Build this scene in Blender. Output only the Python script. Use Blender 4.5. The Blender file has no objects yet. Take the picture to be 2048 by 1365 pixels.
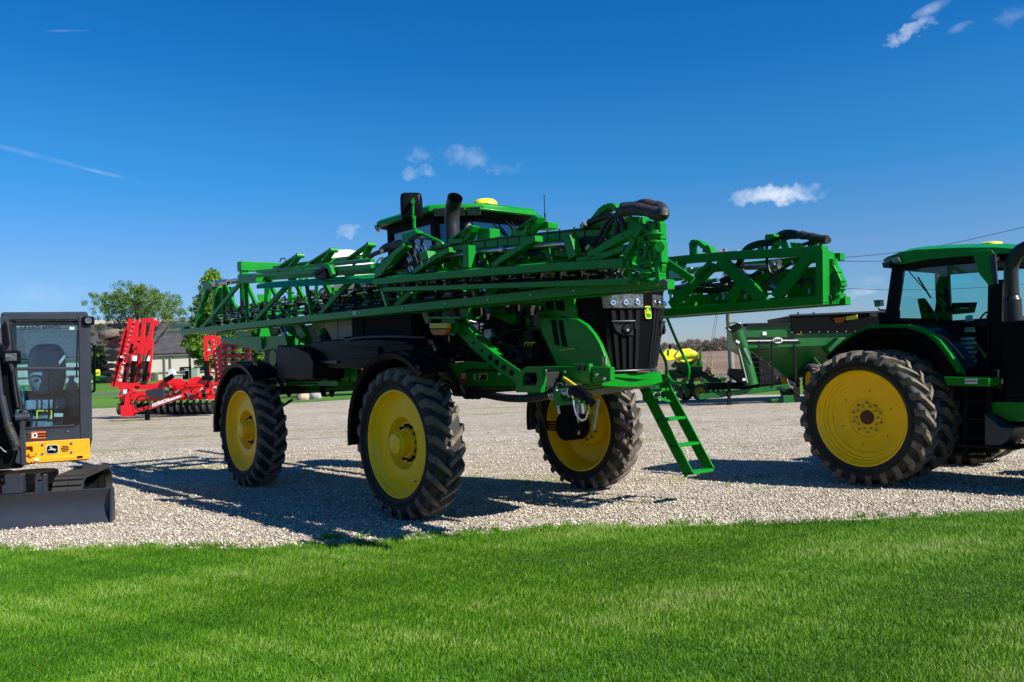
import bpy, bmesh, math, random
import numpy as np
from mathutils import Vector, Matrix, noise as mnoise
R_ = math.radians
random.seed(7); rng = np.random.default_rng(7)
sc = bpy.context.scene
COL = sc.collection
# ------------------------------------------------------------------ camera
FPX, PITCH, ROLL, CAMH, IW, IH = 1705.1, .0289, -.0375, 1.7996, 2048, 1365
cd = bpy.data.cameras.new('camera'); cam = bpy.data.objects.new('camera', cd); COL.objects.link(cam)
cd.sensor_width = 36; cd.lens = FPX / IW * 36; cd.clip_start = .1; cd.clip_end = 20000
cam.matrix_world = Matrix.Translation((0, 0, CAMH)) @ Matrix.Rotation(math.pi/2 + PITCH, 4, 'X') @ Matrix.Rotation(ROLL, 4, 'Z')
sc.camera = cam
# ------------------------------------------------------------------ world, sun, exposure
SUN = Vector((1.07, -.63, 1.0)).normalized()      # towards the sun
SUN_EL = math.asin(SUN.z); SUN_AZ = math.atan2(SUN.x, SUN.y)
w = bpy.data.worlds.new('World'); sc.world = w; w.use_nodes = True
nt = w.node_tree; nt.nodes.clear()
def N(t, **k):
    n = nt.nodes.new(t)
    for a, b in k.items(): setattr(n, a, b)
    return n
out = N('ShaderNodeOutputWorld'); bg = N('ShaderNodeBackground'); sky = N('ShaderNodeTexSky', sky_type='NISHITA')
sky.sun_disc = False; sky.sun_elevation = SUN_EL; sky.sun_rotation = SUN_AZ
sky.altitude = 250; sky.air_density = 1.0; sky.dust_density = .3; sky.ozone_density = 3.0
hs = N('ShaderNodeMix', data_type='RGBA', blend_type='MULTIPLY'); hs.inputs[0].default_value = 1
nt.links.new(sky.outputs[0], hs.inputs[6])
tc = N('ShaderNodeTexCoord')
sz = N('ShaderNodeSeparateXYZ'); nt.links.new(tc.outputs['Generated'], sz.inputs[0])      # colour of clean spring air by height above the horizon
rp = N('ShaderNodeValToRGB'); nt.links.new(sz.outputs[2], rp.inputs[0]); rp.color_ramp.interpolation = 'EASE'
el_ = rp.color_ramp.elements; el_[0].position = 0; el_[0].color = (.52, .54, .72, 1); el_[1].position = .46; el_[1].color = (.030, .47, .95, 1)
for a_, b_ in ((.09, (.38, .57, .82, 1)), (.24, (.145, .60, .93, 1)), (.36, (.060, .53, .95, 1))): q_ = el_.new(a_); q_.color = b_
nt.links.new(rp.outputs[0], hs.inputs[7])
def camray(px, py):
    a, b = px - IW/2, py - IH/2
    cr, sr = math.cos(ROLL), math.sin(ROLL)
    u, v = a*cr + b*sr, -a*sr + b*cr
    x, y, z = u/FPX, 1.0, -v/FPX
    return Vector((x, y*math.cos(PITCH) - z*math.sin(PITCH), y*math.sin(PITCH) + z*math.cos(PITCH)))
def vmath(op, a, b=None):
    n = N('ShaderNodeVectorMath', operation=op)
    for i, q in enumerate((a, b)):
        if q is None: continue
        if isinstance(q, (tuple, Vector)): n.inputs[i].default_value = tuple(q)
        else: nt.links.new(q, n.inputs[i])
    return n
def fmath(op, a, b=None, clamp=False):
    n = N('ShaderNodeMath', operation=op); n.use_clamp = clamp
    for i, q in enumerate((a, b)):
        if q is None: continue
        if isinstance(q, (float, int)): n.inputs[i].default_value = q
        else: nt.links.new(q, n.inputs[i])
    return n.outputs[0]
nz = N('ShaderNodeTexNoise'); nz.inputs['Scale'].default_value = 26; nz.inputs['Detail'].default_value = 9; nz.inputs['Roughness'].default_value = .62
nt.links.new(tc.outputs['Generated'], nz.inputs['Vector'])
nz2 = N('ShaderNodeTexNoise'); nz2.inputs['Scale'].default_value = 90; nz2.inputs['Detail'].default_value = 6
nt.links.new(tc.outputs['Generated'], nz2.inputs['Vector'])
warp = vmath('SUBTRACT', nz2.outputs['Color'], (.5, .5, .5)); warp = vmath('SCALE', warp.outputs[0]); warp.inputs['Scale'].default_value = .03
dirn = vmath('ADD', tc.outputs['Generated'], warp.outputs[0]).outputs[0]
mask = None
# small clouds and contrails: direction on the sky dome, half-width, half-height, tilt, strength
for px, py, rx, ry, til, st in ((1552, 389, .050, .012, .05, .95), (1505, 396, .028, .008, .0, .7), (1608, 383, .024, .007, .0, .55), (930, 315, .030, .015, .2, .36), (843, 312, .018, .009, 0, .26),
    (840, 346, .020, .008, 0, .36), (1005, 337, .020, .007, .1, .2), (698, 464, .013, .009, 0, .32), (1820, 62, .026, .008, -.42, .5), (1862, 18, .020, .006, -.25, .42),
    (1922, 55, .013, .005, -.2, .36), (2030, 30, .018, .009, -.2, .22), (1727, 584, .015, .005, 0, .5), (1742, 562, .016, .006, 0, .16), (1690, 592, .018, .005, 0, .25), (238, 354, .046, .0024, .20, .20), (70, 311, .052, .0034, .20, .13),
    (135, 62, .022, .0014, -.15, .12), (640, 575, .16, .014, .05, .08), (60, 590, .10, .012, 0, .12), (1400, 560, .2, .014, 0, .06)):
    d = camray(px, py).normalized()
    r = d.cross(Vector((0, 0, 1))).normalized(); u = r.cross(d)
    r2 = r*math.cos(til) - u*math.sin(til); u2 = r*math.sin(til) + u*math.cos(til)
    df = vmath('SUBTRACT', dirn if ry > .006 else tc.outputs['Generated'], tuple(d)).outputs[0]
    a = fmath('MULTIPLY', vmath('DOT_PRODUCT', df, tuple(r2)).outputs['Value'], 1/rx)
    b = fmath('MULTIPLY', vmath('DOT_PRODUCT', df, tuple(u2)).outputs['Value'], 1/ry)
    dd = fmath('ADD', fmath('MULTIPLY', a, a), fmath('MULTIPLY', b, b))
    m = fmath('MULTIPLY', fmath('SUBTRACT', 1.0, dd, clamp=True), st)
    mask = m if mask is None else fmath('MAXIMUM', mask, m)
cl = fmath('MULTIPLY', mask, fmath('MULTIPLY', fmath('SUBTRACT', nz.outputs['Fac'], .34, clamp=True), 3.6), clamp=True)
mx = N('ShaderNodeMix', data_type='RGBA'); nt.links.new(cl, mx.inputs[0]); nt.links.new(hs.outputs[2], mx.inputs[6]); mx.inputs[7].default_value = (5.6, 6.2, 7.2, 1)
nt.links.new(mx.outputs[2], bg.inputs[0]); bg.inputs[1].default_value = .074
nt.links.new(bg.outputs[0], out.inputs[0])
sl = bpy.data.lights.new('sun', 'SUN'); sl.energy = 5.0; sl.angle = R_(.53); sl.color = (1, .955, .88)
so = bpy.data.objects.new('sun', sl); COL.objects.link(so); so.rotation_euler = SUN.to_track_quat('Z', 'Y').to_euler()
sc.view_settings.view_transform = 'Standard'; sc.view_settings.look = 'None'; sc.view_settings.gamma = 1; sc.view_settings.exposure = .94
sc.render.film_transparent = False
sc.cycles.max_bounces = 6; sc.cycles.transparent_max_bounces = 12; sc.cycles.use_denoising = True
# ------------------------------------------------------------------ materials
def mat(name, col, rough=.5, metal=0., coat=0., spec=.5, var=0., vscale=8., bump=0., bscale=60., col2=None, dust=0.):
    m = bpy.data.materials.new(name); m.use_nodes = True
    t = m.node_tree; p = t.nodes['Principled BSDF']
    p.inputs['Base Color'].default_value = (*col, 1); p.inputs['Roughness'].default_value = rough; p.inputs['Metallic'].default_value = metal
    p.inputs['Coat Weight'].default_value = coat; p.inputs['Coat Roughness'].default_value = .08; p.inputs['Specular IOR Level'].default_value = spec
    tcn = t.nodes.new('ShaderNodeTexCoord')
    if var or dust or col2:
        n = t.nodes.new('ShaderNodeTexNoise'); n.inputs['Scale'].default_value = vscale; n.inputs['Detail'].default_value = 6; n.inputs['Roughness'].default_value = .65
        t.links.new(tcn.outputs['Object'], n.inputs['Vector'])
        r = t.nodes.new('ShaderNodeValToRGB'); r.color_ramp.elements[0].position = .35; r.color_ramp.elements[1].position = .68
        c2 = col2 if col2 else tuple(min(1, c*(1+var)) for c in col)
        c1 = col if col2 else tuple(c*(1-var) for c in col)
        r.color_ramp.elements[0].color = (*c1, 1); r.color_ramp.elements[1].color = (*c2, 1)
        t.links.new(n.outputs['Fac'], r.inputs[0]); t.links.new(r.outputs[0], p.inputs['Base Color'])
        mr = t.nodes.new('ShaderNodeMapRange'); mr.inputs['To Min'].default_value = max(.02, rough-.07); mr.inputs['To Max'].default_value = min(1, rough+.1)
        t.links.new(n.outputs['Fac'], mr.inputs[0]); t.links.new(mr.outputs[0], p.inputs['Roughness'])
    if bump:
        n2 = t.nodes.new('ShaderNodeTexNoise'); n2.inputs['Scale'].default_value = bscale; n2.inputs['Detail'].default_value = 5
        t.links.new(tcn.outputs['Object'], n2.inputs['Vector'])
        b = t.nodes.new('ShaderNodeBump'); b.inputs['Strength'].default_value = bump; b.inputs['Distance'].default_value = .01
        t.links.new(n2.outputs['Fac'], b.inputs['Height']); t.links.new(b.outputs[0], p.inputs['Normal'])
    return m
def glass(name, tint=(.55, .75, .8), alpha=.35, rough=.02):
    m = bpy.data.materials.new(name); m.use_nodes = True; t = m.node_tree; t.nodes.clear()
    o = t.nodes.new('ShaderNodeOutputMaterial'); tr = t.nodes.new('ShaderNodeBsdfTransparent'); gl = t.nodes.new('ShaderNodeBsdfGlossy')
    tr.inputs[0].default_value = (*tint, 1); gl.inputs['Roughness'].default_value = rough
    fr = t.nodes.new('ShaderNodeFresnel'); fr.inputs[0].default_value = 1.5
    ad = t.nodes.new('ShaderNodeMath'); ad.operation = 'MULTIPLY_ADD'; ad.inputs[1].default_value = 1.0; ad.inputs[2].default_value = alpha; ad.use_clamp = True
    t.links.new(fr.outputs[0], ad.inputs[0])
    mixn = t.nodes.new('ShaderNodeMixShader'); t.links.new(ad.outputs[0], mixn.inputs[0]); t.links.new(tr.outputs[0], mixn.inputs[1]); t.links.new(gl.outputs[0], mixn.inputs[2])
    t.links.new(mixn.outputs[0], o.inputs[0]); return m
M = dict(
    green=mat('green_paint', (.002, .185, .011), .34, coat=.05, spec=.2, var=.12, vscale=3),
    green_far=mat('green_paint_dark', (.003, .095, .010), .4, coat=.06, var=.1, vscale=3),  # darker green for the background machines
    yellow=mat('yellow_paint', (.98, .56, .001), .42, coat=.08, spec=.3, var=.05, vscale=4),
    amberyellow=mat('machine_yellow', (.74, .285, .002), .42, coat=.12, var=.04),
    rubber=mat('tyre_rubber', (.010, .010, .010), .75, var=0, vscale=7, bump=.3, bscale=90, col2=(.022, .019, .016)),
    tread=mat('dusty_tread_rubber', (.065, .054, .044), .85, vscale=9, bump=.5, bscale=60, col2=(.19, .15, .11)),  # dusty lugs, brightened for lit edges against the darkened carcass
    black=mat('black_plastic', (.004, .004, .005), .34, var=.15, vscale=5, spec=.07),
    blackmatte=mat('black_matte', (.005, .005, .006), .75, var=.1, spec=.2),
    dark=mat('dark_machinery', (.010, .010, .010), .6, var=.4, vscale=20, spec=.3),
    hose=mat('hose_rubber', (.008, .008, .009), .45),
    sleeve=mat('hose_sleeve', (.022, .020, .019), .55, var=.3, vscale=25, bump=1.0, bscale=28),
    steel=mat('steel', (.36, .37, .38), .26, metal=.9, var=.15, vscale=15),
    chrome=mat('chrome', (.75, .75, .75), .12, metal=1),
    grey=mat('exhaust_grey', (.016, .016, .019), .36, spec=.35, var=.1),
    charcoal=mat('charcoal_paint', (.020, .024, .034), .38, var=.12, vscale=4),
    tankw=mat('tank_white', (.72, .73, .74), .4, var=.05),
    tankb=mat('tank_translucent', (.30, .25, .19), .4, var=.12, vscale=2),
    amber=mat('amber_lens', (.55, .13, .01), .2, var=.3, vscale=60),
    lens=mat('lamp_lens', (.19, .20, .21), .2, metal=.75, var=.6, vscale=26),
    white=mat('white_label', (.62, .62, .60), .5), cream=mat('label_grey', (.38, .42, .38), .5, var=.15, vscale=60),
    labely=mat('label_yellow', (.62, .42, .02), .5), orange=mat('label_orange', (.65, .10, .01), .5),
    emgreen=mat('emblem_green', (.01, .20, .02), .35), emyellow=mat('emblem_yellow', (.85, .72, .02), .35),
    red=mat('red_paint', (.62, .006, .012), .35, coat=.3, var=.08, vscale=4), redhub=mat('hub_red', (.08, .01, .008), .5),
    seat=mat('seat_fabric', (.10, .13, .15), .6, var=.3, vscale=8), film=mat('plastic_film', (.13, .19, .23), .22, var=.4, vscale=9, bump=1, bscale=14),
    glass=glass('cab_glass', (.40, .58, .66), .05), glassdark=glass('cab_glass_dark', (.16, .25, .32), .16, .06), glasst=glass('tractor_glass', (.60, .90, .90), .02),
    glassm=glass('excavator_glass', (.58, .82, .94), .035),
)
# ------------------------------------------------------------------ mesh building
class MB:
    def __init__(s): s.v = []; s.f = []; s.m = []; s.cm = 0; s.k = 0
    def add(s, vs, fs):
        o = len(s.v); s.v += [tuple(q) for q in vs]; s.f += [tuple(i+o for i in f) for f in fs]; s.m += [s.cm]*len(fs); return s
    def use(s, i): s.cm = i; return s
    def box(s, c, d, rot=None):
        c = Vector(c); hx, hy, hz = d[0]/2, d[1]/2, d[2]/2
        vs = [Vector((x, y, z)) for x in (-hx, hx) for y in (-hy, hy) for z in (-hz, hz)]
        if rot is not None: vs = [rot @ q for q in vs]
        return s.add([q+c for q in vs], [(0, 1, 3, 2), (4, 6, 7, 5), (0, 4, 5, 1), (2, 3, 7, 6), (0, 2, 6, 4), (1, 5, 7, 3)])
    def bar(s, a, b, w, h, up=(0, 0, 1)):
        a, b = Vector(a), Vector(b); d = (b-a); L = d.length
        if L < 1e-6: return s
        s.k += 1; w += .0013*(s.k*5 % 11) if w > .03 else .0002*(s.k % 7); h += .0011*(s.k*3 % 7) if h > .03 else .0002*(s.k % 5)      # neighbouring bars never share a plane
        d.normalize(); u = Vector(up); sd = d.cross(u)
        if sd.length < 1e-3: sd = d.cross(Vector((1, 0, 0)))
        sd.normalize(); u = sd.cross(d)
        vs = [p + sd*x*w/2 + u*y*h/2 for p in (a, b) for x, y in ((-1, -1), (1, -1), (1, 1), (-1, 1))]
        return s.add(vs, [(0, 1, 2, 3), (7, 6, 5, 4), (0, 4, 5, 1), (1, 5, 6, 2), (2, 6, 7, 3), (3, 7, 4, 0)])
    def path(s, pts, w, h, up=(0, 0, 1)):
        for a, b in zip(pts, pts[1:]): s.bar(a, b, w, h, up)
        return s
    def tube(s, pts, r, n=8, smooth=0, cap=True, rs=None):
        pts = [Vector(p) for p in pts]
        if smooth and len(pts) > 2:
            P = [pts[0]*2-pts[1]] + pts + [pts[-1]*2-pts[-2]]; q = []
            for i in range(1, len(P)-2):
                for k in range(smooth):
                    t = k/smooth; p0, p1, p2, p3 = P[i-1:i+3]
                    q.append(.5*((2*p1) + (p2-p0)*t + (2*p0-5*p1+4*p2-p3)*t*t + (3*p1-p0-3*p2+p3)*t**3))
            q.append(pts[-1]); pts = q
        m = len(pts); vs = []; nrm = None
        for i, p in enumerate(pts):
            d = (pts[min(i+1, m-1)] - pts[max(i-1, 0)]).normalized()
            if nrm is None:
                nrm = d.cross(Vector((0, 0, 1)))
                if nrm.length < .05: nrm = d.cross(Vector((1, 0, 0)))
            else: nrm = nrm - d*nrm.dot(d)
            nrm.normalize(); b = d.cross(nrm)
            rr = rs[min(int(i/(m-1)*(len(rs)-1)+.5), len(rs)-1)] if rs else r
            vs += [p + (nrm*math.cos(2*math.pi*k/n) + b*math.sin(2*math.pi*k/n))*rr for k in range(n)]
        fs = [(i*n+k, i*n+(k+1) % n, (i+1)*n+(k+1) % n, (i+1)*n+k) for i in range(m-1) for k in range(n)]
        if cap: fs += [tuple(range(n))[::-1], tuple((m-1)*n+k for k in range(n))]
        return s.add(vs, fs)
    def cyl(s, a, b, r, n=16, r2=None):
        a, b = Vector(a), Vector(b); d = (b-a).normalized(); x = d.cross(Vector((0, 0, 1)))
        if x.length < .05: x = d.cross(Vector((1, 0, 0)))
        x.normalize(); y = d.cross(x); r2 = r if r2 is None else r2
        vs = [p + (x*math.cos(2*math.pi*k/n)+y*math.sin(2*math.pi*k/n))*q for p, q in ((a, r), (b, r2)) for k in range(n)]
        return s.add(vs, [(k, (k+1) % n, n+(k+1) % n, n+k) for k in range(n)] + [tuple(range(n))[::-1], tuple(range(n, 2*n))])
    def lathe(s, prof, n=48, c=(0, 0, 0), close=False):          # profile (radius, y); axis is local y
        m = len(prof); c = Vector(c)
        vs = [c + Vector((r*math.cos(2*math.pi*k/n), y, r*math.sin(2*math.pi*k/n))) for k in range(n) for r, y in prof]
        fs = [(k*m+i, k*m+i+1, ((k+1) % n)*m+i+1, ((k+1) % n)*m+i) for k in range(n) for i in range(m-1)]
        if close: fs += [(k*m+m-1, k*m, ((k+1) % n)*m, ((k+1) % n)*m+m-1) for k in range(n)]
        return s.add(vs, fs)
    def plate(s, pts, ext):
        pts = [Vector(p) for p in pts]; e = Vector(ext); n = len(pts); s.k += 1; e = e*(1+.002/max(e.length, .01)*(s.k*3 % 5)) if e.length > .015 else e
        return s.add([p - e/2 for p in pts] + [p + e/2 for p in pts], [tuple(range(n))[::-1], tuple(range(n, 2*n))] + [(i, (i+1) % n, n+(i+1) % n, n+i) for i in range(n)])
    def loft(s, rings, cap=True, closed=True):
        n = len(rings[0]); vs = [p for r in rings for p in r]
        fs = [(i*n+k, i*n+(k+1) % n, (i+1)*n+(k+1) % n, (i+1)*n+k) for i in range(len(rings)-1) for k in range(n if closed else n-1)]
        if cap and closed: fs += [tuple(range(n))[::-1], tuple((len(rings)-1)*n+k for k in range(n))]
        return s.add(vs, fs)
    def build(s, name, mt, parent=None, bevel=0, ang=35, loc=None):
        me = bpy.data.meshes.new(name); me.from_pydata(s.v, [], s.f); me.update()
        mts = mt if isinstance(mt, (list, tuple)) else [mt]
        for q in mts: me.materials.append(M[q] if isinstance(q, str) else q)
        bm = bmesh.new(); bm.from_mesh(me); bmesh.ops.recalc_face_normals(bm, faces=bm.faces); bm.to_mesh(me); bm.free()
        if len(mts) > 1:
            me.polygons.foreach_set('material_index', s.m)
        me.polygons.foreach_set('use_smooth', [True]*len(me.polygons)); me.set_sharp_from_angle(angle=R_(ang))
        o = bpy.data.objects.new(name, me); COL.objects.link(o)
        if parent: o.parent = parent
        if loc: o.location = loc
        if bevel:
            b = o.modifiers.new('edge', 'BEVEL'); b.width = bevel; b.segments = 2; b.limit_method = 'ANGLE'; b.angle_limit = R_(40); b.harden_normals = True
        return o
def tag(o, label=None, cat=None, group=None, kind=None):
    if label: o['label'] = label
    if cat: o['category'] = cat
    if group: o['group'] = group
    if kind: o['kind'] = kind
    return o
def empty(name, loc, rz=0, label=None, cat=None, group=None, tilt=None):
    o = bpy.data.objects.new(name, None); COL.objects.link(o); o.location = loc; o.rotation_euler = (0, 0, rz) if tilt is None else (tilt[0], tilt[1], rz)
    o.empty_display_size = .2; return tag(o, label, cat, group)
def copy_tree(o, parent=None):
    c = o.copy(); COL.objects.link(c)
    if parent: c.parent = parent
    for ch in [q for q in bpy.data.objects if q.parent == o]: copy_tree(ch, c)
    return c
def text_mb(body, size, origin, right, up, depth=.002, bold=0., spacing=1.):
    """lettering as a mesh lying in the plane (right, up)"""
    cu = bpy.data.curves.new('t', 'FONT'); cu.body = body; cu.size = size; cu.extrude = depth; cu.align_x = 'CENTER'; cu.align_y = 'CENTER'; cu.offset = bold; cu.space_character = spacing; cu.resolution_u = 3
    o = bpy.data.objects.new('t', cu); COL.objects.link(o); dg = bpy.context.evaluated_depsgraph_get(); me = bpy.data.meshes.new_from_object(o.evaluated_get(dg))
    r, u = Vector(right).normalized(), Vector(up).normalized(); nn = r.cross(u); og = Vector(origin)
    mb = MB(); mb.add([og + r*v.co.x + u*v.co.y + nn*v.co.z for v in me.vertices], [tuple(p.vertices) for p in me.polygons])
    bpy.data.objects.remove(o); return mb
class Frame:
    """measuring frame of a machine: a photo point on one of its real planes becomes a local point in metres"""
    def __init__(s, O, F):
        s.O = Vector((O[0], O[1], 0)); s.F = Vector((F[0], F[1], 0)).normalized(); s.L = Vector((-s.F.y, s.F.x, 0)); s.rz = math.atan2(s.F.y, s.F.x)
    def S(s, px, py, y):
        d = camray(px, py); C = Vector((0, 0, CAMH)); t = ((s.O-C).dot(s.L)+y)/d.dot(s.L); P = C + d*t - s.O
        return Vector((P.dot(s.F), y, P.z))
    def X(s, px, py, x):
        d = camray(px, py); C = Vector((0, 0, CAMH)); t = ((s.O-C).dot(s.F)+x)/d.dot(s.F); P = C + d*t - s.O
        return Vector((x, P.dot(s.L), P.z))
    def Z(s, px, py, z):
        d = camray(px, py); C = Vector((0, 0, CAMH)); t = (z-CAMH)/d.z; P = C + d*t - s.O
        return Vector((P.dot(s.F), P.dot(s.L), z))
def V(*a): return Vector(a)
# ------------------------------------------------------------------ ground
def sm(a, b, x):
    t = np.clip((x-a)/(b-a), 0, 1); return t*t*(3-2*t)
def gz(x, y):
    """height of the land: level yard, gently rising beyond it"""
    x = np.asarray(x, float); y = np.asarray(y, float)
    return sm(48, 130, y)*1.55 + sm(110, 520, y)*3.6 + sm(600, 1200, y)*6
def ground_mat(name, ramp, scale, bump, bscale, patch=None, vor=None, patch2=None, patch3=None):
    m = bpy.data.materials.new(name); m.use_nodes = True; t = m.node_tree; p = t.nodes['Principled BSDF']; p.inputs['Roughness'].default_value = .95; p.inputs['Specular IOR Level'].default_value = .15
    c = t.nodes.new('ShaderNodeTexCoord'); L = t.links.new
    n = t.nodes.new('ShaderNodeTexNoise'); n.inputs['Scale'].default_value = scale; n.inputs['Detail'].default_value = 8; n.inputs['Roughness'].default_value = .7; L(c.outputs['Object'], n.inputs['Vector'])
    r = t.nodes.new('ShaderNodeValToRGB'); L(n.outputs['Fac'], r.inputs[0])
    e = r.color_ramp.elements; e[0].position, e[0].color = ramp[0][0], (*ramp[0][1], 1); e[1].position, e[1].color = ramp[-1][0], (*ramp[-1][1], 1)
    for q in ramp[1:-1]: k = e.new(q[0]); k.color = (*q[1], 1)
    colr = r.outputs[0]; hgt = n.outputs['Fac']
    if vor:
        v = t.nodes.new('ShaderNodeTexVoronoi'); v.inputs['Scale'].default_value = vor; L(c.outputs['Object'], v.inputs['Vector'])
        sp = t.nodes.new('ShaderNodeSeparateColor'); L(v.outputs['Color'], sp.inputs[0])
        mr = t.nodes.new('ShaderNodeMapRange'); mr.inputs['To Min'].default_value = .34; mr.inputs['To Max'].default_value = 1.5; L(sp.outputs[0], mr.inputs[0])
        mm = t.nodes.new('ShaderNodeVectorMath'); mm.operation = 'SCALE'; L(colr, mm.inputs[0]); L(mr.outputs[0], mm.inputs['Scale']); colr = mm.outputs[0]
        h = t.nodes.new('ShaderNodeMath'); h.operation = 'MULTIPLY'; h.inputs[1].default_value = -1.4; L(v.outputs['Distance'], h.inputs[0]); hgt = h.outputs[0]
    for P in (patch, patch2, patch3):
        if not P: continue
        pc, ps, lo, hi, amt = P
        n3 = t.nodes.new('ShaderNodeTexNoise'); n3.inputs['Scale'].default_value = ps; n3.inputs['Detail'].default_value = 5; n3.inputs['Roughness'].default_value = .6
        mp = t.nodes.new('ShaderNodeMapping'); mp.inputs['Scale'].default_value = (.6, 1.6, 1); mp.inputs['Rotation'].default_value = (0, 0, .25); mp.inputs['Location'].default_value = (ps*37, 5, 0); L(c.outputs['Object'], mp.inputs[0]); L(mp.outputs[0], n3.inputs['Vector'])
        m3 = t.nodes.new('ShaderNodeMapRange'); m3.inputs['From Min'].default_value = lo; m3.inputs['From Max'].default_value = hi; m3.inputs['To Max'].default_value = amt; L(n3.outputs['Fac'], m3.inputs[0])
        mx = t.nodes.new('ShaderNodeMix'); mx.data_type = 'RGBA'; L(m3.outputs[0], mx.inputs[0]); L(colr, mx.inputs[6]); mx.inputs[7].default_value = (*pc, 1); colr = mx.outputs[2]
    L(colr, p.inputs['Base Color'])
    b = t.nodes.new('ShaderNodeBump'); b.inputs['Strength'].default_value = bump; b.inputs['Distance'].default_value = bscale; L(hgt, b.inputs['Height']); L(b.outputs[0], p.inputs['Normal'])
    return m
def sheet(name, poly, m, dz, res=None):
    """sheet over a polygon outline, following the land"""
    poly = [Vector((p[0], p[1], 0)) for p in poly]; bm = bmesh.new()
    bm.faces.new([bm.verts.new(p) for p in poly]); bmesh.ops.triangulate(bm, faces=bm.faces[:])
    ys = [p.y for p in poly]
    y = max(min(ys), 46)
    while y < max(ys):
        g = bm.verts[:] + bm.edges[:] + bm.faces[:]; bmesh.ops.bisect_plane(bm, geom=g, plane_co=(0, y, 0), plane_no=(0, 1, 0)); y += max(4, y*.06)
    for v in bm.verts: v.co.z = float(gz(v.co.x, v.co.y)) + dz
    me = bpy.data.meshes.new(name); bm.to_mesh(me); bm.free(); me.materials.append(m)
    for q in me.polygons: q.use_smooth = True
    o = bpy.data.objects.new(name, me); COL.objects.link(o); o['kind'] = 'structure'; return o
soil = ground_mat('plowed_soil', [(.3, (.105, .068, .045)), (.7, (.20, .138, .095))], .9, .8, .12, patch=((.25, .19, .14), .02, .45, .6, .6))
gravel_m = ground_mat('limestone_gravel', [(.25, (.30, .24, .17)), (.5, (.52, .445, .345)), (.78, (.70, .615, .50))], 2.2, .9, .05, patch=((.60, .56, .50), .10, .48, .62, .4), patch3=((.30, .24, .17), .5, .52, .72, .5), vor=38, patch2=((.26, .27, .06), .22, .57, .66, .62))
lawn_m = ground_mat('lawn_soil', [(.3, (.035, .085, .004)), (.7, (.075, .15, .008))], 3, .4, .03)
lawn_far = ground_mat('mown_lawn', [(.3, (.040, .110, .010)), (.7, (.075, .165, .018))], .5, .3, .03, patch=((.10, .20, .03), .06, .45, .6, .5))
dirt_m = ground_mat('sandy_dirt', [(.3, (.26, .18, .11)), (.7, (.42, .31, .20))], 6, .8, .03, vor=60)
asph = ground_mat('asphalt_lane', [(.3, (.07, .07, .072)), (.7, (.11, .11, .115))], 1, .2, .01)
bm_ = MB()
ys = [-40, 0, 6, 20, 40]; 
while ys[-1] < 9000: ys.append(ys[-1]+max(5, ys[-1]*.07))
xs = [-1]; xs = [math.copysign(abs(t)**2.2*9000, t) for t in np.linspace(-1, 1, 41)]
V_ = [(x, y, float(gz(x, y))-.012 + (mnoise.noise(Vector((x/260, y/260, 3)))*2.2 if y > 250 else 0)) for y in ys for x in xs]; nx = len(xs)
bm_.add(V_, [(j*nx+i, j*nx+i+1, (j+1)*nx+i+1, (j+1)*nx+i) for j in range(len(ys)-1) for i in range(nx-1)])
tag(bm_.build('ground', [soil], ang=180), kind='structure')
def wav(x, k=1.): return .16*math.sin(x*.9*k+1)+.10*math.sin(x*2.3*k)+.05*math.sin(x*6.1*k+2)
def edge_y(x):
    """line where the mown grass in front meets the gravel"""
    pts = [(-14, 9.5), (-6.2, 9.32), (-4.2, 9.12), (-2.4, 8.86), (-1.5, 8.92), (-.6, 9.22), (.4, 9.32), (2.5, 9.16), (5.6, 9.26), (14, 9.6)]
    for a, b in zip(pts, pts[1:]):
        if x <= b[0]: t = (x-a[0])/(b[0]-a[0]); t = max(0, t); return a[1]+(b[1]-a[1])*t
    return 9.8
ex = [i*.25-14 for i in range(113)]
front_edge = [(x, edge_y(x)+.05*wav(x*3)) for x in ex]
sheet('gravel_lot', [(-75, 8.7)] + [(x, y-.3) for x, y in front_edge] + [(60, 9.0), (60, 33), (34, 36), (19.5, 35), (11.5, 41), (8.5, 52), (5, 88), (-12, 96), (-15, 84), (-11.5, 62), (-9, 56), (-15, 52), (-25, 56), (-75, 57)], gravel_m, 0)
dp = [(-4.6+i*.16, edge_y(-4.6+i*.16)+.02+.26*math.sin(math.pi*i/24)+.07*math.sin(i*1.9)) for i in range(25)]
sheet('dirt_patch', [(x, edge_y(x)-.2) for x, y in dp]+dp[::-1], dirt_m, .004)
sheet('lawn', [(-14, -8)] + front_edge + [(14, -8)], lawn_m, .008)
sheet('far_lawn', [(-140, 50), (-25, 55.5), (-15.2, 51.5), (-9.3, 55), (-11.5, 60.5), (-15.3, 83), (-14, 96), (-2, 104), (-5, 185), (-140, 185)], lawn_far, .012)
sheet('field_margin', [(8.3, 51), (11.3, 40.5), (19.5, 34.5), (34, 35.5), (90, 33), (90, 47), (36, 50), (22, 52), (11, 66), (4, 92)], lawn_far, .014)
sheet('access_lane', [(-140, 74), (-20, 79), (-13, 84), (-12.5, 89), (-20, 83.5), (-140, 79)], asph, .022)
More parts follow.
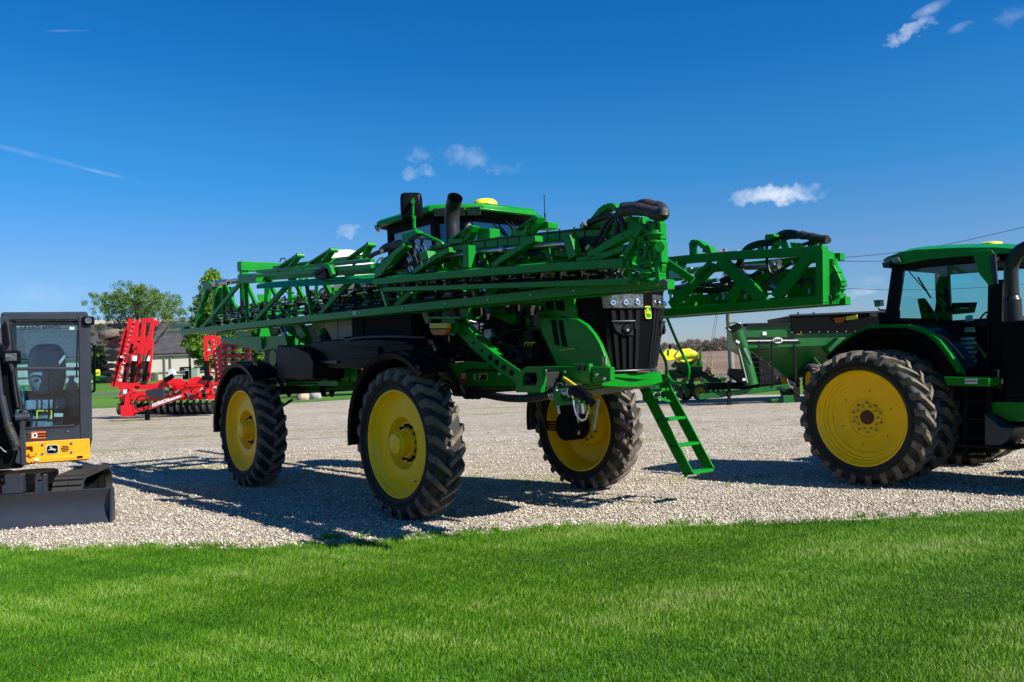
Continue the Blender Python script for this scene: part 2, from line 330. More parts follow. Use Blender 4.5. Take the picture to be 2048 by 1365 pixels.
# ---- foreground grass blades
def grass_blades(name, n, y0, y1, fn_edge=True, hmin=.035, hmax=.075, label=None):
    yy = y0 + (y1-y0)*rng.random(n)**1.15; xx = (rng.random(n)*2-1)*(yy*.66+.6)
    ey = np.array([edge_y(v) for v in np.linspace(-14, 14, 561)]); lim = np.interp(xx, np.linspace(-14, 14, 561), ey) + .07*np.sin(xx*2.7)+.05*np.sin(xx*7.9+1) + .06*rng.standard_normal(n)
    k = yy < lim; xx, yy = xx[k], yy[k]; n = len(xx)
    def nse(s, ph): return (np.sin(xx*s+ph)*np.cos(yy*s*1.7+ph*2)+np.sin((xx*.6+yy)*s*2.3+ph*3)*.5+np.sin((xx-yy*.8)*s*4.1+ph)*.3)
    clump = nse(1.1, .7)+nse(3.7, 2)*.5+.9*np.sin((xx*-.45+yy)*2.3+.8*np.sin(xx*1.3))+.7*np.sin((yy-xx*.35)*5.3+np.sin(xx))*np.sin(xx*1.7+yy*.9)+.8*nse(7.3, 4)
    h = (hmin+(hmax-hmin)*rng.random(n))*(1+.10*clump); a = rng.random(n)*2*math.pi
    near = (lim[k]-yy < .25); h[near] *= 1.15+.5*rng.random(near.sum())
    wd = .0015+.0013*rng.random(n)
    la = .9+.8*nse(.5, 1.3)+rng.standard_normal(n)*1.0; ln = h*(.25+.65*rng.random(n))
    dx, dy = np.cos(a)*wd, np.sin(a)*wd; lx, ly = np.cos(la)*ln, np.sin(la)*ln
    z0 = np.full(n, .004)
    v = np.empty((n, 5, 3))
    v[:, 0] = np.stack([xx-dx, yy-dy, z0], 1); v[:, 1] = np.stack([xx+dx, yy+dy, z0], 1)
    v[:, 2] = np.stack([xx+dx*.8+lx*.35, yy+dy*.8+ly*.35, h*.6], 1); v[:, 3] = np.stack([xx-dx*.8+lx*.35, yy-dy*.8+ly*.35, h*.6], 1)
    v[:, 4] = np.stack([xx+lx, yy+ly, h], 1)
    base = (np.arange(n)*5)[:, None]
    loops = np.concatenate([base+np.array([[0, 1, 2, 3]]), base+np.array([[3, 2, 4]])], 1).ravel()
    me = bpy.data.meshes.new(name); me.vertices.add(n*5); me.vertices.foreach_set('co', v.ravel().astype(np.float32))
    me.loops.add(n*7); me.loops.foreach_set('vertex_index', loops.astype(np.int32)); me.polygons.add(n*2)
    st = (np.arange(n)*7)[:, None]+np.array([[0, 4]]); me.polygons.foreach_set('loop_start', st.ravel().astype(np.int32)); me.polygons.foreach_set('loop_total', np.tile([4, 3], n).astype(np.int32)); me.update()
    at = me.attributes.new('tone', 'FLOAT', 'POINT'); tone = np.clip(.49+.15*clump+.2*rng.standard_normal(n), 0, 1); at.data.foreach_set('value', np.repeat(tone, 5).astype(np.float32))
    m = bpy.data.materials.new('grass_blade'); m.use_nodes = True; t = m.node_tree; p = t.nodes['Principled BSDF']
    an = t.nodes.new('ShaderNodeAttribute'); an.attribute_name = 'tone'; r = t.nodes.new('ShaderNodeValToRGB'); t.links.new(an.outputs['Fac'], r.inputs[0])
    e = r.color_ramp.elements; e[0].color = (.018, .088, .002, 1); e[1].color = (.27, .35, .09, 1); q = e.new(.42); q.color = (.062, .195, .002, 1); q = e.new(.75); q.color = (.128, .28, .008, 1)
    t.links.new(r.outputs[0], p.inputs['Base Color']); p.inputs['Roughness'].default_value = .5; p.inputs['Specular IOR Level'].default_value = .2
    tl = t.nodes.new('ShaderNodeBsdfTranslucent'); t.links.new(r.outputs[0], tl.inputs[0]); ms = t.nodes.new('ShaderNodeMixShader'); ms.inputs[0].default_value = .3
    t.links.new(p.outputs[0], ms.inputs[1]); t.links.new(tl.outputs[0], ms.inputs[2]); t.links.new(ms.outputs[0], t.nodes['Material Output'].inputs[0])
    me.materials.append(m); o = bpy.data.objects.new(name, me); COL.objects.link(o); tag(o, label, 'grass', kind='stuff'); return o
grass_blades('grass', 560000, 3.9, 9.85, hmin=.02, hmax=.048, label='short bright green mown lawn grass filling the whole foreground')
# ---- loose stones on the gravel
def stones(n=60000):
    yy = 8.7+rng.random(n)**1.6*13; xx = (rng.random(n)*2-1)*(yy*.62+.5)
    lim = np.array([edge_y(v) for v in np.linspace(-14, 14, 561)]); k = yy > np.interp(xx, np.linspace(-14, 14, 561), lim)-.02
    xx, yy = xx[k], yy[k]; n = len(xx)
    oc = np.array([[1, 0, 0], [0, 1, 0], [-1, 0, 0], [0, -1, 0], [0, 0, .9], [0, 0, -.4]], float)
    s = (.0035+.012*rng.random(n)**3)*(1+yy*.012); v = oc[None]*s[:, None, None]*(.65+.7*rng.random((n, 6, 3)))+rng.standard_normal((n, 6, 3))*s[:, None, None]*.22
    a = rng.random(n)*6.28; c, sn = np.cos(a), np.sin(a); X = v[..., 0]*c[:, None]-v[..., 1]*sn[:, None]; Y = v[..., 0]*sn[:, None]+v[..., 1]*c[:, None]
    v = np.stack([X+xx[:, None], Y+yy[:, None], v[..., 2]+s[:, None]*.3+.003], 2)
    F = np.array([[0, 1, 4], [1, 2, 4], [2, 3, 4], [3, 0, 4], [1, 0, 5], [2, 1, 5], [3, 2, 5], [0, 3, 5]])
    loops = ((np.arange(n)*6)[:, None, None]+F[None]).ravel()
    me = bpy.data.meshes.new('loose_gravel'); me.vertices.add(n*6); me.vertices.foreach_set('co', v.ravel().astype(np.float32)); me.loops.add(n*24); me.loops.foreach_set('vertex_index', loops.astype(np.int32))
    me.polygons.add(n*8); me.polygons.foreach_set('loop_start', (np.arange(n*8)*3).astype(np.int32)); me.polygons.foreach_set('loop_total', np.full(n*8, 3, np.int32)); me.update()
    at = me.attributes.new('tone', 'FLOAT', 'POINT'); at.data.foreach_set('value', np.repeat(rng.random(n), 6).astype(np.float32))
    m = bpy.data.materials.new('stone'); m.use_nodes = True; t = m.node_tree; p = t.nodes['Principled BSDF']; p.inputs['Roughness'].default_value = .9
    an = t.nodes.new('ShaderNodeAttribute'); an.attribute_name = 'tone'; r = t.nodes.new('ShaderNodeValToRGB'); t.links.new(an.outputs['Fac'], r.inputs[0]); e = r.color_ramp.elements
    e[0].color = (.18, .145, .10, 1); e[1].color = (.78, .70, .58, 1); q = e.new(.5); q.color = (.48, .41, .32, 1); t.links.new(r.outputs[0], p.inputs['Base Color'])
    me.materials.append(m); o = bpy.data.objects.new('loose_gravel', me); COL.objects.link(o); tag(o, 'loose pale limestone pebbles strewn over the gravel lot', 'gravel', kind='stuff')
stones(120000)
# ------------------------------------------------------------------ wheels
WR, WW = .9225, .425
def tyre(Rr, Wd, rim_r, nl=24, name='tyre', parent=None, lugh=.060, lw=.078):
    """agricultural tyre: carcass plus chevron lugs; the centre of each lug leads when rolling towards +x"""
    mb = MB(); hw = Wd/2; Rc = Rr-lugh
    prof = [(rim_r-.005, hw*.78), (rim_r+.02, hw*.90), (rim_r+.10*(Rc-rim_r)/.2, hw*1.0), (rim_r+(Rc-rim_r)*.62, hw*1.04), (Rc-.035, hw*.98), (Rc-.008, hw*.86), (Rc, hw*.5), (Rc+.004, 0)]
    full = prof + [(r, -y) for r, y in prof[-2::-1]]
    mb.lathe(full, 72)
    # fine moulded ring lines on the sidewall
    for s_ in (1, -1):
        for rr in (.30, .36, .55): 
            r0 = rim_r+(Rc-rim_r)*rr; mb.lathe([(r0, s_*hw*1.02), (r0+.004, s_*(hw*1.035+.004)), (r0+.010, s_*(hw*1.035))], 72)
    mb.use(1)
    for side in (1, -1):
        for i in range(nl):
            ph0 = 2*math.pi*(i+(.5 if side < 0 else 0))/nl; rings = []
            for t in (0, .08, .25, .5, .75, 1):
                y = side*(hw*1.03*(1-t) - hw*.10*t); da = -.235*(t**.85)
                if t == 0: rt, rb, y = Rr-.10, Rr-.15, side*hw*1.075
                elif t == .08: rt, rb = Rr-.020, Rc-.05
                else: rt, rb = Rr-.006*abs(y)/hw, Rc-.02
                wt = lw*(.95 if t < .5 else .80)/2; wb = wt*1.45
                ring = []
                for (rr, ww) in ((rb, -wb), (rt, -wt), (rt, wt), (rb, wb)):
                    a = ph0+da+ww/Rr; ring.append(Vector((rr*math.cos(a), y, rr*math.sin(a))))
                rings.append(ring)
            mb.loft(rings)
    return mb.build(name, ['rubber', 'tread'], parent, ang=40)
def wheel(parent, loc, out_y, deep=.10, hub=.13, kind='sprayer', Rr=WR, Wd=WW, rim_r=.640):
    """rim is the wheel; tyre, hub and bolts are its pieces. out_y=-1: outer face towards -y"""
    hw = Wd/2; o = out_y; mb = MB()
    if kind == 'sprayer':
        prof = [(rim_r+.008, hw*.80), (rim_r+.012, hw*.88), (rim_r-.004, hw*.89), (rim_r-.022, hw*.80), (rim_r-.036, hw*.58), (rim_r-.060, hw*.50), (rim_r-.075, hw*.36), (rim_r-.085, hw*.33),
                (rim_r-.14, hw*.40), (rim_r-.22, hw*.44), (.34, hw*.46), (.318, hw*.42), (.290, hw*.10), (.262, -hw*.08), (.235, -hw*.12), (0.0, -hw*.12)]
    else:
        prof = [(rim_r+.008, hw*.80), (rim_r+.012, hw*.88), (rim_r-.004, hw*.89), (rim_r-.024, hw*.78), (rim_r-.040, hw*.66), (rim_r-.060, hw*.62), (rim_r-.066, hw*.50), (rim_r-.10, hw*.46), (rim_r-.105, hw*.36), (rim_r-.16, hw*.30),
                (rim_r-.165, hw*.22), (.44, hw*.12), (.36, hw*.10), (.35, hw*.07), (.27, hw*.04), (.262, -hw*.02), (.20, -hw*.06), (.19, 0), (0.0, 0)]
    if rim_r < .6:
        k_ = rim_r/.64; prof = [(rim_r+.008, hw*.80), (rim_r+.012, hw*.88), (rim_r-.004, hw*.89), (rim_r-.024, hw*.78), (rim_r-.06, hw*.55), (rim_r-.065, hw*.4), (.40*k_, hw*.1), (.26*k_, hw*.05), (.25*k_, -.01), (0, -.01)]
    mb.lathe([(r, o*y) for r, y in prof], 72)
    # back of the rim: barrel
    mb.lathe([(rim_r+.008, o*hw*.80), (rim_r-.02, o*hw*.5), (rim_r-.055, 0), (rim_r-.06, -o*hw*.3), (rim_r-.02, -o*hw*.7), (rim_r+.006, -o*hw*.80), (rim_r+.012, -o*hw*.88), (rim_r-.004, -o*hw*.89), (rim_r-.03, -o*hw*.72), (rim_r-.075, -o*hw*.35), (rim_r-.09, -o*hw*.0), (rim_r-.09, o*hw*.30)], 72)
    w_ = mb.build('wheel', 'yellow', parent, ang=32); w_.location = loc
    tyre(Rr, Wd, rim_r, parent=w_)
    h = MB()
    if kind == 'sprayer':
        h.lathe([(.185, o*-hw*.14), (.185, o*(hw*.14)), (.172, o*hw*.26), (.150, o*hw*.28), (.146, o*hw*.75), (.132, o*hw*.80), (.128, o*(hw*.93)), (.112, o*hw*.97), (0, o*hw*.99)], 32)
        for k in range(8): a = k*math.pi/4+.2; h.cyl((.120*math.cos(a), o*hw*.8, .120*math.sin(a)), (.120*math.cos(a), o*hw*.99, .120*math.sin(a)), .011, 8)
        h.build('hub', 'yellow', w_, ang=30)
        b = MB().cyl(V(0, -o*hw*.13, 0), V(0, o*hw*.16, 0), .021, 8).build('bolt', 'blackmatte', w_)
        for k in range(12):
            a = k*math.pi/6+.1; c = b if k == 0 else b.copy()
            if k: COL.objects.link(c)
            c.location = (.212*math.cos(a), 0, .212*math.sin(a))
        v = MB(); a = -1.05 if o < 0 else .3; q = Vector((.50*math.cos(a), o*hw*.36, .50*math.sin(a))); v.cyl(q, q+V(0, o*.035, 0), .010, 8); v.cyl(q, q+V(0, o*.012, 0), .020, 10)
        v.build('valve', 'steel', w_)
    elif kind == 'tractor' and rim_r < .6:
        h.lathe([(.22*rim_r, -o*.03), (.22*rim_r, o*.03), (.18*rim_r, o*.05), (0, o*.05)], 20); h.build('hub', 'dark', w_, ang=30)
    elif kind == 'tractor':
        h.lathe([(.095, o*-.02), (.095, o*.018), (.088, o*.024), (0, o*.024)], 32); h.build('hub', 'redhub', w_, ang=30)
        b = MB().cyl(V(0, -o*.01, 0), V(0, o*.028, 0), .0165, 8).build('bolt', 'steel', w_); first = True
        for k in range(10):
            for r_, da in ((.155, 0), (.205, .3)):
                a = k*math.pi/5+da; c = b if first else b.copy()
                if not first: COL.objects.link(c)
                first = False; c.location = (r_*math.cos(a), 0, r_*math.sin(a))
        v = MB().cyl(V(0, 0, 0), V(0, o*.012, 0), .009, 8).build('rim_hole', 'blackmatte', w_)
        for k in range(6):
            a = k*math.pi/3+.35; c = v if k == 0 else v.copy()
            if k: COL.objects.link(c)
            c.location = (.37*math.cos(a), o*hw*.085, .37*math.sin(a))
        a = 2.55; v = MB().cyl(V(0, 0, 0), V(0, o*.02, 0), .022, 12).build('valve_opening', 'blackmatte', w_); v.location = (.545*math.cos(a), o*hw*.24, .545*math.sin(a))
    return w_
def sidewall_text(w_, body, y, r, a0, size):
    mb = MB(); mb_n = len(body)
    for i, ch in enumerate(body):
        if ch == ' ': continue
        a = a0 - i*size*.82/r; o_ = V(r*math.cos(a), y, r*math.sin(a)); t = text_mb(ch, size, o_, V(math.sin(a), 0, -math.cos(a)), V(math.cos(a), 0, math.sin(a)), .004, .001); mb.add(t.v, t.f)
    mb.build('sidewall_lettering', 'rubber', w_)
# ------------------------------------------------------------------ the sprayer
TH = .6934; SF = V(math.sin(TH), -math.cos(TH), 0); SL = V(math.cos(TH), math.sin(TH), 0)
TRK = 3.035; WB = 4.708; SO = V(-1.3031, 10.3954, 0) + SL*TRK/2
A = Frame(SO, SF); S = A.S; X = A.X
def zoom(ox, oy, k, Y):                   # measuring in an enlarged detail of the photo
    return lambda x, y, yy=Y: A.S(ox+x/k, oy+y/k, yy)
spr = empty('field_sprayer', SO, A.rz, 'tall green field sprayer with long folded spray booms in the middle of the gravel lot', 'sprayer')
sprw = []
for (x, y, o) in ((0, -TRK/2, -1), (-WB, -TRK/2, -1), (0, TRK/2, 1), (-WB, TRK/2, 1)):
    sprw.append(wheel(spr, (x, y, WR-.012), o))
for w_ in sprw[:2]: sidewall_text(w_, 'MICHELIN', -WW/2*1.045, .78, 2.35, .085)
# ---- zoomed measuring views on the sprayer
ZA, ZB, ZC = zoom(340, 480, 5.686, -1.35), zoom(600, 460, 6.203, -1.35), zoom(860, 420, 6.823, -1.35)
ZD, ZE, ZF = zoom(1100, 390, 6.204, -1.35), zoom(1320, 450, 5.389, 1.35), zoom(840, 620, 7.314, -.9)
def lin(a, b, t): return a + (b-a)*t
# ---------------- chassis
c = MB()
for y in (-.48, .48): c.bar((-6.1, y, 1.62), (1.9, y, 1.62), .14, .20)
for x in (-5.6, -4.7, -3.4, -2.0, -.6, 0, 1.2): c.box((x, 0, 1.62), (.16, 1.0, .16))
c.build('chassis', 'green', spr, bevel=.008)
for x in (0, -WB):
    a = MB(); a.box((x, 0, 1.53), (.26, 2.35, .14)); a.box((x, 0, 1.62), (.42, .9, .14)); a.build('axle', 'dark', spr, bevel=.01)
    for s_ in (-1, 1):
        y = s_*(TRK/2-.33); a = MB(); a.loft([[V(x-.10, y-.07, 1.6), V(x+.10, y-.07, 1.6), V(x+.10, y+.07, 1.6), V(x-.10, y+.07, 1.6)], [V(x-.13, y-.09, 1.0), V(x+.13, y-.09, 1.0), V(x+.13, y+.09, 1.0), V(x-.13, y+.09, 1.0)], [V(x-.09, y-.06, .72), V(x+.09, y-.06, .72), V(x+.09, y+.06, .72), V(x-.09, y+.06, .72)]])
        a.cyl((x, y-s_*.10, WR-.01), (x, y+s_*.20, WR-.01), .20, 28); a.cyl((x, y-s_*.16, WR-.01), (x, y-s_*.09, WR-.01), .14, 20)
        a.cyl((x+.02, y-s_*.02, 1.42), (x+.02, y-s_*.02, 1.72), .075, 16)
        a.build('wheel_leg', 'blackmatte', spr, bevel=.008)
        h = MB()
        for k in range(4): h.tube([(x-.1-k*.03, y*.62, 1.36), (x-.32-k*.02, y*.8, 1.15), (x-.28, y-s_*.2, .9+.03*k), (x-.08, y-s_*.13, .86+.04*k)], .014, 6, smooth=5)
        h.build('hydraulic_hose', 'hose', spr)
        sp_ = MB(); sp_.cyl((x+.16, y, .80), (x+.16, y, 1.38), .035, 12); sp_.cyl((x+.16, y, 1.1), (x+.16, y, 1.42), .05, 12); sp_.build('strut', 'steel', spr)
# fenders: arc shells over the right wheels
def fender(x0, a0, a1, y0, y1, r0):
    n = 22; rings = []
    for i in range(n+1):
        a = lin(a0, a1, i/n); rr = r0 + .03*math.sin(i/n*math.pi)
        prof = [(rr-.07, y0), (rr-.01, y0-.01), (rr+.018, y0+.05), (rr+.026, (y0+y1)/2), (rr+.018, y1-.05), (rr-.01, y1), (rr-.03, y1), (rr-.004, y1-.06), (rr+.004, (y0+y1)/2), (rr-.004, y0+.06), (rr-.03, y0+.01)]
        rings.append([V(x0+q*math.cos(a), yy, WR+q*math.sin(a)) for q, yy in prof])
    return MB().loft(rings).build('fender', 'black', spr, ang=50)
for x in (0, -WB):
    fender(x, R_(50), R_(184), -TRK/2-.24, -TRK/2+.22, 1.07)
    MB().tube([(x+.15, -TRK/2+.1, 2.03), (x+.60, -TRK/2+.12, 1.90), (x+.78, -TRK/2+.14, 1.70), (x+.80, -TRK/2+.3, 1.45)], .030, 10, smooth=6).build('fender_stay', 'black', spr)
    fender(x, R_(60), R_(186), TRK/2-.22, TRK/2+.24, 1.07)
# ---------------- cab
cab = MB()      # pillars, floor, rear wall
CW = .80
base = [V(-1.38, -CW, 0), V(-.15, -CW, 0), V(.12, -.46, 0), V(.12, .46, 0), V(-.15, CW, 0), V(-1.38, CW, 0)]
top = [V(-1.38, -CW, 0), V(-.32, -CW, 0), V(.02, -.44, 0), V(.02, .44, 0), V(-.32, CW, 0), V(-1.38, CW, 0)]
zb, zt = 2.05, 3.80
for i in (0, 1, 4, 5): cab.bar(base[i]+V(0, 0, zb), top[i]+V(0, 0, zt), .09, .09, (1, 0, 0))
for i in range(6):
    j = (i+1) % 6
    cab.bar(base[i]+V(0, 0, zb), base[j]+V(0, 0, zb), .07, .10); cab.bar(top[i]+V(0, 0, zt-.04), top[j]+V(0, 0, zt-.04), .07, .12)
cab.plate([p+V(0, 0, zb-.04) for p in base], (0, 0, .10)); cab.box((-1.37, 0, 2.45), (.05, 1.56, .8)); cab.plate([p+V(0, 0, 3.78) for p in top], (0, 0, .05))
cabo = cab.build('cab', 'blackmatte', spr, bevel=.012)
g = MB()
for i in range(6):
    j = (i+1) % 6; e = base[j]-base[i]; n_ = V(e.y, -e.x, 0).normalized()*.012
    g.add([base[i]+V(0, 0, zb+.05)+n_, base[j]+V(0, 0, zb+.05)+n_, top[j]+V(0, 0, zt-.08)+n_, top[i]+V(0, 0, zt-.08)+n_], [(0, 1, 2, 3)])
    g.build('window', 'glassdark', cabo); g = MB()
MB().box((-.85, 0, 2.62), (.50, .56, .16)).loft([[V(-1.12, -.27, 2.66), V(-.98, -.27, 2.66), V(-.98, .27, 2.66), V(-1.12, .27, 2.66)], [V(-1.20, -.23, 3.25), V(-1.08, -.23, 3.25), V(-1.08, .23, 3.25), V(-1.20, .23, 3.25)]]).box((-.85, 0, 2.33), (.3, .3, .46)).build('seat', 'seat', cabo, bevel=.03)
st = MB(); st.tube([(-.05, 0, 2.1), (-.22, 0, 2.75), (-.30, 0, 2.95)], .035, 8); st.tube([V(-.30+.10*math.sin(a), .2*math.cos(a), 2.95+.17*math.sin(a)) for a in [k*math.pi/10 for k in range(21)]], .014, 6); st.build('steering_column', 'blackmatte', cabo)
MB().box((-.35, -.42, 2.95), (.05, .26, .20)).box((-.35, -.42, 2.5), (.04, .04, .8)).build('monitor', 'black', cabo)
MB().plate([V(-.3, -.3, 3.72), V(-.3, .3, 3.72), V(-.05, .3, 3.66), V(-.05, -.3, 3.66)], (0, 0, .03)).build('sun_visor', 'black', cabo)
# roof: faceted green cap with dark underside
ro = [V(-1.62, -.90, 0), V(-1.45, -1.0, 0), V(-.16, -1.0, 0), V(.28, -.45, 0), V(.28, .45, 0), V(-.16, 1.0, 0), V(-1.45, 1.0, 0), V(-1.62, .90, 0)]
def sc_(p, k, z, dx=0): return V((p.x+.65)*k-.65+dx, p.y*k, z)
r = MB(); r.loft([[sc_(p, .975, 3.80) for p in ro], [sc_(p, 1.0, 3.815) for p in ro], [sc_(p, .99, 3.875) for p in ro], [sc_(p, .95, 3.905) for p in ro], [sc_(p, .72, 3.93) for p in ro], [sc_(p, .30, 3.945) for p in ro]])
roof = r.build('cab_roof', 'green', spr, ang=28, bevel=.01)
MB().loft([[sc_(p, .84, 3.765) for p in ro], [sc_(p, .955, 3.80) for p in ro]]).build('roof_underside', 'blackmatte', roof)
def facet_lamp(a, b, t0, t1, z0, z1, parent, name='work_light'):
    """lamp with louvres set in a roof facet"""
    e = b-a; n_ = V(e.y, -e.x, 0).normalized(); p, q = lin(a, b, t0), lin(a, b, t1); f = MB()
    pts = [p+n_*.010+V(0, 0, z1), q+n_*.010+V(0, 0, z1), q-n_*.03+V(0, 0, z0), p-n_*.03+V(0, 0, z0)]; f.plate(pts, n_*.03); L = f.build(name, 'lens', parent, bevel=.004)
    s2 = MB()
    for k in range(4): z = lin(z0, z1, (k+.5)/4); o_ = n_*lin(-.013, .028, (k+.5)/4); s2.bar(p+o_+V(0, 0, z), q+o_+V(0, 0, z), .012, .006)
    s2.build('lamp_louvre', 'grey', L)
for t0, t1 in ((.10, .38), (.42, .66), (.70, .95)): facet_lamp(ro[2], ro[3], t0, t1, 3.745, 3.845, roof)
for t0, t1 in ((.30, .60), (.64, .95)): facet_lamp(ro[4], ro[5], t0, t1, 3.745, 3.845, roof)
facet_lamp(ro[0], ro[1], .1, .9, 3.745, 3.835, roof); facet_lamp(ro[6], ro[7], .1, .9, 3.745, 3.835, roof)
MB().lathe([(0, .085), (.06, .084), (.12, .07), (.155, .04), (.165, 0), (.15, -.02), (0, -.02)], 32).build('gps_receiver', 'emyellow', spr, ang=50).rotation_euler = (math.pi/2, 0, 0)
bpy.data.objects['gps_receiver'].location = (-.12, -.10, 3.965)
an_ = X(1076, 432, -.5); MB().cyl((-.35, an_.y, 3.90), (-.35, an_.y, 4.27), .006, 6).cyl((-.35, an_.y, 3.90), (-.35, an_.y, 4.0), .012, 8).build('antenna', 'black', spr)
wp = MB(); wp.bar(X(1000, 428, .16), X(1016, 432, .16), .015, .03); wp.bar(X(1012, 425, .17), X(1036, 468, .14), .012, .012); wp.bar(X(1006, 435, .16), X(1030, 468, .14), .012, .010); wp.bar(X(1018, 448, .15), X(1032, 470, .14), .03, .014); wp.build('wiper', 'blackmatte', spr)
# exhaust stack
ex_ = MB(); E0 = S(905, 470, -1.02); ex_.tube([(E0.x, -1.02, 2.3), (E0.x, -1.02, 3.05), (E0.x, -1.02, 3.16)], .125, 24)
ex_.tube([(E0.x, -1.02, 3.14), (E0.x, -1.02, 3.22), (E0.x, -1.02, 3.26)], .11, 24)
pts = [V(E0.x, -1.02, 3.2), V(E0.x, -1.02, 3.45), V(E0.x-.0, -1.02, 3.62), V(E0.x+.04, -1.03, 3.76), V(E0.x+.15, -1.07, 3.86)]; ex_.tube(pts, .094, 24, smooth=5, cap=False)
ex_.tube([p for p in pts], .085, 24, smooth=5, cap=False); ex_.build('exhaust_stack', 'grey', spr, ang=60)
# mirror on its arm
m0 = S(823, 414, -1.45); rt = (SF*0+V(.80, -.60, 0)).normalized()
mr = MB(); rx, ry_ = V(.50, .866, 0), V(0, 0, 1); ring = []
for d, k in ((-.028, .93), (0, 1.0), (.028, .95), (.05, .80)):
    ring.append([m0 + rx*(.135*k*(abs(math.cos(a))**.35*math.copysign(1, math.cos(a)))) + ry_*(.175*k*(abs(math.sin(a))**.35*math.copysign(1, math.sin(a)))) + rx.cross(ry_)*-d*-1 for a in [2*math.pi*i/32 for i in range(32)]])
mr.loft(ring).build('mirror', 'black', spr, ang=45)
ma = MB(); ma.tube([S(826, 397, -1.52), S(826, 438, -1.52)], .014, 8); ma.tube([S(829, 432, -1.50), S(829, 455, -1.50), S(840, 466, -1.48), S(880, 484, -1.40), S(888, 494, -1.36)], .019, 10, smooth=5)
ma.cyl(S(826, 404, -1.54), S(826, 404, -1.46), .028, 12); ma.build('mirror_arm', 'green', spr)
# ---------------- hood and nose
hd = MB()
H0 = S(988, 633, -.5)
hd.loft([[V(H0.x, y, z) for y, z in ((-.50, H0.z), (-.50, 2.50), (-.40, 2.66), (0, 2.72), (.40, 2.66), (.50, 2.50), (.50, H0.z))], [V(1.5, y, z) for y, z in ((-.49, 2.05), (-.49, 2.46), (-.38, 2.62), (0, 2.67), (.38, 2.62), (.49, 2.46), (.49, 2.05))],
         [V(2.25, y, z) for y, z in ((-.44, 2.35), (-.44, 2.44), (-.34, 2.58), (0, 2.62), (.34, 2.58), (.44, 2.44), (.44, 2.35))]])
hood = hd.build('hood', 'green', spr, ang=30)
for sgn in (1, -1):
    def SP(lst, y=-.56): return [V(q.x, sgn*q.y, q.z) for q in (S(a, b, y) for a, b in lst)]
    MB().plate(SP([(988, 560), (1148, 560), (1151, 600), (1156, 641), (1133, 636), (1074, 632), (988, 634)]), (0, .04, 0)).build('hood_side', 'green', hood, bevel=.012)
    if sgn < 0: MB().plate([V(.2, .58, 1.6), V(1.35, .58, 1.6), V(1.55, .58, 1.72), V(1.35, .58, 2.15), V(1.0, .58, 2.40), V(.2, .58, 2.40)], (0, .04, 0)).build('side_panel', 'green', spr, bevel=.012); continue
    low = SP([(1072, 637), (1110, 634), (1157, 638), (1176, 650), (1191, 668), (1203, 688), (1212, 710), (1219, 732), (1224, 762), (1190, 770), (1120, 772), (1118, 735), (1098, 690), (1082, 655)], -.60)
    lowo = MB().plate(low, (0, .05, 0)).build('side_panel', 'green', spr, bevel=.012)
    for q in ([(1092, 594), (1106, 593), (1110, 621), (1096, 620)], [(1111, 592), (1126, 592), (1131, 622), (1116, 621)]): MB().plate(SP(q, -.575), (0, .03, 0)).build('vent', 'blackmatte', hood)
    for q in ([(1105, 641), (1112, 640), (1120, 692), (1112, 690)], [(1119, 642), (1126, 641), (1135, 694), (1127, 692)]): MB().plate(SP(q, -.62), (0, .04, 0)).build('vent', 'blackmatte', lowo)
    if sgn > 0:
        MB().plate(SP([(1203, 713), (1212, 713), (1213, 732), (1205, 732)], -.63), (0, .004, 0)).build('warning_label', 'labely', lowo)
        MB().plate(SP([(1204, 717), (1211, 717), (1212, 729), (1206, 729)], -.6325), (0, .004, 0)).build('warning_label', 'cream', lowo)
def outline(z, grow=0., zt_=2.58, z0_=1.68):
    t = (z-z0_)/(zt_-z0_); dx = -.13*(1-t)**1.3 - .03*max(0, t-.8)*5*.3; wv = .435+.06*t+grow
    return [V(1.35+.35*(1-t), -.53-grow, z), V(1.95, -.52-grow, z), V(2.28+dx, -wv-.03, z), V(2.43+dx+grow, -wv+.04, z), V(2.52+dx+grow, -wv*.55, z), V(2.585+dx+grow, -.08, z), V(2.585+dx+grow, .08, z), V(2.52+dx+grow, wv*.55, z), V(2.43+dx+grow, wv-.04, z), V(2.28+dx, wv+.03, z), V(1.95, .52+grow, z), V(1.35+.35*(1-t), .53+grow, z)]
gr = MB(); gr.loft([outline(z) for z in np.linspace(1.68, 2.58, 9)]); grille = gr.build('grille', 'black', spr, ang=25)
def outp(z, s_, grow=.0):
    o = outline(z, grow); Ls = [(o[i+1]-o[i]).length for i in range(len(o)-1)]; T = sum(Ls)*s_
    for i, q in enumerate(Ls):
        if T <= q or i == len(Ls)-1: return lin(o[i], o[i+1], T/q)
        T -= q
for k in range(12):
    s_ = .32+k*.0327
    if .46 < s_ < .54: continue
    MB().loft([[outp(z, s_-.010, .0), outp(z, s_-.008, .016), outp(z, s_+.008, .016), outp(z, s_+.010, .0)] for z in np.linspace(1.72, 2.36, 6)]).build('grille_rib', 'blackmatte', grille)
for j in range(9):
    z = 1.80+j*.066
    for a, b in ((.06, .29),): MB().tube([outp(z, s_, .004) for s_ in np.linspace(a, b, 5)], .007, 4).build('grille_slat', 'grey' if j > 3 else 'blackmatte', grille)
bz = MB(); bz.tube([outp(1.695, s_, .012) for s_ in np.linspace(.24, .76, 16)], .014, 6); bz.build('grille_trim', 'charcoal', grille)
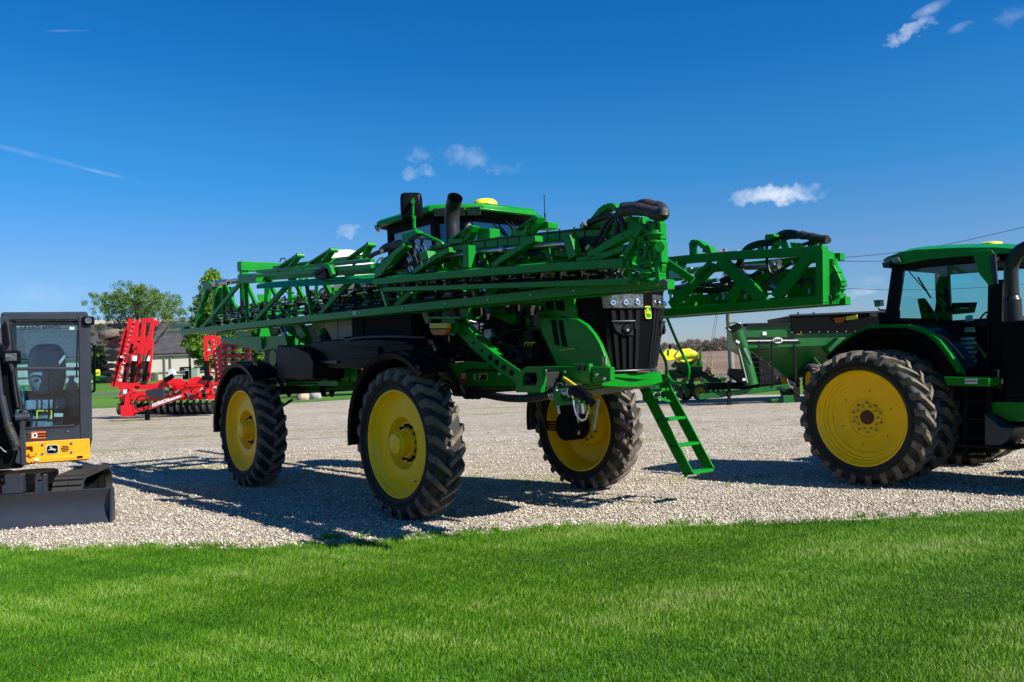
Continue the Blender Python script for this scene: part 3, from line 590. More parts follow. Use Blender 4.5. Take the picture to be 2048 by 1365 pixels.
for a, b in ((.315, .475), (.525, .685)):
    rings = [[outp(2.385, s_, .010), outp(2.53, s_, .006), outp(2.53, s_, -.03), outp(2.385, s_, -.03)] for s_ in np.linspace(a, b, 8)]
    hl = MB().loft(rings).build('headlight', 'lens', spr, ang=40)
    for f_ in (.25, .55, .85):
        p = outp(2.44, lin(a, b, f_), .008); q = outp(2.44, lin(a, b, f_), .03); MB().cyl(p, lin(p, q, .6), .036, 18, .030).build('reflector_ring', 'chrome', hl); MB().cyl(p, q, .014, 12, .009).build('bulb', 'dark', hl)
    MB().tube([outp(2.375, s_, .014) for s_ in np.linspace(a-.01, b+.01, 9)], .014, 6).build('lamp_trim', 'black', hl)
for s_ in (.40, .665):
    p = outp(2.16, s_, .0); q = outp(2.16, s_, .04); lamp = MB().cyl(p, q, .075, 24, .062).build('fog_lamp', 'black', spr, bevel=.006); MB().loft([[outp(z, a_, g_) for z, g_ in ((2.225, .0), (2.225, .035), (zb2, .03), (zb2, 0))] for a_, zb2 in ((s_-.055, 2.20), (s_-.045, 2.13), (s_-.02, 2.085), (s_+.028, 2.08))]).build('lamp_pod', 'charcoal', lamp, bevel=.004); MB().tube([outp(2.235, s_-.06, .03), outp(2.235, s_-.02, .045), outp(2.235, s_+.03, .045), outp(2.15, s_+.034, .04)], .012, 6).build('pod_rim', 'charcoal', lamp); MB().cyl(lin(p, q, .9), q+(q-p)*.05, .042, 16).build('lens', 'blackmatte', lamp); MB().cyl(q-V(0, 0, .02), q+(q-p)*.2-V(0, 0, .02), .014, 10).build('bulb', 'chrome', lamp)
def emblem(parent, org, right, up, sx, sz, m1='emgreen', m2='emyellow', name='emblem'):
    """rounded badge with a leaping deer"""
    r_, u_ = Vector(right).normalized(), Vector(up).normalized(); n_ = r_.cross(u_); og = Vector(org)
    def rr(k, q=5): return [og + r_*(sx/2*k*abs(math.cos(a))**(2/q)*math.copysign(1, math.cos(a))) + u_*(sz/2*k*abs(math.sin(a))**(2/q)*math.copysign(1, math.sin(a))) for a in [2*math.pi*i/28 for i in range(28)]]
    e = MB().plate(rr(1), n_*.012).build(name, m2, parent)
    MB().plate([p+n_*.004 for p in rr(.86)], n_*.010).build('badge_field', m1, e)
    deer = [(-.62, -.08), (-.45, -.02), (-.30, .05), (-.05, .12), (.10, .22), (.14, .40), (.02, .52), (.06, .56), (.16, .48), (.12, .70), (.20, .52), (.28, .60), (.26, .50), (.36, .42), (.46, .36), (.40, .30), (.30, .30), (.32, .10), (.46, -.02), (.62, -.10), (.66, -.26), (.56, -.20), (.36, -.14), (.20, -.16), (.02, -.14), (-.12, -.18), (-.22, -.30), (-.44, -.42), (-.60, -.56), (-.42, -.36), (-.34, -.22), (-.50, -.16)]
    MB().plate([og + r_*(-x*sx*.52) + u_*(z*sz*.52+sz*.02) + n_*.008 for x, z in deer], n_*.010).build('badge_deer', m2, e); return e
emblem(spr, outp(2.33, .5, .012), V(0, 1, 0), V(-.05, 0, 1), .10, .14)
ch = MB(); ch.loft([[V(2.30, y, z) + V(.10*(1-abs(y)/.5)+dx2, 0, 0) for y, z, dx2 in ((-.50, 1.665, 0), (-.2, 1.665, .05), (.2, 1.665, .05), (.50, 1.665, 0), (.50, 1.545, .02), (.2, 1.52, .05), (-.2, 1.52, .05), (-.50, 1.545, .02))],
          [V(1.15, y, z) for y, z in ((-.58, 1.665), (-.2, 1.665), (.2, 1.665), (.58, 1.665), (.58, 1.42), (.2, 1.40), (-.2, 1.40), (-.58, 1.42))]])
ch.build('chin_panel', 'green', spr, bevel=.01, ang=30)
lv = MB()
for k in range(6): lv.box((2.18-k*.15, 0, 1.50-k*.018), (.06, .9-.02*k, .02))
lv.build('belly_louvre', 'tankb', spr)
# ---------------- engine bay on the right side
MB().box((.62, 0, 2.05), (1.75, .92, .78)).build('engine_block', 'blackmatte', spr, bevel=.02)
q = MB(); P0, P1 = S(1000, 645, -.62), S(1048, 722, -.62); q.box(((P0.x+P1.x)/2, -.55, (P0.z+P1.z)/2), (.26, .22, .42)); q.build('battery_box', 'black', spr, bevel=.012)
q = MB(); q.box((S(1062, 690, -.6).x, -.60, S(1062, 690, -.6).z), (.17, .14, .34)); fb = q.build('fuse_box', 'dark', spr, bevel=.01)
for k in range(3): MB().tube([S(1049+k*7, 692, -.70), S(1050+k*7, 686, -.71), S(1056+k*7, 685, -.70)], .007, 5).build('lamp_clip', 'labely', fb)
mf = MB(); mf.cyl(S(945, 668, -.62), S(925, 668, -.1), .11, 18)
for k in range(6): mf.tube([S(936, 625+k*7, -.62), S(965, 625+k*7, -.62)], .012, 6)
mf.build('oil_cooler', 'steel', spr)
wl = MB(); wl.plate([S(972, 659, -1.0), S(985, 658, -1.0), S(987, 672, -1.0), S(983, 677, -1.0), S(974, 677, -1.0), S(970, 670, -1.0)], (0, .05, 0)); wl.build('work_light', 'lens', spr, bevel=.006)
MB().bar(S(978, 677, -.98), S(980, 700, -.95), .03, .03).build('lamp_bracket', 'green', spr)
# diagonal perforated arm, bumper plate, amber marker
da = MB(); P = [S(895, 632, -1.0), S(925, 650, -1.0), S(962, 690, -1.0), S(1000, 722, -1.0), S(1050, 756, -1.0)]
da.path([p+V(0, -.07, 0) for p in P], .02, .15, (0, 0, 1)); da.path([p+V(0, 0, -.07) for p in P], .14, .02); da.path([p+V(0, 0, .07) for p in P[1:4]], .12, .02)
dao = da.build('diagonal_arm', 'green', spr)
for t in (.15, .3, .45, .6, .7, .8, .9):
    k = t*3; i = int(k); p = lin(P[1+min(i, 2)], P[2+min(i, 2)], k-min(i, 2)); MB().cyl(p+V(0, -.092, 0), p+V(0, -.075, 0), .016 if t < .6 else .032, 14).build('arm_hole', 'blackmatte', dao)
bp = [(1035, 745), (1058, 733), (1087, 733), (1087, 756), (1088, 770), (1085, 784), (1036, 785)]
mb = MB(); o4 = [S(a, b, -1.30) for a, b in [(1035, 749), (1057, 733), (1087, 733), (1089, 762), (1085, 785), (1036, 785)]]; i4 = [S(a, b, -1.30) for a, b in [(1050, 752), (1054, 745), (1077, 745), (1078, 762), (1075, 771), (1050, 771)]]
for i in range(6): j = (i+1) % 6; mb.plate([o4[i], o4[j], i4[j], i4[i]], (0, .05, 0))
bpl = mb.build('bumper_plate', 'green', spr); MB().bar(S(1052, 757, -1.28), S(1083, 757, -1.28), .03, .03).build('latch_bar', 'green', bpl); MB().cyl(S(1060, 758, -1.33), S(1068, 758, -1.33), .05, 14).build('latch_roller', 'black', bpl)
MB().box((lin(o4[0], o4[3], .5).x, -.95, 1.64), (.36, .65, .16)).build('step_box', 'dark', spr, bevel=.01)
fr = MB(); fr.plate([S(1087, 733, -1.0), S(1180, 733, -1.0), S(1225, 735, -1.0), S(1225, 762, -1.0), S(1180, 766, -1.0), S(1110, 766, -1.0), S(1087, 785, -1.0)], (0, .06, 0)); fro = fr.build('side_rail', 'green', spr, bevel=.006)
MB().plate([S(1150, 728, -1.03), S(1182, 728, -1.03), S(1184, 768, -1.03), S(1152, 766, -1.03)], (0, .05, 0)).build('socket_plate', 'green', fro, bevel=.005)
for px in (1158, 1169): MB().cyl(S(px, 735, -1.07), S(px, 735, -1.04), .032, 16).build('socket', 'blackmatte', fro)
am = MB(); am.plate([S(865, 659, -1.25), S(897, 659, -1.25), S(897, 664, -1.25), S(891, 671, -1.25), S(871, 671, -1.25), S(865, 663, -1.25)], (0, .06, 0)); amo = am.build('marker_lamp', 'amber', spr, bevel=.006)
MB().plate([S(863, 647, -1.27), S(898, 647, -1.27), S(898, 657, -1.27), S(863, 657, -1.27)], (0, .05, 0)).build('reflector', 'labely', amo)
MB().plate([S(895, 640, -1.15), S(912, 636, -1.15), S(916, 652, -1.15), S(910, 668, -1.15), S(896, 668, -1.15)], (0, .06, 0)).plate([S(868, 634, -1.1), S(940, 634, -1.1), S(940, 638, -1.1), S(868, 638, -1.1)], (0, .3, 0)).plate([S(922, 618, -1.1), S(941, 618, -1.1), S(941, 634, -1.1), S(926, 634, -1.1)], (0, .05, 0)).build('boom_cradle_bracket', 'green', spr)
# curved steering arm and warning labels
ar = MB(); up_ = [(888, 731), (905, 727), (925, 724), (950, 724), (985, 726)]; lo_ = [(905, 758), (914, 748), (930, 739), (955, 737), (985, 739)]
for i in range(4): ar.plate([S(*up_[i], -.95), S(*up_[i+1], -.95), S(*lo_[i+1], -.95), S(*lo_[i], -.95)], (0, .09, 0))
ar.build('front_arm', 'green', spr, ang=60)
MB().plate([S(905, 742, -.80), S(1040, 742, -.80), S(1040, 772, -.80), S(905, 772, -.80)], (0, .08, 0)).build('frame_plate', 'green', spr, bevel=.006)
for a, b, cc, d, mt_ in ((921, 746, 932, 766, 'red'), (922, 746, 931, 757, 'white'), (948, 757-9, 951, 760, 'white'), (958, 747, 975, 761, 'labely'), (960, 750, 973, 760, 'blackmatte')):
    yy = -.845-(.003 if mt_ in ('white', 'blackmatte') else 0); MB().plate([S(a, b, yy), S(cc, b, yy), S(cc, d, yy), S(a, d, yy)], (0, .004, 0)).build('warning_label', mt_, spr)
# fill hose, valve, chain
fh = MB(); fh.tube([S(910, 786, -.95), S(960, 788, -.95), S(1010, 796, -.95), S(1060, 797, -1.0), S(1108, 789, -1.1)], .045, 14, smooth=6); fh.build('fill_hose', 'hose', spr)
vv = MB(); vv.cyl(S(932, 786, -.95), S(955, 788, -.95), .065, 16); 
for px in (934, 944, 954): vv.cyl(S(px, 787, -.95), S(px+3, 787, -.95), .075, 16)
vv.build('pipe_coupling', 'dark', spr)
vv = MB()
for px in (1104, 1108, 1112): vv.cyl(S(px, 789, -1.12), S(px+2.5, 789, -1.12), .062, 16)
vv.cyl(S(1110, 788, -1.15), S(1140, 786, -1.15), .05, 16); vv.cyl(S(1150, 785, -1.15), S(1156, 790, -1.22), .072, 16); vo = vv.build('fill_valve', 'steel', spr)
MB().tube([S(1146, 783, -1.2), S(1160, 785, -1.25), S(1172, 795, -1.30), S(1182, 806, -1.34)], .062, 16, smooth=4, rs=[.06, .066, .062, .045]).build('valve_body', 'black', vo)
MB().tube([S(1128, 757, -1.15), S(1137, 763, -1.17), S(1150, 772, -1.19), S(1160, 777, -1.2)], .020, 8, smooth=3).build('valve_handle', 'labely', vo)
MB().plate([S(1112, 785, -1.16), S(1116, 812, -1.16), S(1158, 808, -1.16), S(1158, 803, -1.16), S(1132, 803, -1.16), S(1126, 785, -1.16)], (0, .10, 0)).build('valve_bracket', 'green', vo)
MB().tube([S(1114, 784, -1.2), S(1113, 772, -1.2), S(1119, 766, -1.2), S(1126, 770, -1.2)], .008, 6, smooth=5).build('cable', 'steel', vo)
for cam_ in ((1168, 800), (1176, 806)): MB().tube([S(cam_[0], cam_[1], -1.36), S(cam_[0]+3, cam_[1]+22, -1.33)], .010, 6).build('camlock_lever', 'chrome', vo)
cpts = [S(1146, 790, -1.30), S(1148, 812, -1.30), S(1153, 830, -1.30), S(1163, 842, -1.30), S(1172, 838, -1.30), S(1177, 822, -1.30), S(1177, 808, -1.32)]
chn = MB(); n_ = 0
for a, b in zip(cpts, cpts[1:]):
    for k in range(6):
        p, q2 = lin(a, b, k/6), lin(a, b, (k+.9)/6); chn.bar(p, q2, .006 if (k % 2) else .016, .016 if (k % 2) else .006)
chn.build('chain', 'chrome', vo)
MB().cyl(S(1116, 812, -1.1), S(1118, 828, -1.1), .015, 8).cyl(S(1196, 800, -.9), S(1186, 860, -.9), .02, 8).cyl(S(1163, 806, -1.0), S(1166, 828, -1.0), .018, 8).build('drain_pipe', 'steel', spr)
# ---------------- tanks and bodywork on the right
T0, T1 = S(622, 672, -.80), S(736, 640, -.80)
tk = MB(); x0, x1 = T0.x, T1.x-.02
tk.loft([[V(x, y, z) for y, z in ((-.80, 2.0), (-.80, 2.95), (-.62, 3.2), (.62, 3.2), (.80, 2.95), (.80, 2.0))] for x in (x0, x1)]); tko = tk.build('solution_tank', 'tankb', spr, bevel=.05)
for k in range(1, 4): MB().box((lin(x0, x1, k/4), -.803, 2.5), (.012, .012, .9)).build('tank_seam', 'tankb', tko)
dm = S(690, 520, -.2); MB().lathe([(0, .20), (.15, .19), (.32, .14), (.44, .05), (.48, -.06), (.48, -.30), (0, -.30)], 36).build('tank_dome', 'tankw', tko, ang=60)
bpy.data.objects['tank_dome'].rotation_euler = (math.pi/2, 0, 0); bpy.data.objects['tank_dome'].location = (dm.x, dm.y, dm.z-.04)
MB().plate([S(735, 600, -.82), S(757, 600, -.82), S(757, 690, -.82), S(735, 690, -.82)], (0, .5, 0)).build('rear_column', 'blackmatte', spr)
lg = [(757, 622), (836, 618), (851, 660), (849, 667), (757, 667)]; MB().plate([S(a, b, -.84) for a, b in lg], (0, .03, 0)).build('lower_window', glass('green_glass', (.02, .10, .03), .06), spr)
MB().plate([S(a, b, -.75) for a, b in [(757, 610), (860, 610), (862, 690), (757, 690)]], (0, .6, 0)).build('platform_wall', 'blackmatte', spr)
MB().bar(S(845, 618, -.9), S(858, 646, -.9), .05, .05).build('pillar', 'cream', spr)
body = [(640, 694), (668, 684), (695, 680), (730, 678), (800, 677), (860, 680), (872, 700), (866, 735), (700, 738), (690, 722), (672, 700)]
MB().plate([S(a, b, -1.02) for a, b in body], (0, .7, 0)).build('rear_bodywork', 'black', spr, bevel=.03)
ft = [(601, 690), (640, 692), (668, 704), (678, 722), (676, 757), (601, 757)]; MB().plate([S(a, b, -1.10) for a, b in ft], (0, .8, 0)).build('fuel_tank', 'black', spr, bevel=.03)
MB().plate([S(587, 700, -1.1), S(600, 700, -1.1), S(600, 757, -1.1), S(587, 757, -1.1)], (0, .6, 0)).build('battery_cover', 'black', spr, bevel=.01)
MB().tube([S(598, 668, -1.16), S(598, 660, -1.16), S(612, 676, -1.16)][:1]+[S(612, 672, -1.18), S(600, 678, -1.18), S(598, 700, -1.18), S(598, 764, -1.18), S(606, 770, -1.18), S(628, 768, -1.18)], .016, 8, smooth=4).build('handrail', 'green', spr)
fl = MB(); a_, b_ = S(662, 695, -1.05), S(646, 668, -1.15); fl.cyl(a_, b_, .075, 18); flo = fl.build('filler_neck', 'dark', spr); MB().cyl(b_, b_+(b_-a_).normalized()*.07, .085, 18, .06).build('filler_cap', 'green', flo, bevel=.008)
MB().plate([S(652, 697, -1.14), S(664, 697, -1.14), S(664, 710, -1.14), S(652, 710, -1.14)], (0, .03, 0)).build('number_plate', 'cream', spr)
MB().plate([S(669, 695, -1.14), S(677, 695, -1.14), S(677, 708, -1.14), S(669, 708, -1.14)], (0, .03, 0)).build('warning_label', 'cream', spr)
MB().box(S(710, 680, -.9), (.28, .2, .10)).box(S(740, 674, -.9), (.18, .2, .12)).build('electrics_box', 'dark', spr, bevel=.01)
MB().plate([S(595, 762, -.95), S(700, 762, -.95), S(700, 771, -.95), S(595, 771, -.95)], (0, .4, 0)).build('lower_rail', 'green', spr)
MB().plate([S(640, 770, -.7), S(648, 770, -.7), S(652, 794, -.7), S(644, 793, -.7)], (0, .02, 0)).build('mud_flap', 'blackmatte', spr)
MB().plate([S(660, 772, -.5), S(672, 773, -.5), S(665, 795, -.5), S(659, 792, -.5)], (0, .02, 0)).build('mud_flap', 'blackmatte', spr)
pp = MB()
for k in range(14):
    x = -3.9+.42*k; z = 1.62+.05*math.sin(k*2.1); pp.tube([(x, -.62, z), (x+.2, -.70, z+.05), (x+.45, -.62, z-.02)], .022, 7, smooth=4)
for k in range(9): pp.cyl((-3.6+k*.5, -.66, 1.60+.03*(k % 3)), (-3.6+k*.5, -.66, 1.72+.02*(k % 4)), .035, 10)
pp.box((-1.6, -.6, 1.75), (.5, .2, .18)).box((-2.6, -.6, 1.72), (.35, .2, .2)); pp.build('plumbing', 'dark', spr)
MB().tube([S(690, 681, -1.40), S(720, 675, -1.40), S(790, 673, -1.40), S(850, 676, -1.40)], .014, 6, smooth=4).build('highlight_strip', 'charcoal', spr)  # lighter strip put in as the highlight along the body's top edge
MB().plate([S(a, b, -1.385) for a, b in [(602, 722), (676, 722), (674, 727), (602, 727)]], (0, .02, 0)).build('highlight_strip', 'charcoal', spr)  # lighter strip put in as the highlight on the lower body
for a, b, c_, d, y_, mt_ in ((684, 726, 700, 764, -.98, 'green'), (704, 730, 716, 764, -.96, 'green'), (720, 742, 735, 766, -.9, 'green'), (742, 610, 752, 690, -1.0, 'dark'), (700, 695, 760, 718, -1.385, 'black'), (775, 690, 830, 706, -1.385, 'black'), (765, 626, 790, 660, -.9, 'dark'), (800, 630, 838, 664, -.93, 'dark')): MB().plate([S(a, b, y_), S(c_, b, y_), S(c_, d, y_), S(a, d, y_)], (0, .04, 0)).build('body_panel', mt_, spr, bevel=.008)
for k in range(16):
    px = 890+rng.random()*120; py = 650+rng.random()*70; p = S(px, py, -.72+.1*rng.random()); L_ = .15+.3*rng.random(); MB().tube([p, p+V(L_*.4, -.04, -.10+.2*rng.random()), p+V(L_*.8, .02, -.1+.2*rng.random()), p+V(L_*1.2, 0, -.1*rng.random())], .010+.012*rng.random(), 7, smooth=4).build('engine_hose', 'hose', spr)
for k in range(14):
    px = 890+rng.random()*150; py = 648+rng.random()*74; p = S(px, py, -.60); MB().box(p, (.06+.22*rng.random(), .10, .05+.16*rng.random())).build('engine_part', ('dark', 'steel', 'dark', 'green', 'charcoal')[k % 5], spr, bevel=.008)
for k in range(10):
    px = 560+rng.random()*40; py = 700+rng.random()*60; p = S(px, py, -.9); MB().tube([p, p+V(.05, -.04, .12), p+V(.16, 0, .05), p+V(.2, .05, -.12)], .014, 6, smooth=4).build('hydraulic_hose', 'hose', spr)
MB().plate([S(a, b, -.7) for a, b in [(556, 700), (590, 695), (600, 765), (556, 768)]], (0, .5, 0)).build('rear_frame_box', 'dark', spr, bevel=.01)
for k in range(30):
    px = 880+rng.random()*200; py = 590+rng.random()*60-(px-880)*.02; p = S(px, py, -.85+.2*rng.random()); MB().box(p, (.05+.18*rng.random(), .08, .04+.12*rng.random())).build('engine_part', ('dark', 'blackmatte', 'dark', 'black')[k % 4], spr, bevel=.006)
for q in ((870, 655), (905, 720), (960, 752), (1000, 748), (1100, 750), (1130, 745), (1195, 750), (1210, 758), (1092, 742), (1140, 762)): p = S(q[0], q[1], -1.06); MB().cyl(p, p+V(0, -.02, 0), .016, 8).build('bolt', 'steel', spr)
MB().plate([S(1120, 700, -.665), S(1150, 697, -.665), S(1150, 699, -.665), S(1120, 702, -.665)], (0, .004, 0)).build('pinstripe', 'labely', spr)
# ---------------- ladder and handrails on the left front
y1, y2 = 1.22, 1.22+.42
a0, a1 = S(1283, 765, y1), S(1378, 950, y1)
b0, b1 = V(a0.x, y2, a0.z), V(a1.x, y2, a1.z)
ldr = MB(); upv = (a1-a0).cross(V(0, 1, 0))
for p, q in ((a0, a1), (b0, b1)): ldr.bar(p-(a1-a0)*.04, q, .02, .150, (1, 0, 0))
lo = ldr.build('ladder', 'green', spr, bevel=.004)
for t in (.10, .42, .70, .985):
    c_ = lin(a0, a1, t); MB().box((c_.x, y1+.21, c_.z), (.15, .41, .035)).build('rung', 'green', lo, bevel=.012)
    MB().box((c_.x+.02, y1+.21, c_.z+.021), (.10, .36, .008)).build('tread_grip', 'green', lo)
    for d in (-.03, .03): MB().cyl(V(c_.x+d, y1-.018, c_.z), V(c_.x+d, y1-.008, c_.z), .014, 8).build('bolt', 'blackmatte', lo)
MB().bar(lin(a0, a1, .14)+V(-.03, .02, 0), lin(b0, b1, .24)+V(-.03, 0, 0), .02, .03).build('ladder_brace', 'green', lo)
MB().box((a0.x-.45, .95, a0.z+.06), (1.0, 1.0, .05)).build('platform', 'green', spr, bevel=.006)
for y_, pts in ((y1+.02, [(1318, 698), (1330, 720), (1333, 742), (1330, 758), (1318, 767), (1304, 766), (1293, 758)]), (y2, [(1328, 622), (1345, 663), (1362, 702), (1376, 730), (1377, 752), (1368, 764), (1350, 766), (1338, 756), (1333, 742)])):
    MB().tube([S(a, b, y_) for a, b in pts], .019, 10, smooth=5).build('handrail', 'green', spr)
MB().tube([S(1328, 622, y2), S(1322, 600, y2), V(1.15, y2-.1, 2.75), V(.35, y2-.3, 2.75)], .019, 8, smooth=4).build('handrail', 'green', spr)
# ---------------- rear of the machine: lift arms and centre frame
Z = zoom(340, 480, 5.686, -.95)
XR = -6.35
cf = MB(); p_, q_ = X(478, 533, XR), X(575, 545, XR)
cf.bar((XR, p_.y, p_.z), (XR, p_.y+2.3, p_.z), .18, .17); cf.bar((XR, p_.y+.09, p_.z-.05), (XR, p_.y+.09, 2.75), .12, .12); cf.bar((XR, 1.05, p_.z-.05), (XR, 1.05, 2.5), .14, .14); cf.bar((XR, -.7, 2.3), (XR, 1.1, 2.3), .2, .16); cf.bar((XR, -1.1, 3.0), (XR, 1.1, 3.0), .16, .14)
for y in (-.6, 0, .6): cf.bar((XR, y, 2.3), (XR, y+.25, p_.z-.05), .07, .06); cf.plate([V(XR+.1, y-.12, 2.3), V(XR+.1, y+.12, 2.3), V(XR+.1, y+.10, 3.3), V(XR+.1, y-.10, 3.3)], (.02, 0, 0))
cf.build('centre_frame', 'green', spr, bevel=.008)
for y in (-.7, .7):
    la = MB(); la.bar((XR+.1, y, 2.4), (-4.2, y, 1.75), .12, .18); la.bar((XR+.1, y, 3.1), (-4.2, y, 2.35), .12, .16); la.plate([V(-4.4, y, 1.5), V(-3.9, y, 1.5), V(-3.9, y, 2.6), V(-4.3, y, 2.6)], (0, .06, 0)); la.build('lift_arm', 'green', spr, bevel=.008)
    MB().cyl((XR+.2, y*.85, 3.0), (-5.3, y*.85, 2.4), .03, 12).cyl((-5.4, y*.85, 2.46), (-4.3, y*.85, 1.78), .055, 12).build('lift_cylinder', 'steel', spr)
la = MB(); la.plate([Z(1150, 1000), Z(1265, 1010), Z(1250, 1060), Z(1180, 1100)], (0, .1, 0)); la.plate([Z(1440, 970), Z(1510, 965), Z(1555, 1050), Z(1555, 1115), Z(1490, 1130)], (0, .1, 0)); la.plate([Z(1210, 1225), Z(1300, 1225), Z(1365, 1305), Z(1355, 1330), Z(1290, 1330)], (0, .1, 0)); la.build('link_plate', 'green', spr, bevel=.006)
MB().cyl(Z(1272, 990), Z(1375, 1285), .028, 12).cyl(Z(1272, 990), Z(1320, 1120), .045, 12).build('lift_cylinder', 'steel', spr)
MB().cyl(Z(1200, 1340)+V(0, -.05, 0), Z(1200, 1340)+V(0, .1, 0), .14, 20).build('end_cap', 'green', spr)
# ------------------------------------------------------------------ spray booms (parts of the sprayer)
def mk(name, mt, parent, bevel=0, ang=35):
    class K: pass
    m = MB(); m._n = (name, mt, parent, bevel, ang); return m
def done(m): n = m._n; return m.build(n[0], n[1], n[2], bevel=n[3], ang=n[4])
def P2(pts, y): return [S(a, b, y) for a, b in pts]
Y1, Y1b, Y2, Y2b, Y3 = -1.32, -1.0, -1.66, -1.38, -1.56
# inner section: long lower chord with open truss
b = MB(); L0, L1 = S(372, 664, Y1), S(1296, 570, Y1)
L1 = S(1296, 567, Y1); b.bar(L0, L1, .12, .095); boom = b.build('spray_boom', 'green', spr, bevel=.008)
def onchord(px, y=Y1): t = (px-372)/(1296-372); return S(px, 664+(570-664)*t, y)
b = MB(); b.bar(V(L0.x, Y1b, L0.z), V(L1.x, Y1b, L1.z), .10, .09)
u0, u1 = S(483, 557, (Y1+Y1b)/2), S(1200, 505, (Y1+Y1b)/2)
b.bar(u0, u1, .12, .12); b.bar(S(483, 560, Y1), S(520, 556, Y1), .14, .14)
done_ = b.build('chord', 'green', boom, bevel=.008)
bt = MB()
tr_ = [((405, 656), (484, 563)), ((495, 647), (491, 560)), ((508, 645), (548, 601)), ((548, 601), (575, 572)), ((624, 633), (616, 589)), ((616, 589), (612, 560)), ((640, 630), (681, 584)), ((681, 584), (700, 565)), ((776, 615), (764, 578)), ((792, 613), (822, 586)), ((954, 598), (945, 575)), ((972, 596), (994, 575)), ((1130, 584), (1118, 562)), ((1145, 582), (1170, 560))]
for a_, b_ in tr_: bt.bar(S(*a_, Y1), S(*b_, Y1+.06), .04, .065)
for i in range(13):
    x = lin(L0.x, L1.x, (i+.3)/13); z = lin(L0.z, L1.z, (i+.3)/13); zt_ = lin(u0.z, u1.z, min(1, max(0, (x-u0.x)/(u1.x-u0.x))))
    bt.bar((x, Y1, z), (x+.15, Y1b, z), .05, .05)
    if i > 0: bt.bar((x, Y1b, z), (x+.45, (Y1+Y1b)/2, zt_), .045, .055); bt.bar((x+.45, (Y1+Y1b)/2, zt_), (x+.9, Y1b, z), .045, .055)
bt.build('truss', 'green', boom)
def nozzles(parent, y, p0, p1, n, pipe=True, r=.016):
    """spray line: steel pipe with black nozzle bodies and short looped hoses"""
    p0, p1 = Vector(p0), Vector(p1)
    if pipe: MB().cyl(p0, p1, r, 10).build('spray_pipe', 'steel', parent)
    for i in range(n):
        p = lin(p0, p1, (i+.5)/n); m = MB(); m.box(p, (.055, .06, .075)); m.cyl(p-V(0, 0, .03), p-V(0, 0, .10), .020, 8); m.cyl(p-V(0, .03, 0), p-V(0, .07, 0), .022, 8)
        m.tube([p+V(.02, -.02, .03), p+V(.06, -.04, .10), p+V(.12, -.03, .05), p+V(.13, 0, -.02)], .010, 6, smooth=3); m.build('nozzle', 'blackmatte', parent)
nozzles(boom, Y1, S(430, 648, -1.2), S(760, 607, -1.2), 15); nozzles(boom, Y1, S(800, 603, -1.2), S(1150, 566, -1.2), 9)
nozzles(boom, Y1, S(455, 628, -1.12), S(760, 580, -1.12), 12); MB().cyl(S(470, 616, -1.05), S(755, 571, -1.05), .018, 8).cyl(S(560, 618, -1.0), S(752, 585, -1.0), .014, 8).build('hydraulic_pipe', 'steel', boom)
for k in range(26):
    px = 440+rng.random()*330; py = 600-(px-440)*.09+rng.random()*34+8; p = S(px, py, -1.15+.2*rng.random()); L_ = .15+.25*rng.random()
    MB().tube([p, p+V(L_*.4, .03, -.07+.14*rng.random()), p+V(L_*.8, -.02, -.05+.1*rng.random()), p+V(L_*1.3, 0, -.06)], .009+.006*rng.random(), 6, smooth=4).build('hose', 'hose', boom)
for k in range(18):
    px = 820+rng.random()*420; py = 560-(px-820)*.03+rng.random()*28; p = S(px, py, -1.25+.2*rng.random()); L_ = .12+.25*rng.random()
    MB().tube([p, p+V(L_*.4, .03, -.05+.1*rng.random()), p+V(L_*.8, -.02, -.04+.08*rng.random()), p+V(L_*1.3, 0, -.05)], .010, 6, smooth=4).build('hose', 'hose', boom)
for k in range(6):      # long hoses and cables strapped along the truss
    y_ = -1.28+.06*k; pts = [S(px, (646-(px-430)*.088)-4-5*k+3*math.sin(px*.05+k*2), y_) for px in range(430, 1180, 34)]
    MB().tube(pts, (.013, .009, .016, .008, .011, .014)[k], 6, smooth=2).build('boom_hose', ('hose', 'hose', 'steel', 'hose', 'hose', 'hose')[k], boom)
for k in range(34):  # random fittings; the dark ones stand in for shadow inside the truss
    px = 440+k*22+rng.random()*12; z_ = 640-(px-440)*.088-rng.random()*44; p = S(px, z_, -1.12+.3*rng.random()); MB().box(p, (.04+.14*rng.random(), .07, .03+.10*rng.random())).build('boom_filler', ('dark', 'green', 'dark', 'steel', 'green', 'dark')[k % 6], boom, bevel=.004)
for k in range(30):
    px = 440+rng.random()*760; z_ = 642-(px-440)*.088-rng.random()*48; p = S(px, z_, -1.05+.25*rng.random()); a_ = rng.random()*6.28; MB().tube([p, p+V(.1*math.cos(a_), -.03, .1*math.sin(a_)), p+V(.2, -.05, .06), p+V(.28, 0, -.05)], .008+.008*rng.random(), 6, smooth=4).build('hose', ('hose', 'hose', 'hose', 'steel')[k % 4], boom)
for k in range(9): px = 470+k*86; c__ = onchord(px); MB().cyl(c__+V(0, -.062, .01), c__+V(0, -.072, .01), .010, 8).build('bolt', 'steel', boom)
for k in range(20):
    px = 880+rng.random()*330; py = 500-(px-880)*.13+10+rng.random()*28; p = S(px, py, -1.5+.3*rng.random()); MB().tube([p, p+V(.08, -.03, .05*rng.random()), p+V(.2, -.04, -.08*rng.random()), p+V(.3, 0, .02)], .010+.008*rng.random(), 6, smooth=4).build('hose', 'hose', boom)
for k in range(16):
    px = 870+rng.random()*350; py = 502-(px-870)*.13+12+rng.random()*26; p = S(px, py, -1.35+.2*rng.random()); MB().box(p, (.05+.18*rng.random(), .08, .04+.10*rng.random())).build('boom_filler', ('dark', 'green', 'dark', 'green', 'steel')[k % 5], boom, bevel=.005)
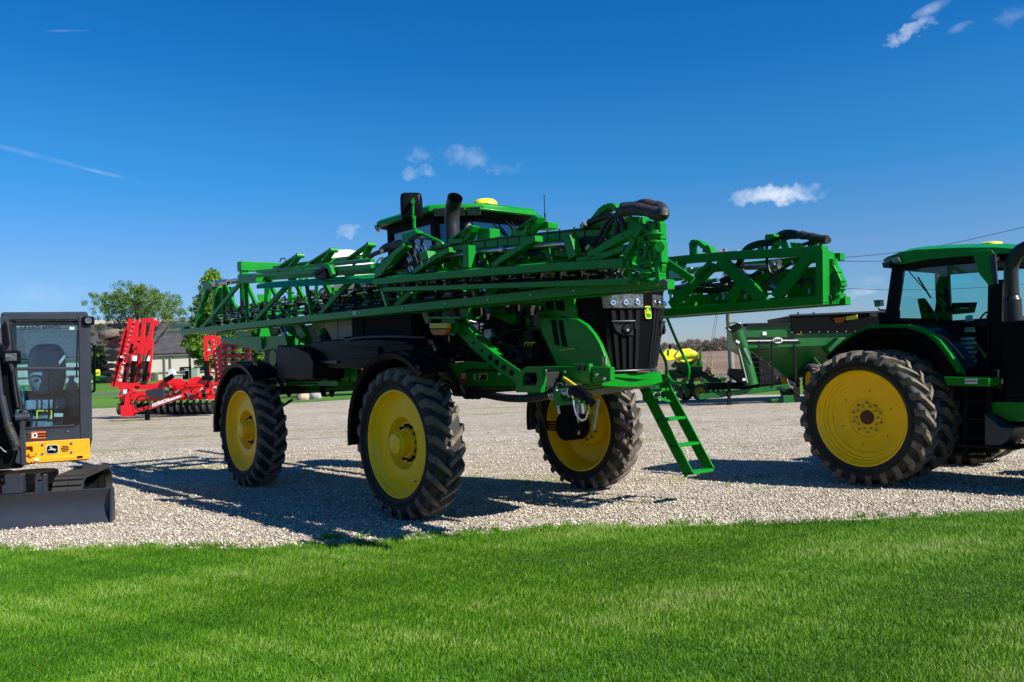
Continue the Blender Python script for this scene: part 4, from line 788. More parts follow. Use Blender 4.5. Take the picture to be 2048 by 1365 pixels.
# middle panels: two trays and the ladder-like top frame on the left half
t = MB()
t.loft([[S(513, 578, Y3), S(513, 571, Y3+.02), S(520, 566, Y3+.16), S(520, 572, Y3+.18)], [S(751, 566, Y3), S(751, 556, Y3+.02), S(751, 548, Y3+.16), S(751, 554, Y3+.18)]]); t.build('tray', 'green', boom)
t = MB()
for (a_, b_, h_, y_) in (((505, 553), (745, 533), .045, 0), ((516, 544), (745, 521), .04, .1), ((548, 535), (735, 515), .03, .2), ((600, 527), (735, 510), .02, .3)): t.bar(S(*a_, Y3+y_), S(*b_, Y3+y_), .05, h_)
for px, q in ((560, 0), (607, 0), (655, 0), (712, 0)):
    t.bar(S(px-6, 548-(px-520)*.09+1, Y3+.05), S(px+16, 530-(px-520)*.10, Y3+.2), .04, .025)
t.build('top_frame', 'green', boom, bevel=.004)
for (a_, b_, c_) in (((562, 534), (600, 509), (583, 533)), ((622, 527), (667, 498), (651, 522)), ((697, 519), (742, 487), (730, 514))):
    m = MB(); A1, A2, A3 = S(*a_, Y3+.1), S(*b_, Y3+.1), S(*c_, Y3+.1); m.bar(A1, A2, .08, .030); m.bar(A2, A3, .08, .035); m.cyl(A2+V(0, -.06, -.02), A2+V(0, .06, -.02), .035, 10); m.build('cradle_hook', 'green', boom, bevel=.004)
cyl_ = MB(); cyl_.cyl(S(428, 568, -1.3), S(458, 564, -1.3), .055, 14); cyl_.cyl(S(455, 564, -1.3), S(476, 559, -1.3), .028, 12); cyl_.cyl(S(428, 569, -1.38), S(428, 569, -1.2), .05, 12); cyl_.build('fold_cylinder', 'steel', boom)
m = MB(); m.path([S(418, 572, -1.3), S(407, 604, -1.3), S(400, 625, -1.3), S(394, 656, -1.3)], .08, .10, (1, 0, 0)); m.path([S(434, 573, -1.1), S(431, 610, -1.1), S(428, 650, -1.1)], .08, .12, (1, 0, 0)); m.plate([S(440, 576, -1.05), S(466, 574, -1.05), S(462, 625, -1.05), S(442, 630, -1.05)], (0, .06, 0)); m.plate([S(410, 566, -1.3), S(424, 562, -1.3), S(430, 574, -1.3), S(414, 584, -1.3)], (0, .12, 0))
m.bar(S(418, 571, -1.2), S(478, 562, -1.2), .06, .07); m.build('fold_linkage', 'green', boom, bevel=.008)
m = MB(); m.plate([S(347, 649, -1.25), S(392, 649, -1.25), S(392, 653, -1.25), S(347, 658, -1.25)], (0, .16, 0)); m.plate([S(340, 663, -1.30), S(374, 663, -1.30), S(374, 667, -1.30), S(340, 667, -1.30)], (0, .14, 0)); m.plate([S(366, 655, -1.28), S(374, 655, -1.28), S(374, 668, -1.28), S(367, 668, -1.28)], (0, .1, 0)); m.build('boom_end', 'green', boom, bevel=.004)
m = MB(); m.bar(S(484, 671, -1.15), S(510, 671, -1.15), .12, .14); m.bar(S(448, 680, -1.15), S(492, 685, -1.15), .12, .10); m.bar(S(488, 685, -1.15), S(581, 684, -1.15), .16, .19); mo = m.build('lower_beam', 'green', boom, bevel=.006); MB().bar(S(524, 674, -1.25), S(524, 698, -1.25), .05, .07, (1, 0, 0)).build('beam_clamp', 'green', mo)
for a_ in ((436, 668), (470, 671)): MB().bar(S(a_[0], a_[1]-2, -1.1), S(a_[0]+30, a_[1]-2, -1.1), .05, .06).build('nozzle_guard', 'green', boom)
m = MB(); m.tube([S(413, 567, -1.3), S(416, 560, -1.3), S(424, 561, -1.3), S(427, 567, -1.3)], .010, 6, smooth=4); m.tube([S(560, 525, -1.3), S(562, 518, -1.3), S(570, 518, -1.3), S(571, 526, -1.3)], .010, 6, smooth=4); m.build('hose', 'hose', boom)
# ---- folding joint in the middle
m = MB(); m.plate([S(754, 556, Y2), S(768, 552, Y2), S(800, 510, Y2), S(818, 495, Y2), S(812, 488, Y2), S(790, 506, Y2), S(762, 540, Y2)], (0, .10, 0)); m.bar(S(756, 548, Y2+.1), S(790, 515, Y2+.1), .10, .06)
m.plate([S(772, 520, Y3), S(786, 512, Y3), S(792, 520, Y3), S(780, 545, Y3), S(768, 545, Y3)], (0, .14, 0)); m.plate([S(811, 470, Y3), S(836, 461, Y3), S(843, 467, Y3), S(823, 480, Y3), S(820, 505, Y3), S(811, 505, Y3)], (0, .10, 0)); m.plate([S(846, 508, Y2), S(862, 502, Y2), S(866, 518, Y2), S(850, 524, Y2)], (0, .12, 0))
m.build('joint_bracket', 'green', boom, bevel=.006)
m = MB(); m.path([S(632, 548, Y3-.05), S(662, 532, Y3-.05), S(668, 552, Y3-.05)], .08, .045); m.box(S(650, 548, Y3), (.28, .12, .14)); m.build('latch', 'dark', boom)
MB().path([S(652, 531, Y3-.08), S(660, 534, Y3-.08), S(667, 552, Y3-.08)], .04, .06).build('latch_plate', 'green', boom)
sl_ = MB(); sl_.tube([S(764, 501, Y3), S(775, 495, Y3), S(790, 490, Y3), S(805, 488, Y3), S(813, 486, Y3)], .05, 12, smooth=6, rs=[.045, .052, .045, .053, .046, .05]); sl_.build('hose_sleeve', 'sleeve', boom)
for pts, r in (([(813, 488), (822, 480), (835, 476), (844, 482), (848, 495), (848, 508)], .016), ([(822, 484), (830, 492), (832, 500)], .03), ([(824, 490), (828, 505), (836, 528)], .010), ([(842, 487), (846, 478), (865, 480)], .012), ([(764, 503), (750, 508), (740, 514)], .03), ([(840, 500), (852, 512), (860, 530)], .014), ([(815, 505), (822, 520), (815, 540)], .014)):
    MB().tube(P2(pts, Y3-.1), r, 8, smooth=5).build('hose', 'hose', boom)
MB().tube(P2([(768, 514), (757, 520), (752, 532), (757, 540), (770, 540), (786, 530)], Y3-.12), .009, 6, smooth=5).build('hose', 'steel', boom)
for q in ((832, 500), (846, 494), (839, 489), (858, 513), (818, 516), (845, 522), (820, 535)): p = S(*q, Y3-.12); MB().cyl(p, p+V(.04, 0, -.06), .026, 10).build('hose_fitting', 'steel', boom)
for q, d in (((822, 515), (.25, .1, .25)), ((835, 530), (.3, .1, .2)), ((800, 528), (.2, .1, .15)), ((870, 520), (.2, .1, .12))): MB().box(S(*q, Y3+.05), d).build('dark_block', 'dark', boom, bevel=.01)
# ---- middle section: deep chord, lower chord, top chord and bracing
b = MB(); cpt = [(754, 563), (860, 552), (1000, 541), (1120, 532), (1256, 524)]
for a_, b_ in zip(cpt, cpt[1:]):
    p, q = S(*a_, Y2), S(*b_, Y2); b.loft([[o+V(0, -.07, -.05), o+V(0, -.07, .025), o+V(0, .09, .065), o+V(0, .09, -.05)] for o in (p, q)])
mid = b.build('chord', 'green', boom, bevel=.003)
b = MB(); b.loft([[o+V(0, -.06, -.03), o+V(0, -.06, .02), o+V(0, .07, .03), o+V(0, .07, -.03)] for o in (S(774, 579, Y2+.05), S(1268, 562, Y2+.05))]); b.build('chord', 'green', boom, bevel=.003)
ytop = (Y2+Y2b)/2+.05
tp = [(868, 501), (1000, 485), (1120, 473), (1229, 460), (1294, 446)]
b = MB()
for a_, b_ in zip(tp, tp[1:]): b.bar(S(*a_, ytop), S(*b_, ytop), .10, .095)
b.bar(S(1040, 512, Y2b), S(1250, 500, Y2b), .06, .06); b.build('chord', 'green', boom, bevel=.004)
for pts, wd in (([(832, 545), (858, 527), (880, 512), (905, 500)], .055), ([(938, 492), (939, 537)], .10), ([(992, 533), (1005, 522), (1040, 500), (1062, 484), (1078, 478)], .055), ([(1140, 475), (1152, 516)], .10), ([(1183, 514), (1220, 491), (1255, 472), (1292, 456)], .065), ([(1160, 522), (1200, 516), (1232, 506), (1253, 498)], .05)):
    b = MB(); b.path(P2(pts, Y2+.02), .09, wd); b.build('brace', 'green', boom, bevel=.004)
for k in range(9):
    x0 = lin(868, 1210, k/8); p = S(x0, 500-(x0-868)*.14, ytop); q = S(x0+18, 548-(x0-868)*.06, Y2b)
    MB().bar(p, V(q.x+.1, Y2b-.05, q.z), .04, .05).build('brace', 'green', boom)
cy = MB(); cy.cyl(S(892, 512, Y2+.14), S(1005, 499, Y2+.14), .030, 14); cy.cyl(S(1005, 499, Y2+.14), S(1062, 492, Y2+.14), .020, 12); cy.cyl(S(1058, 493, Y2+.14), S(1168, 485, Y2+.14), .032, 14); cy.cyl(S(1003, 500, Y2+.14), S(1012, 499, Y2+.14), .048, 14); cy.build('fold_cylinder', 'steel', boom)
MB().cyl(S(1165, 486, Y2+.14), S(1200, 484, Y2+.14), .055, 14).box(S(1185, 490, Y2+.14), (.22, .1, .12)).build('cylinder_end', 'dark', boom)
MB().tube(P2([(855, 500), (880, 498), (910, 490), (960, 482), (1020, 475), (1080, 468), (1150, 461), (1200, 457)], ytop-.06), .010, 6, smooth=5).build('cable', 'hose', boom)
for k in range(12):
    px = 880+k*26+rng.random()*12; MB().box(S(px, 498.5-(px-880)*.122, ytop-.052), (.012, .012, .105)).build('cable_tie', 'blackmatte', boom)
for (bx, by, s_) in ((904, 484, 1.0), (1030, 468, 1.08)):
    o4 = [(0, 0), (10, -10), (42, -33), (50, -30), (46, -20), (40, -10), (32, -1)]; i4_ = [(10, -6), (15, -11), (38, -25), (43, -23), (40, -17), (35, -9), (29, -6)]
    m = MB(); PO = [S(bx+a*s_, by+b_*s_, ytop-.02) for a, b_ in o4]; PI = [S(bx+a*s_, by+b_*s_, ytop-.02) for a, b_ in i4_]
    for i in range(7): j = (i+1) % 7; m.plate([PO[i], PO[j], PI[j], PI[i]], (0, .10, 0))
    m.bar(S(bx+1, by, ytop-.02), S(bx+30*s_, by-1, ytop-.02), .12, .05); m.build('cradle_hook', 'green', boom, bevel=.004)
for q in ((966, 456, 990, 482), (1088, 443, 1107, 462)): MB().plate([S(q[0], q[1], ytop+.1), S(q[2], q[1]+2, ytop+.1), S(q[2], q[3]-4, ytop+.1), S(q[0]-2, q[3], ytop+.1)], (0, .14, 0)).build('bracket', 'green', boom, bevel=.01)
nozzles(boom, Y2, S(790, 570, Y2+.15), S(1230, 546, Y2+.15), 13, r=.012)
for k in range(10): p = S(880+k*36, 556-k*1.6, Y2+.12); MB().cyl(p, p+V(.0, -.03, 0), .016, 8).build('clip', 'tankb', boom)
MB().plate(P2([(1073, 541), (1090, 541), (1110, 547), (1108, 550), (1090, 549), (1075, 544)], Y2+.25), (0, .03, 0)).build('yellow_guard', 'labely', boom)
MB().plate(P2([(705, 623), (713, 622), (713, 630), (705, 631)], Y1-.068), (0, .004, 0)).build('warning_label', 'cream', boom)
for k in range(26):      # black boxes stand in for the dark shadow between the chords
    px = 790+k*17+rng.random()*8; p = S(px, 566-(px-790)*.05+rng.random()*10, -1.2+.15*rng.random()); MB().box(p, (.12+.12*rng.random(), .10, .08+.10*rng.random())).build('dark_block', 'blackmatte', boom, bevel=.006)
    if k % 2: q = S(px, 596-(px-790)*.06+rng.random()*8, -1.15); MB().box(q, (.14, .08, .07+.06*rng.random())).build('dark_block', 'dark', boom, bevel=.006)
for k in range(20):  # more black boxes as painted shadow, below the top chord
    px = 860+k*17; p = S(px, 510-(px-860)*.10+rng.random()*16, -1.30); MB().box(p, (.14, .06, .05+.08*rng.random())).build('boom_filler', 'blackmatte', boom, bevel=.005)
# ---- tip: cast fold hinge and sleeved hose loop
m = MB()
def rib(pts, w, h, y=Y2+.02): m.path(P2(pts, y), w*.8, h*.78, (1, 0, 0))
rib([(1294, 450), (1278, 478), (1262, 508), (1254, 528)], .16, .07); rib([(1254, 524), (1262, 533), (1292, 541), (1300, 540)], .16, .05); rib([(1292, 455), (1303, 468), (1322, 478)], .14, .05)
rib([(1313, 446), (1315, 480), (1318, 520), (1322, 566)], .12, .06); rib([(1324, 446), (1325, 480), (1327, 527)], .10, .045); rib([(1312, 446), (1325, 445)], .10, .04); rib([(1303, 510), (1312, 516), (1326, 528)], .10, .05)
rib([(1296, 466), (1300, 490), (1292, 520), (1287, 533)], .10, .05); rib([(1282, 468), (1284, 500), (1282, 520), (1287, 533)], .12, .035); rib([(1262, 505), (1276, 500), (1285, 512), (1284, 530)], .10, .05)
rib([(1312, 480), (1308, 500), (1300, 512)], .08, .05); rib([(1291, 563), (1300, 566), (1312, 568), (1320, 562)], .12, .05); rib([(1326, 528), (1322, 545), (1320, 562)], .08, .06); rib([(1296, 446), (1305, 448), (1305, 462), (1297, 464)], .08, .05)
m.plate(P2([(1262, 556), (1270, 548), (1273, 558), (1270, 566), (1266, 562)], Y2-.02), (0, .10, 0)); m.plate(P2([(1286, 536), (1300, 541), (1296, 560), (1288, 566), (1278, 560)], Y2+.10), (0, .05, 0))
m.plate(P2([(1256, 517), (1263, 524), (1260, 536), (1252, 530)], Y2-.06), (0, .03, 0))
cs = m.build('hinge_casting', 'green', boom, bevel=.012)
for (x, y_, r, h) in ((1308, 470, .06, 6), (1307, 485, .05, 6), (1298, 528, .05, 6), (1294, 548, .055, 7)):
    p = S(x, y_, Y2-.02); MB().cyl(p-V(0, 0, h/190), p+V(0, 0, h/190), r, 18).cyl(p-V(0, 0, .008), p+V(0, 0, .008), r+.025, 18).build('hinge_pin', 'green', cs, bevel=.004)
MB().cyl(S(1319, 494, Y2-.06), S(1319, 494, Y2), .045, 20).cyl(S(1282, 479, Y2-.08), S(1282, 479, Y2), .03, 16).build('boss', 'green', cs, bevel=.004)
MB().cyl(S(1327, 566, Y2-.05), S(1328, 566, Y2+.02), .032, 16).build('rubber_stop', 'charcoal', cs, bevel=.006)
b = MB(); b.loft([[S(1085, 590, Y1), S(1085, 576, Y1), S(1085, 570, Y1+.3), S(1085, 580, Y1+.3)], [S(1330, 577, Y1-.1), S(1326, 563, Y1-.1), S(1326, 556, Y1+.25), S(1330, 570, Y1+.25)]]); b.build('chord', 'green', boom)
sv = MB(); sp = [(1238, 425), (1255, 420), (1275, 419), (1295, 422), (1312, 428), (1324, 430), (1326, 424)]; back = [(1320, 417), (1305, 412), (1290, 410)]
sv.tube(P2(sp, Y2-.12) + [S(x, y_, Y2+.05) for x, y_ in back] + [S(1268, 414, Y2+.15), S(1245, 416, Y2+.15)], .052, 14, smooth=5, rs=[.044, .052, .055, .050, .058, .054, .050, .056, .048, .052, .046, .05]); sv.build('hose_sleeve', 'sleeve', boom)
m = MB(); m.path(P2([(1188, 446), (1205, 425), (1220, 414), (1234, 413), (1237, 420)], ytop), .10, .05); m.path(P2([(1182, 447), (1210, 443)], ytop), .10, .07); m.path(P2([(1210, 441), (1212, 430), (1220, 424)], ytop), .05, .04); m.plate(P2([(1264, 405), (1283, 405), (1283, 415), (1264, 415)], ytop), (0, .1, 0)); m.plate(P2([(1264, 434), (1275, 434), (1270, 446), (1264, 446)], ytop), (0, .1, 0)); m.path(P2([(1230, 450), (1268, 440), (1290, 440)], ytop), .14, .04); m.build('hose_guide', 'green', boom, bevel=.004)
for pts, r in (([(1240, 427), (1222, 436), (1208, 455), (1199, 475), (1193, 500)], .022), ([(1245, 430), (1228, 440), (1214, 460), (1204, 480), (1196, 494)], .020), ([(1170, 452), (1185, 443), (1202, 436), (1225, 430)], .028), ([(1232, 428), (1236, 445), (1232, 465), (1230, 480)], .026), ([(1240, 436), (1246, 448), (1246, 460)], .03), ([(1196, 485), (1210, 484), (1225, 478), (1240, 466)], .014), ([(1160, 520), (1158, 505), (1170, 500), (1195, 496)], .014), ([(1104, 515), (1106, 500), (1118, 495), (1135, 500)], .018), ([(1190, 532), (1205, 545), (1225, 545), (1245, 530)], .014), ([(1200, 536), (1220, 552), (1245, 545)], .012), ([(1225, 494), (1245, 494), (1262, 490)], .014), ([(1215, 500), (1240, 502), (1258, 500)], .012)):
    MB().tube(P2(pts, Y2+.12), r, 9, smooth=6).build('hose', 'hose', boom)
for q in ((1164, 455), (1251, 438), (1244, 534), (1175, 499), (1240, 540), (1140, 512)): p = S(*q, Y2+.06); MB().cyl(p, p+V(.05, 0, .03), .03, 10).build('hose_fitting', 'steel', boom)
# ------------------------------------------------------------------ left boom
FY, FB = 1.32, 1.78
b = MB(); c0, c1 = S(1100, 645, FY), S(1652, 600, FY); b.bar(c0, c1, .12, .10); fb_ = b.build('spray_boom', 'green', spr, bevel=.006)
x_end = c1.x
b = MB(); k0 = (c1-c0).normalized(); b.bar(c0-k0*9.0, c0, .12, .10); b.bar(V(c0.x, FB, c0.z), V(c1.x, FB, c1.z), .10, .09); b.build('chord', 'green', fb_, bevel=.005)
b = MB(); top_ = [(1327, 524), (1400, 517), (1480, 511), (1560, 507), (1650, 501)]
for a_, b_ in zip(top_, top_[1:]): b.bar(S(*a_, FY+.02), S(*b_, FY+.02), .12, .095)
p0_, p1_ = S(1327, 524, FY), S(1650, 501, FY); kk = (p1_-p0_).normalized(); b.bar(p0_-kk*6, p0_, .12, .09)
b.bar(V(p0_.x-2, FB-.1, p0_.z-.05), V(p1_.x, FB-.1, p1_.z-.05), .09, .08); b.build('chord', 'green', fb_, bevel=.005)
b = MB(); b.plate(P2([(1638, 504), (1652, 500), (1653, 605), (1637, 603)], FY-.01), (0, .13, 0)); b.plate(P2([(1600, 510), (1640, 505), (1640, 530), (1625, 520), (1612, 524)], FY), (0, .08, 0)); b.build('end_post', 'green', fb_, bevel=.006)
for a_, b_, wd in (((1343, 612), (1424, 530), .12), ((1440, 520), (1528, 600), .14), ((1552, 596), (1618, 513), .12), ((1457, 603), (1481, 571), .10), ((1400, 560), (1430, 532), .09), ((1300, 618), (1330, 560), .10)):
    MB().bar(S(*a_, FY-.01), S(*b_, FY-.01), .06, wd).build('brace', 'green', fb_, bevel=.006)
for a_, b_ in (((1384, 600), (1420, 560)), ((1500, 560), (1545, 530)), ((1570, 560), (1600, 600)), ((1545, 525), (1590, 560)), ((1440, 600), (1425, 575)), ((1620, 590), (1600, 545))): MB().bar(S(*a_, FB), S(*b_, FB), .05, .08).build('brace', 'green', fb_)
for i in range(9): t_ = i/8; p = S(lin(1345, 1640, t_), lin(612, 595, t_), FY+.04); MB().bar(p, V(p.x+.05, FB, p.z+.02), .05, .05).build('strut', 'green', fb_)
b = MB(); b.bar(S(1515, 562, 1.6), S(1640, 552, 1.6), .10, .20); b.bar(S(1340, 583, 1.6), S(1560, 574, 1.6), .08, .08); b.bar(S(1575, 587, 1.5), S(1635, 581, 1.5), .03, .18); b.bar(S(1360, 606, 1.5), S(1510, 596, 1.5), .03, .16); b.build('inner_rail', 'green', fb_, bevel=.006)
MB().plate(P2([(1337, 527), (1363, 524), (1363, 560), (1337, 563)], FY-.02), (0, .2, 0)).build('control_box', 'green', fb_, bevel=.008)
MB().plate(P2([(1338, 542), (1360, 540), (1360, 556), (1338, 558)], FY-.125), (0, .004, 0)).build('panel_label', 'cream', fb_)
for q in ((1380, 587, 13, 7), (1444, 592, 5, 15), (1488, 593, 6, 11), (1544, 588, 4, 9), (1616, 583, 4, 10), (1364, 603, 4, 8), (1432, 597, 4, 7), (1339, 596, 5, 20)):
    MB().plate(P2([(q[0], q[1]-q[3]/2), (q[0]+q[2], q[1]-q[3]/2), (q[0]+q[2], q[1]+q[3]/2), (q[0], q[1]+q[3]/2)], 1.44), (0, .004, 0)).build('warning_label', 'cream', fb_)
m = MB(); m.path(P2([(1388, 510), (1386, 486), (1396, 484), (1402, 487), (1412, 495)], FY+.05), .10, .05); m.plate(P2([(1409, 505), (1412, 493), (1421, 491), (1427, 500), (1431, 513), (1421, 508)], FY+.05), (0, .1, 0)); m.plate(P2([(1535, 480), (1537, 470), (1554, 469), (1556, 474), (1544, 480)], FY+.05), (0, .12, 0)); m.path(P2([(1544, 515), (1552, 490), (1566, 484), (1576, 503)], FY+.1), .08, .05); m.plate(P2([(1584, 486), (1598, 486), (1600, 498), (1610, 500), (1640, 488), (1642, 492), (1630, 500), (1600, 504), (1588, 498)], FY+.05), (0, .1, 0))
m.path(P2([(1521, 495), (1525, 510), (1524, 516)], FY), .06, .05); m.build('hose_guide', 'green', fb_, bevel=.004)
m = MB()
def rib2(pts, w, h, y=FY+.2): m.path(P2(pts, y), w, h, (1, 0, 0))
rib2([(1654, 504), (1656, 540), (1655, 602)], .14, .10); rib2([(1654, 512), (1664, 525), (1676, 548), (1684, 566), (1684, 574), (1672, 590), (1668, 604)], .12, .06); rib2([(1656, 530), (1667, 529)], .16, .04); rib2([(1656, 560), (1672, 562), (1684, 570)], .12, .04); rib2([(1656, 590), (1676, 584)], .16, .05); rib2([(1655, 604), (1672, 604)], .14, .05); rib2([(1660, 548), (1668, 580)], .1, .05)
cs = m.build('hinge_casting', 'green', fb_, bevel=.012)
for q in ((1665, 528, .055), (1672, 583, .055)): p = S(q[0], q[1], FY+.18); MB().cyl(p-V(0, 0, .05), p+V(0, 0, .05), q[2], 18).build('hinge_pin', 'green', cs)
MB().cyl(S(1655, 542, FY+.05), S(1655, 542, FY+.1), .05, 16).build('boss', 'green', cs); MB().cyl(S(1657, 596, FY+.03), S(1657, 596, FY+.1), .035, 16).build('rubber_stop', 'charcoal', cs, bevel=.005)
for pts, r in (([(1441, 562), (1458, 554), (1470, 540), (1478, 524), (1486, 505), (1496, 494), (1517, 486), (1545, 482), (1570, 470), (1598, 470)], .028), ([(1444, 566), (1462, 558), (1474, 544), (1482, 526), (1490, 508), (1500, 498), (1520, 491), (1548, 487), (1575, 476), (1598, 474)], .026), ([(1545, 480), (1556, 470), (1570, 464), (1586, 464), (1600, 468)], .024), ([(1485, 540), (1494, 551), (1510, 550), (1525, 545)], .02), ([(1533, 490), (1534, 520), (1540, 545), (1552, 552)], .018), ([(1440, 513), (1465, 514), (1485, 505)], .009), ([(1600, 492), (1620, 485), (1625, 480)], .02), ([(1520, 575), (1545, 555), (1562, 540), (1585, 525)], .02), ([(1556, 548), (1570, 542), (1588, 540), (1587, 546), (1574, 548), (1572, 556)], .010), ([(1345, 580), (1380, 575), (1420, 578), (1450, 583)], .018), ([(1350, 590), (1390, 584), (1430, 586)], .014), ([(1595, 520), (1598, 535), (1606, 545)], .014), ([(1370, 552), (1372, 562), (1364, 566)], .016), ([(1340, 575), (1400, 580), (1470, 570), (1480, 560)], .016), ([(1600, 575), (1610, 560), (1625, 562), (1630, 575)], .014)):
    MB().tube(P2(pts, FY+.12), r, 9, smooth=6).build('hose', 'hose', fb_)
for k in range(22):
    px = 1345+rng.random()*285; py = lin(600, 578, (px-1345)/285)-rng.random()*34; p = S(px, py, FY+.25+.15*rng.random()); MB().box(p, (.05+.12*rng.random(), .08, .04+.10*rng.random())).build('dark_block', 'dark', fb_, bevel=.006)
sv = MB(); sv.tube(P2([(1596, 470), (1612, 472), (1630, 476), (1655, 480)], FY+.08), .045, 12, smooth=5, rs=[.035, .048, .042, .05, .044, .048]); sv.tube([S(1655, 481, FY+.1), S(1640, 483, FY+.3), S(1620, 490, FY+.35)], .04, 10, smooth=4); sv.build('hose_sleeve', 'sleeve', fb_)
MB().cyl(S(1385, 540, FY+.2), S(1405, 540, FY+.2), .03, 12).build('fold_cylinder', 'steel', fb_)
MB().cyl(S(1368, 542, FY+.2), S(1386, 541, FY+.2), .045, 12).build('fold_cylinder', 'steel', fb_)
MB().cyl(S(1340, 577, FY+.25), S(1435, 560, FY+.25), .025, 10).build('fold_cylinder', 'steel', fb_)
MB().cyl(S(1360, 575, FY+.3), S(1450, 568, FY+.3), .02, 10).build('fold_cylinder', 'steel', fb_)
MB().cyl(S(1490, 535, FY+.25), S(1560, 533, FY+.25), .035, 12).build('fold_cylinder', 'steel', fb_)
MB().cyl(S(1545, 532, FY+.25), S(1550, 532, FY+.25), .06, 12).build('fold_cylinder', 'steel', fb_)
MB().cyl(S(1556, 530, FY+.25), S(1560, 530, FY+.25), .06, 12).build('fold_cylinder', 'steel', fb_)
MB().cyl(S(1540, 567, FY+.2), S(1556, 580, FY+.2), .04, 12).build('fold_cylinder', 'steel', fb_)
nozzles(fb_, 1.5, S(1345, 600, 1.6), S(1625, 583, 1.6), 8, r=.014)
# ------------------------------------------------------------------ tractor on the right
TT_ = .8832; TF = V(math.sin(math.pi/2-TT_+0), 0, 0)
TF = V(math.cos(TT_), -math.sin(TT_), 0); TO = V(4.8155, 11.687, 0)
B = Frame(TO, TF); TS = B.S
tra = empty('tractor', TO, B.rz, 'green tractor with a large yellow rear wheel, partly out of the frame at the right', 'tractor')
tw0 = wheel(tra, (0, 0, WR-.012), -1, kind='tractor', Wd=.45); sidewall_text(tw0, 'MICHELIN', -.235, .775, 2.95, .10)
wheel(tra, (0, .60, WR-.012), -1, kind='tractor', Wd=.45)
wheel(tra, (0, 2.75, WR-.012), 1, kind='tractor', Wd=.45); wheel(tra, (0, 3.35, WR-.012), 1, kind='tractor', Wd=.45)
wheel(tra, (2.75, .72, .70), -1, kind='tractor', Rr=.715, Wd=.42, rim_r=.44); wheel(tra, (2.75, 2.62, .70), 1, kind='tractor', Rr=.715, Wd=.42, rim_r=.44)
def TP(pts, y): return [TS(a, b, y) for a, b in pts]
MB().cyl((0, .1, WR), (0, 3.25, WR), .12, 18).box((.4, 1.67, .95), (1.6, .7, .55)).box((2.6, 1.67, .95), (3.2, .55, .5)).box((2.75, 1.67, .75), (.25, 1.6, .2)).build('driveline', 'dark', tra, bevel=.02)
# fender: green skin over a black arch
outer = [(1655, 712), (1672, 694), (1693, 676), (1715, 661), (1738, 651), (1778, 649), (1817, 650), (1840, 655), (1857, 662), (1881, 681), (1900, 706), (1924, 745)]
mid_ = [(1655, 716), (1674, 700), (1697, 684), (1718, 671), (1740, 662), (1778, 660), (1812, 661), (1833, 667), (1850, 674), (1872, 692), (1890, 716), (1910, 748)]
inner = [(1663, 722), (1680, 708), (1702, 692), (1722, 681), (1742, 672), (1778, 669), (1806, 671), (1826, 678), (1842, 686), (1862, 704), (1880, 728), (1895, 752)]
YF = .42
mid_ = [(lin(a[0], b[0], .62), lin(a[1], b[1], .62)) for a, b in zip(outer, mid_)]
m = MB()
for i in range(len(outer)-1): m.plate(TP([outer[i], outer[i+1], mid_[i+1], mid_[i]], YF), (0, .05, 0))
for i in range(len(outer)-1):
    a_, b_ = TS(*outer[i], YF), TS(*outer[i+1], YF); m.loft([[p+V(0, 0, .0), p+V(0, .10, .004), p+V(0, .10, -.04), p+V(0, 0, -.03)] for p in (a_, b_)])
fen = m.build('fender', 'green', tra, ang=50)
m = MB()
for i in range(len(outer)-1): m.plate(TP([mid_[i], mid_[i+1], inner[i+1], inner[i]], YF-.01), (0, .08, 0)); a_, b_ = TS(*mid_[i], YF), TS(*mid_[i+1], YF); m.loft([[p+V(0, .02, 0), p+V(0, .55, 0), p+V(0, .55, -.06), p+V(0, .02, -.06)] for p in (a_, b_)])
for i in range(len(outer)-1): a_, b_ = TS(*outer[i], YF), TS(*outer[i+1], YF); m.loft([[p+V(0, .10, -.002), p+V(0, .55, -.002), p+V(0, .55, -.04), p+V(0, .10, -.04)] for p in (a_, b_)])
m.build('fender_edge', 'black', fen, ang=50)
m = MB(); m.plate(TP([(1740, 665), (1820, 668), (1860, 700), (1900, 760), (1900, 900), (1760, 900), (1700, 720)], .98), (0, .1, 0)); m.plate(TP([(1880, 760), (1996, 776), (1996, 905), (1880, 905)], 1.0), (0, .1, 0)); m.build('inner_dark_plate', 'blackmatte', tra)  # second plate is a black sheet added to darken the gap behind the ladder
# cab
YC = .95; YO = 2.45
cb = MB()
def pbar(a_, b_, w_=.09, h_=.11, y=YC): cb.bar(TS(*a_, y), TS(*b_, y), w_, h_, (1, 0, 0))
pbar((1798, 532), (1782, 645), .09, .16); pbar((1792, 648), (1860, 652), .09, .08); pbar((1860, 652), (1892, 690), .09, .10); pbar((1892, 690), (1925, 740), .09, .10); pbar((1925, 740), (1985, 742), .09, .12); pbar((1994, 560), (1990, 740), .10, .18); pbar((1800, 534), (1994, 516), .09, .10)
tl, bl, tr2, br = TS(1798, 532, YC), TS(1782, 645, YC), TS(1994, 515, YC), TS(1992, 740, YC)
for p, q in ((tl, bl), (tr2, br)): cb.bar(V(p.x, YO, p.z), V(q.x, YO, q.z), .09, .12, (1, 0, 0))
for p in (tl, tr2, bl): cb.bar(V(p.x, YC, p.z), V(p.x, YO, p.z), .09, .12)
cb.bar(V(tl.x, YO, tl.z), V(tr2.x, YO, tr2.z), .09, .14); mp = TS(1888, 640, YO); cb.bar(V(bl.x, YO, bl.z-.05), V(br.x, YO, bl.z-.05), .09, .14); pxm = TS(1887, 590, YO).x; cb.bar(V(pxm, YO, tl.z), V(pxm, YO, bl.z-.3), .09, .20, (1, 0, 0))
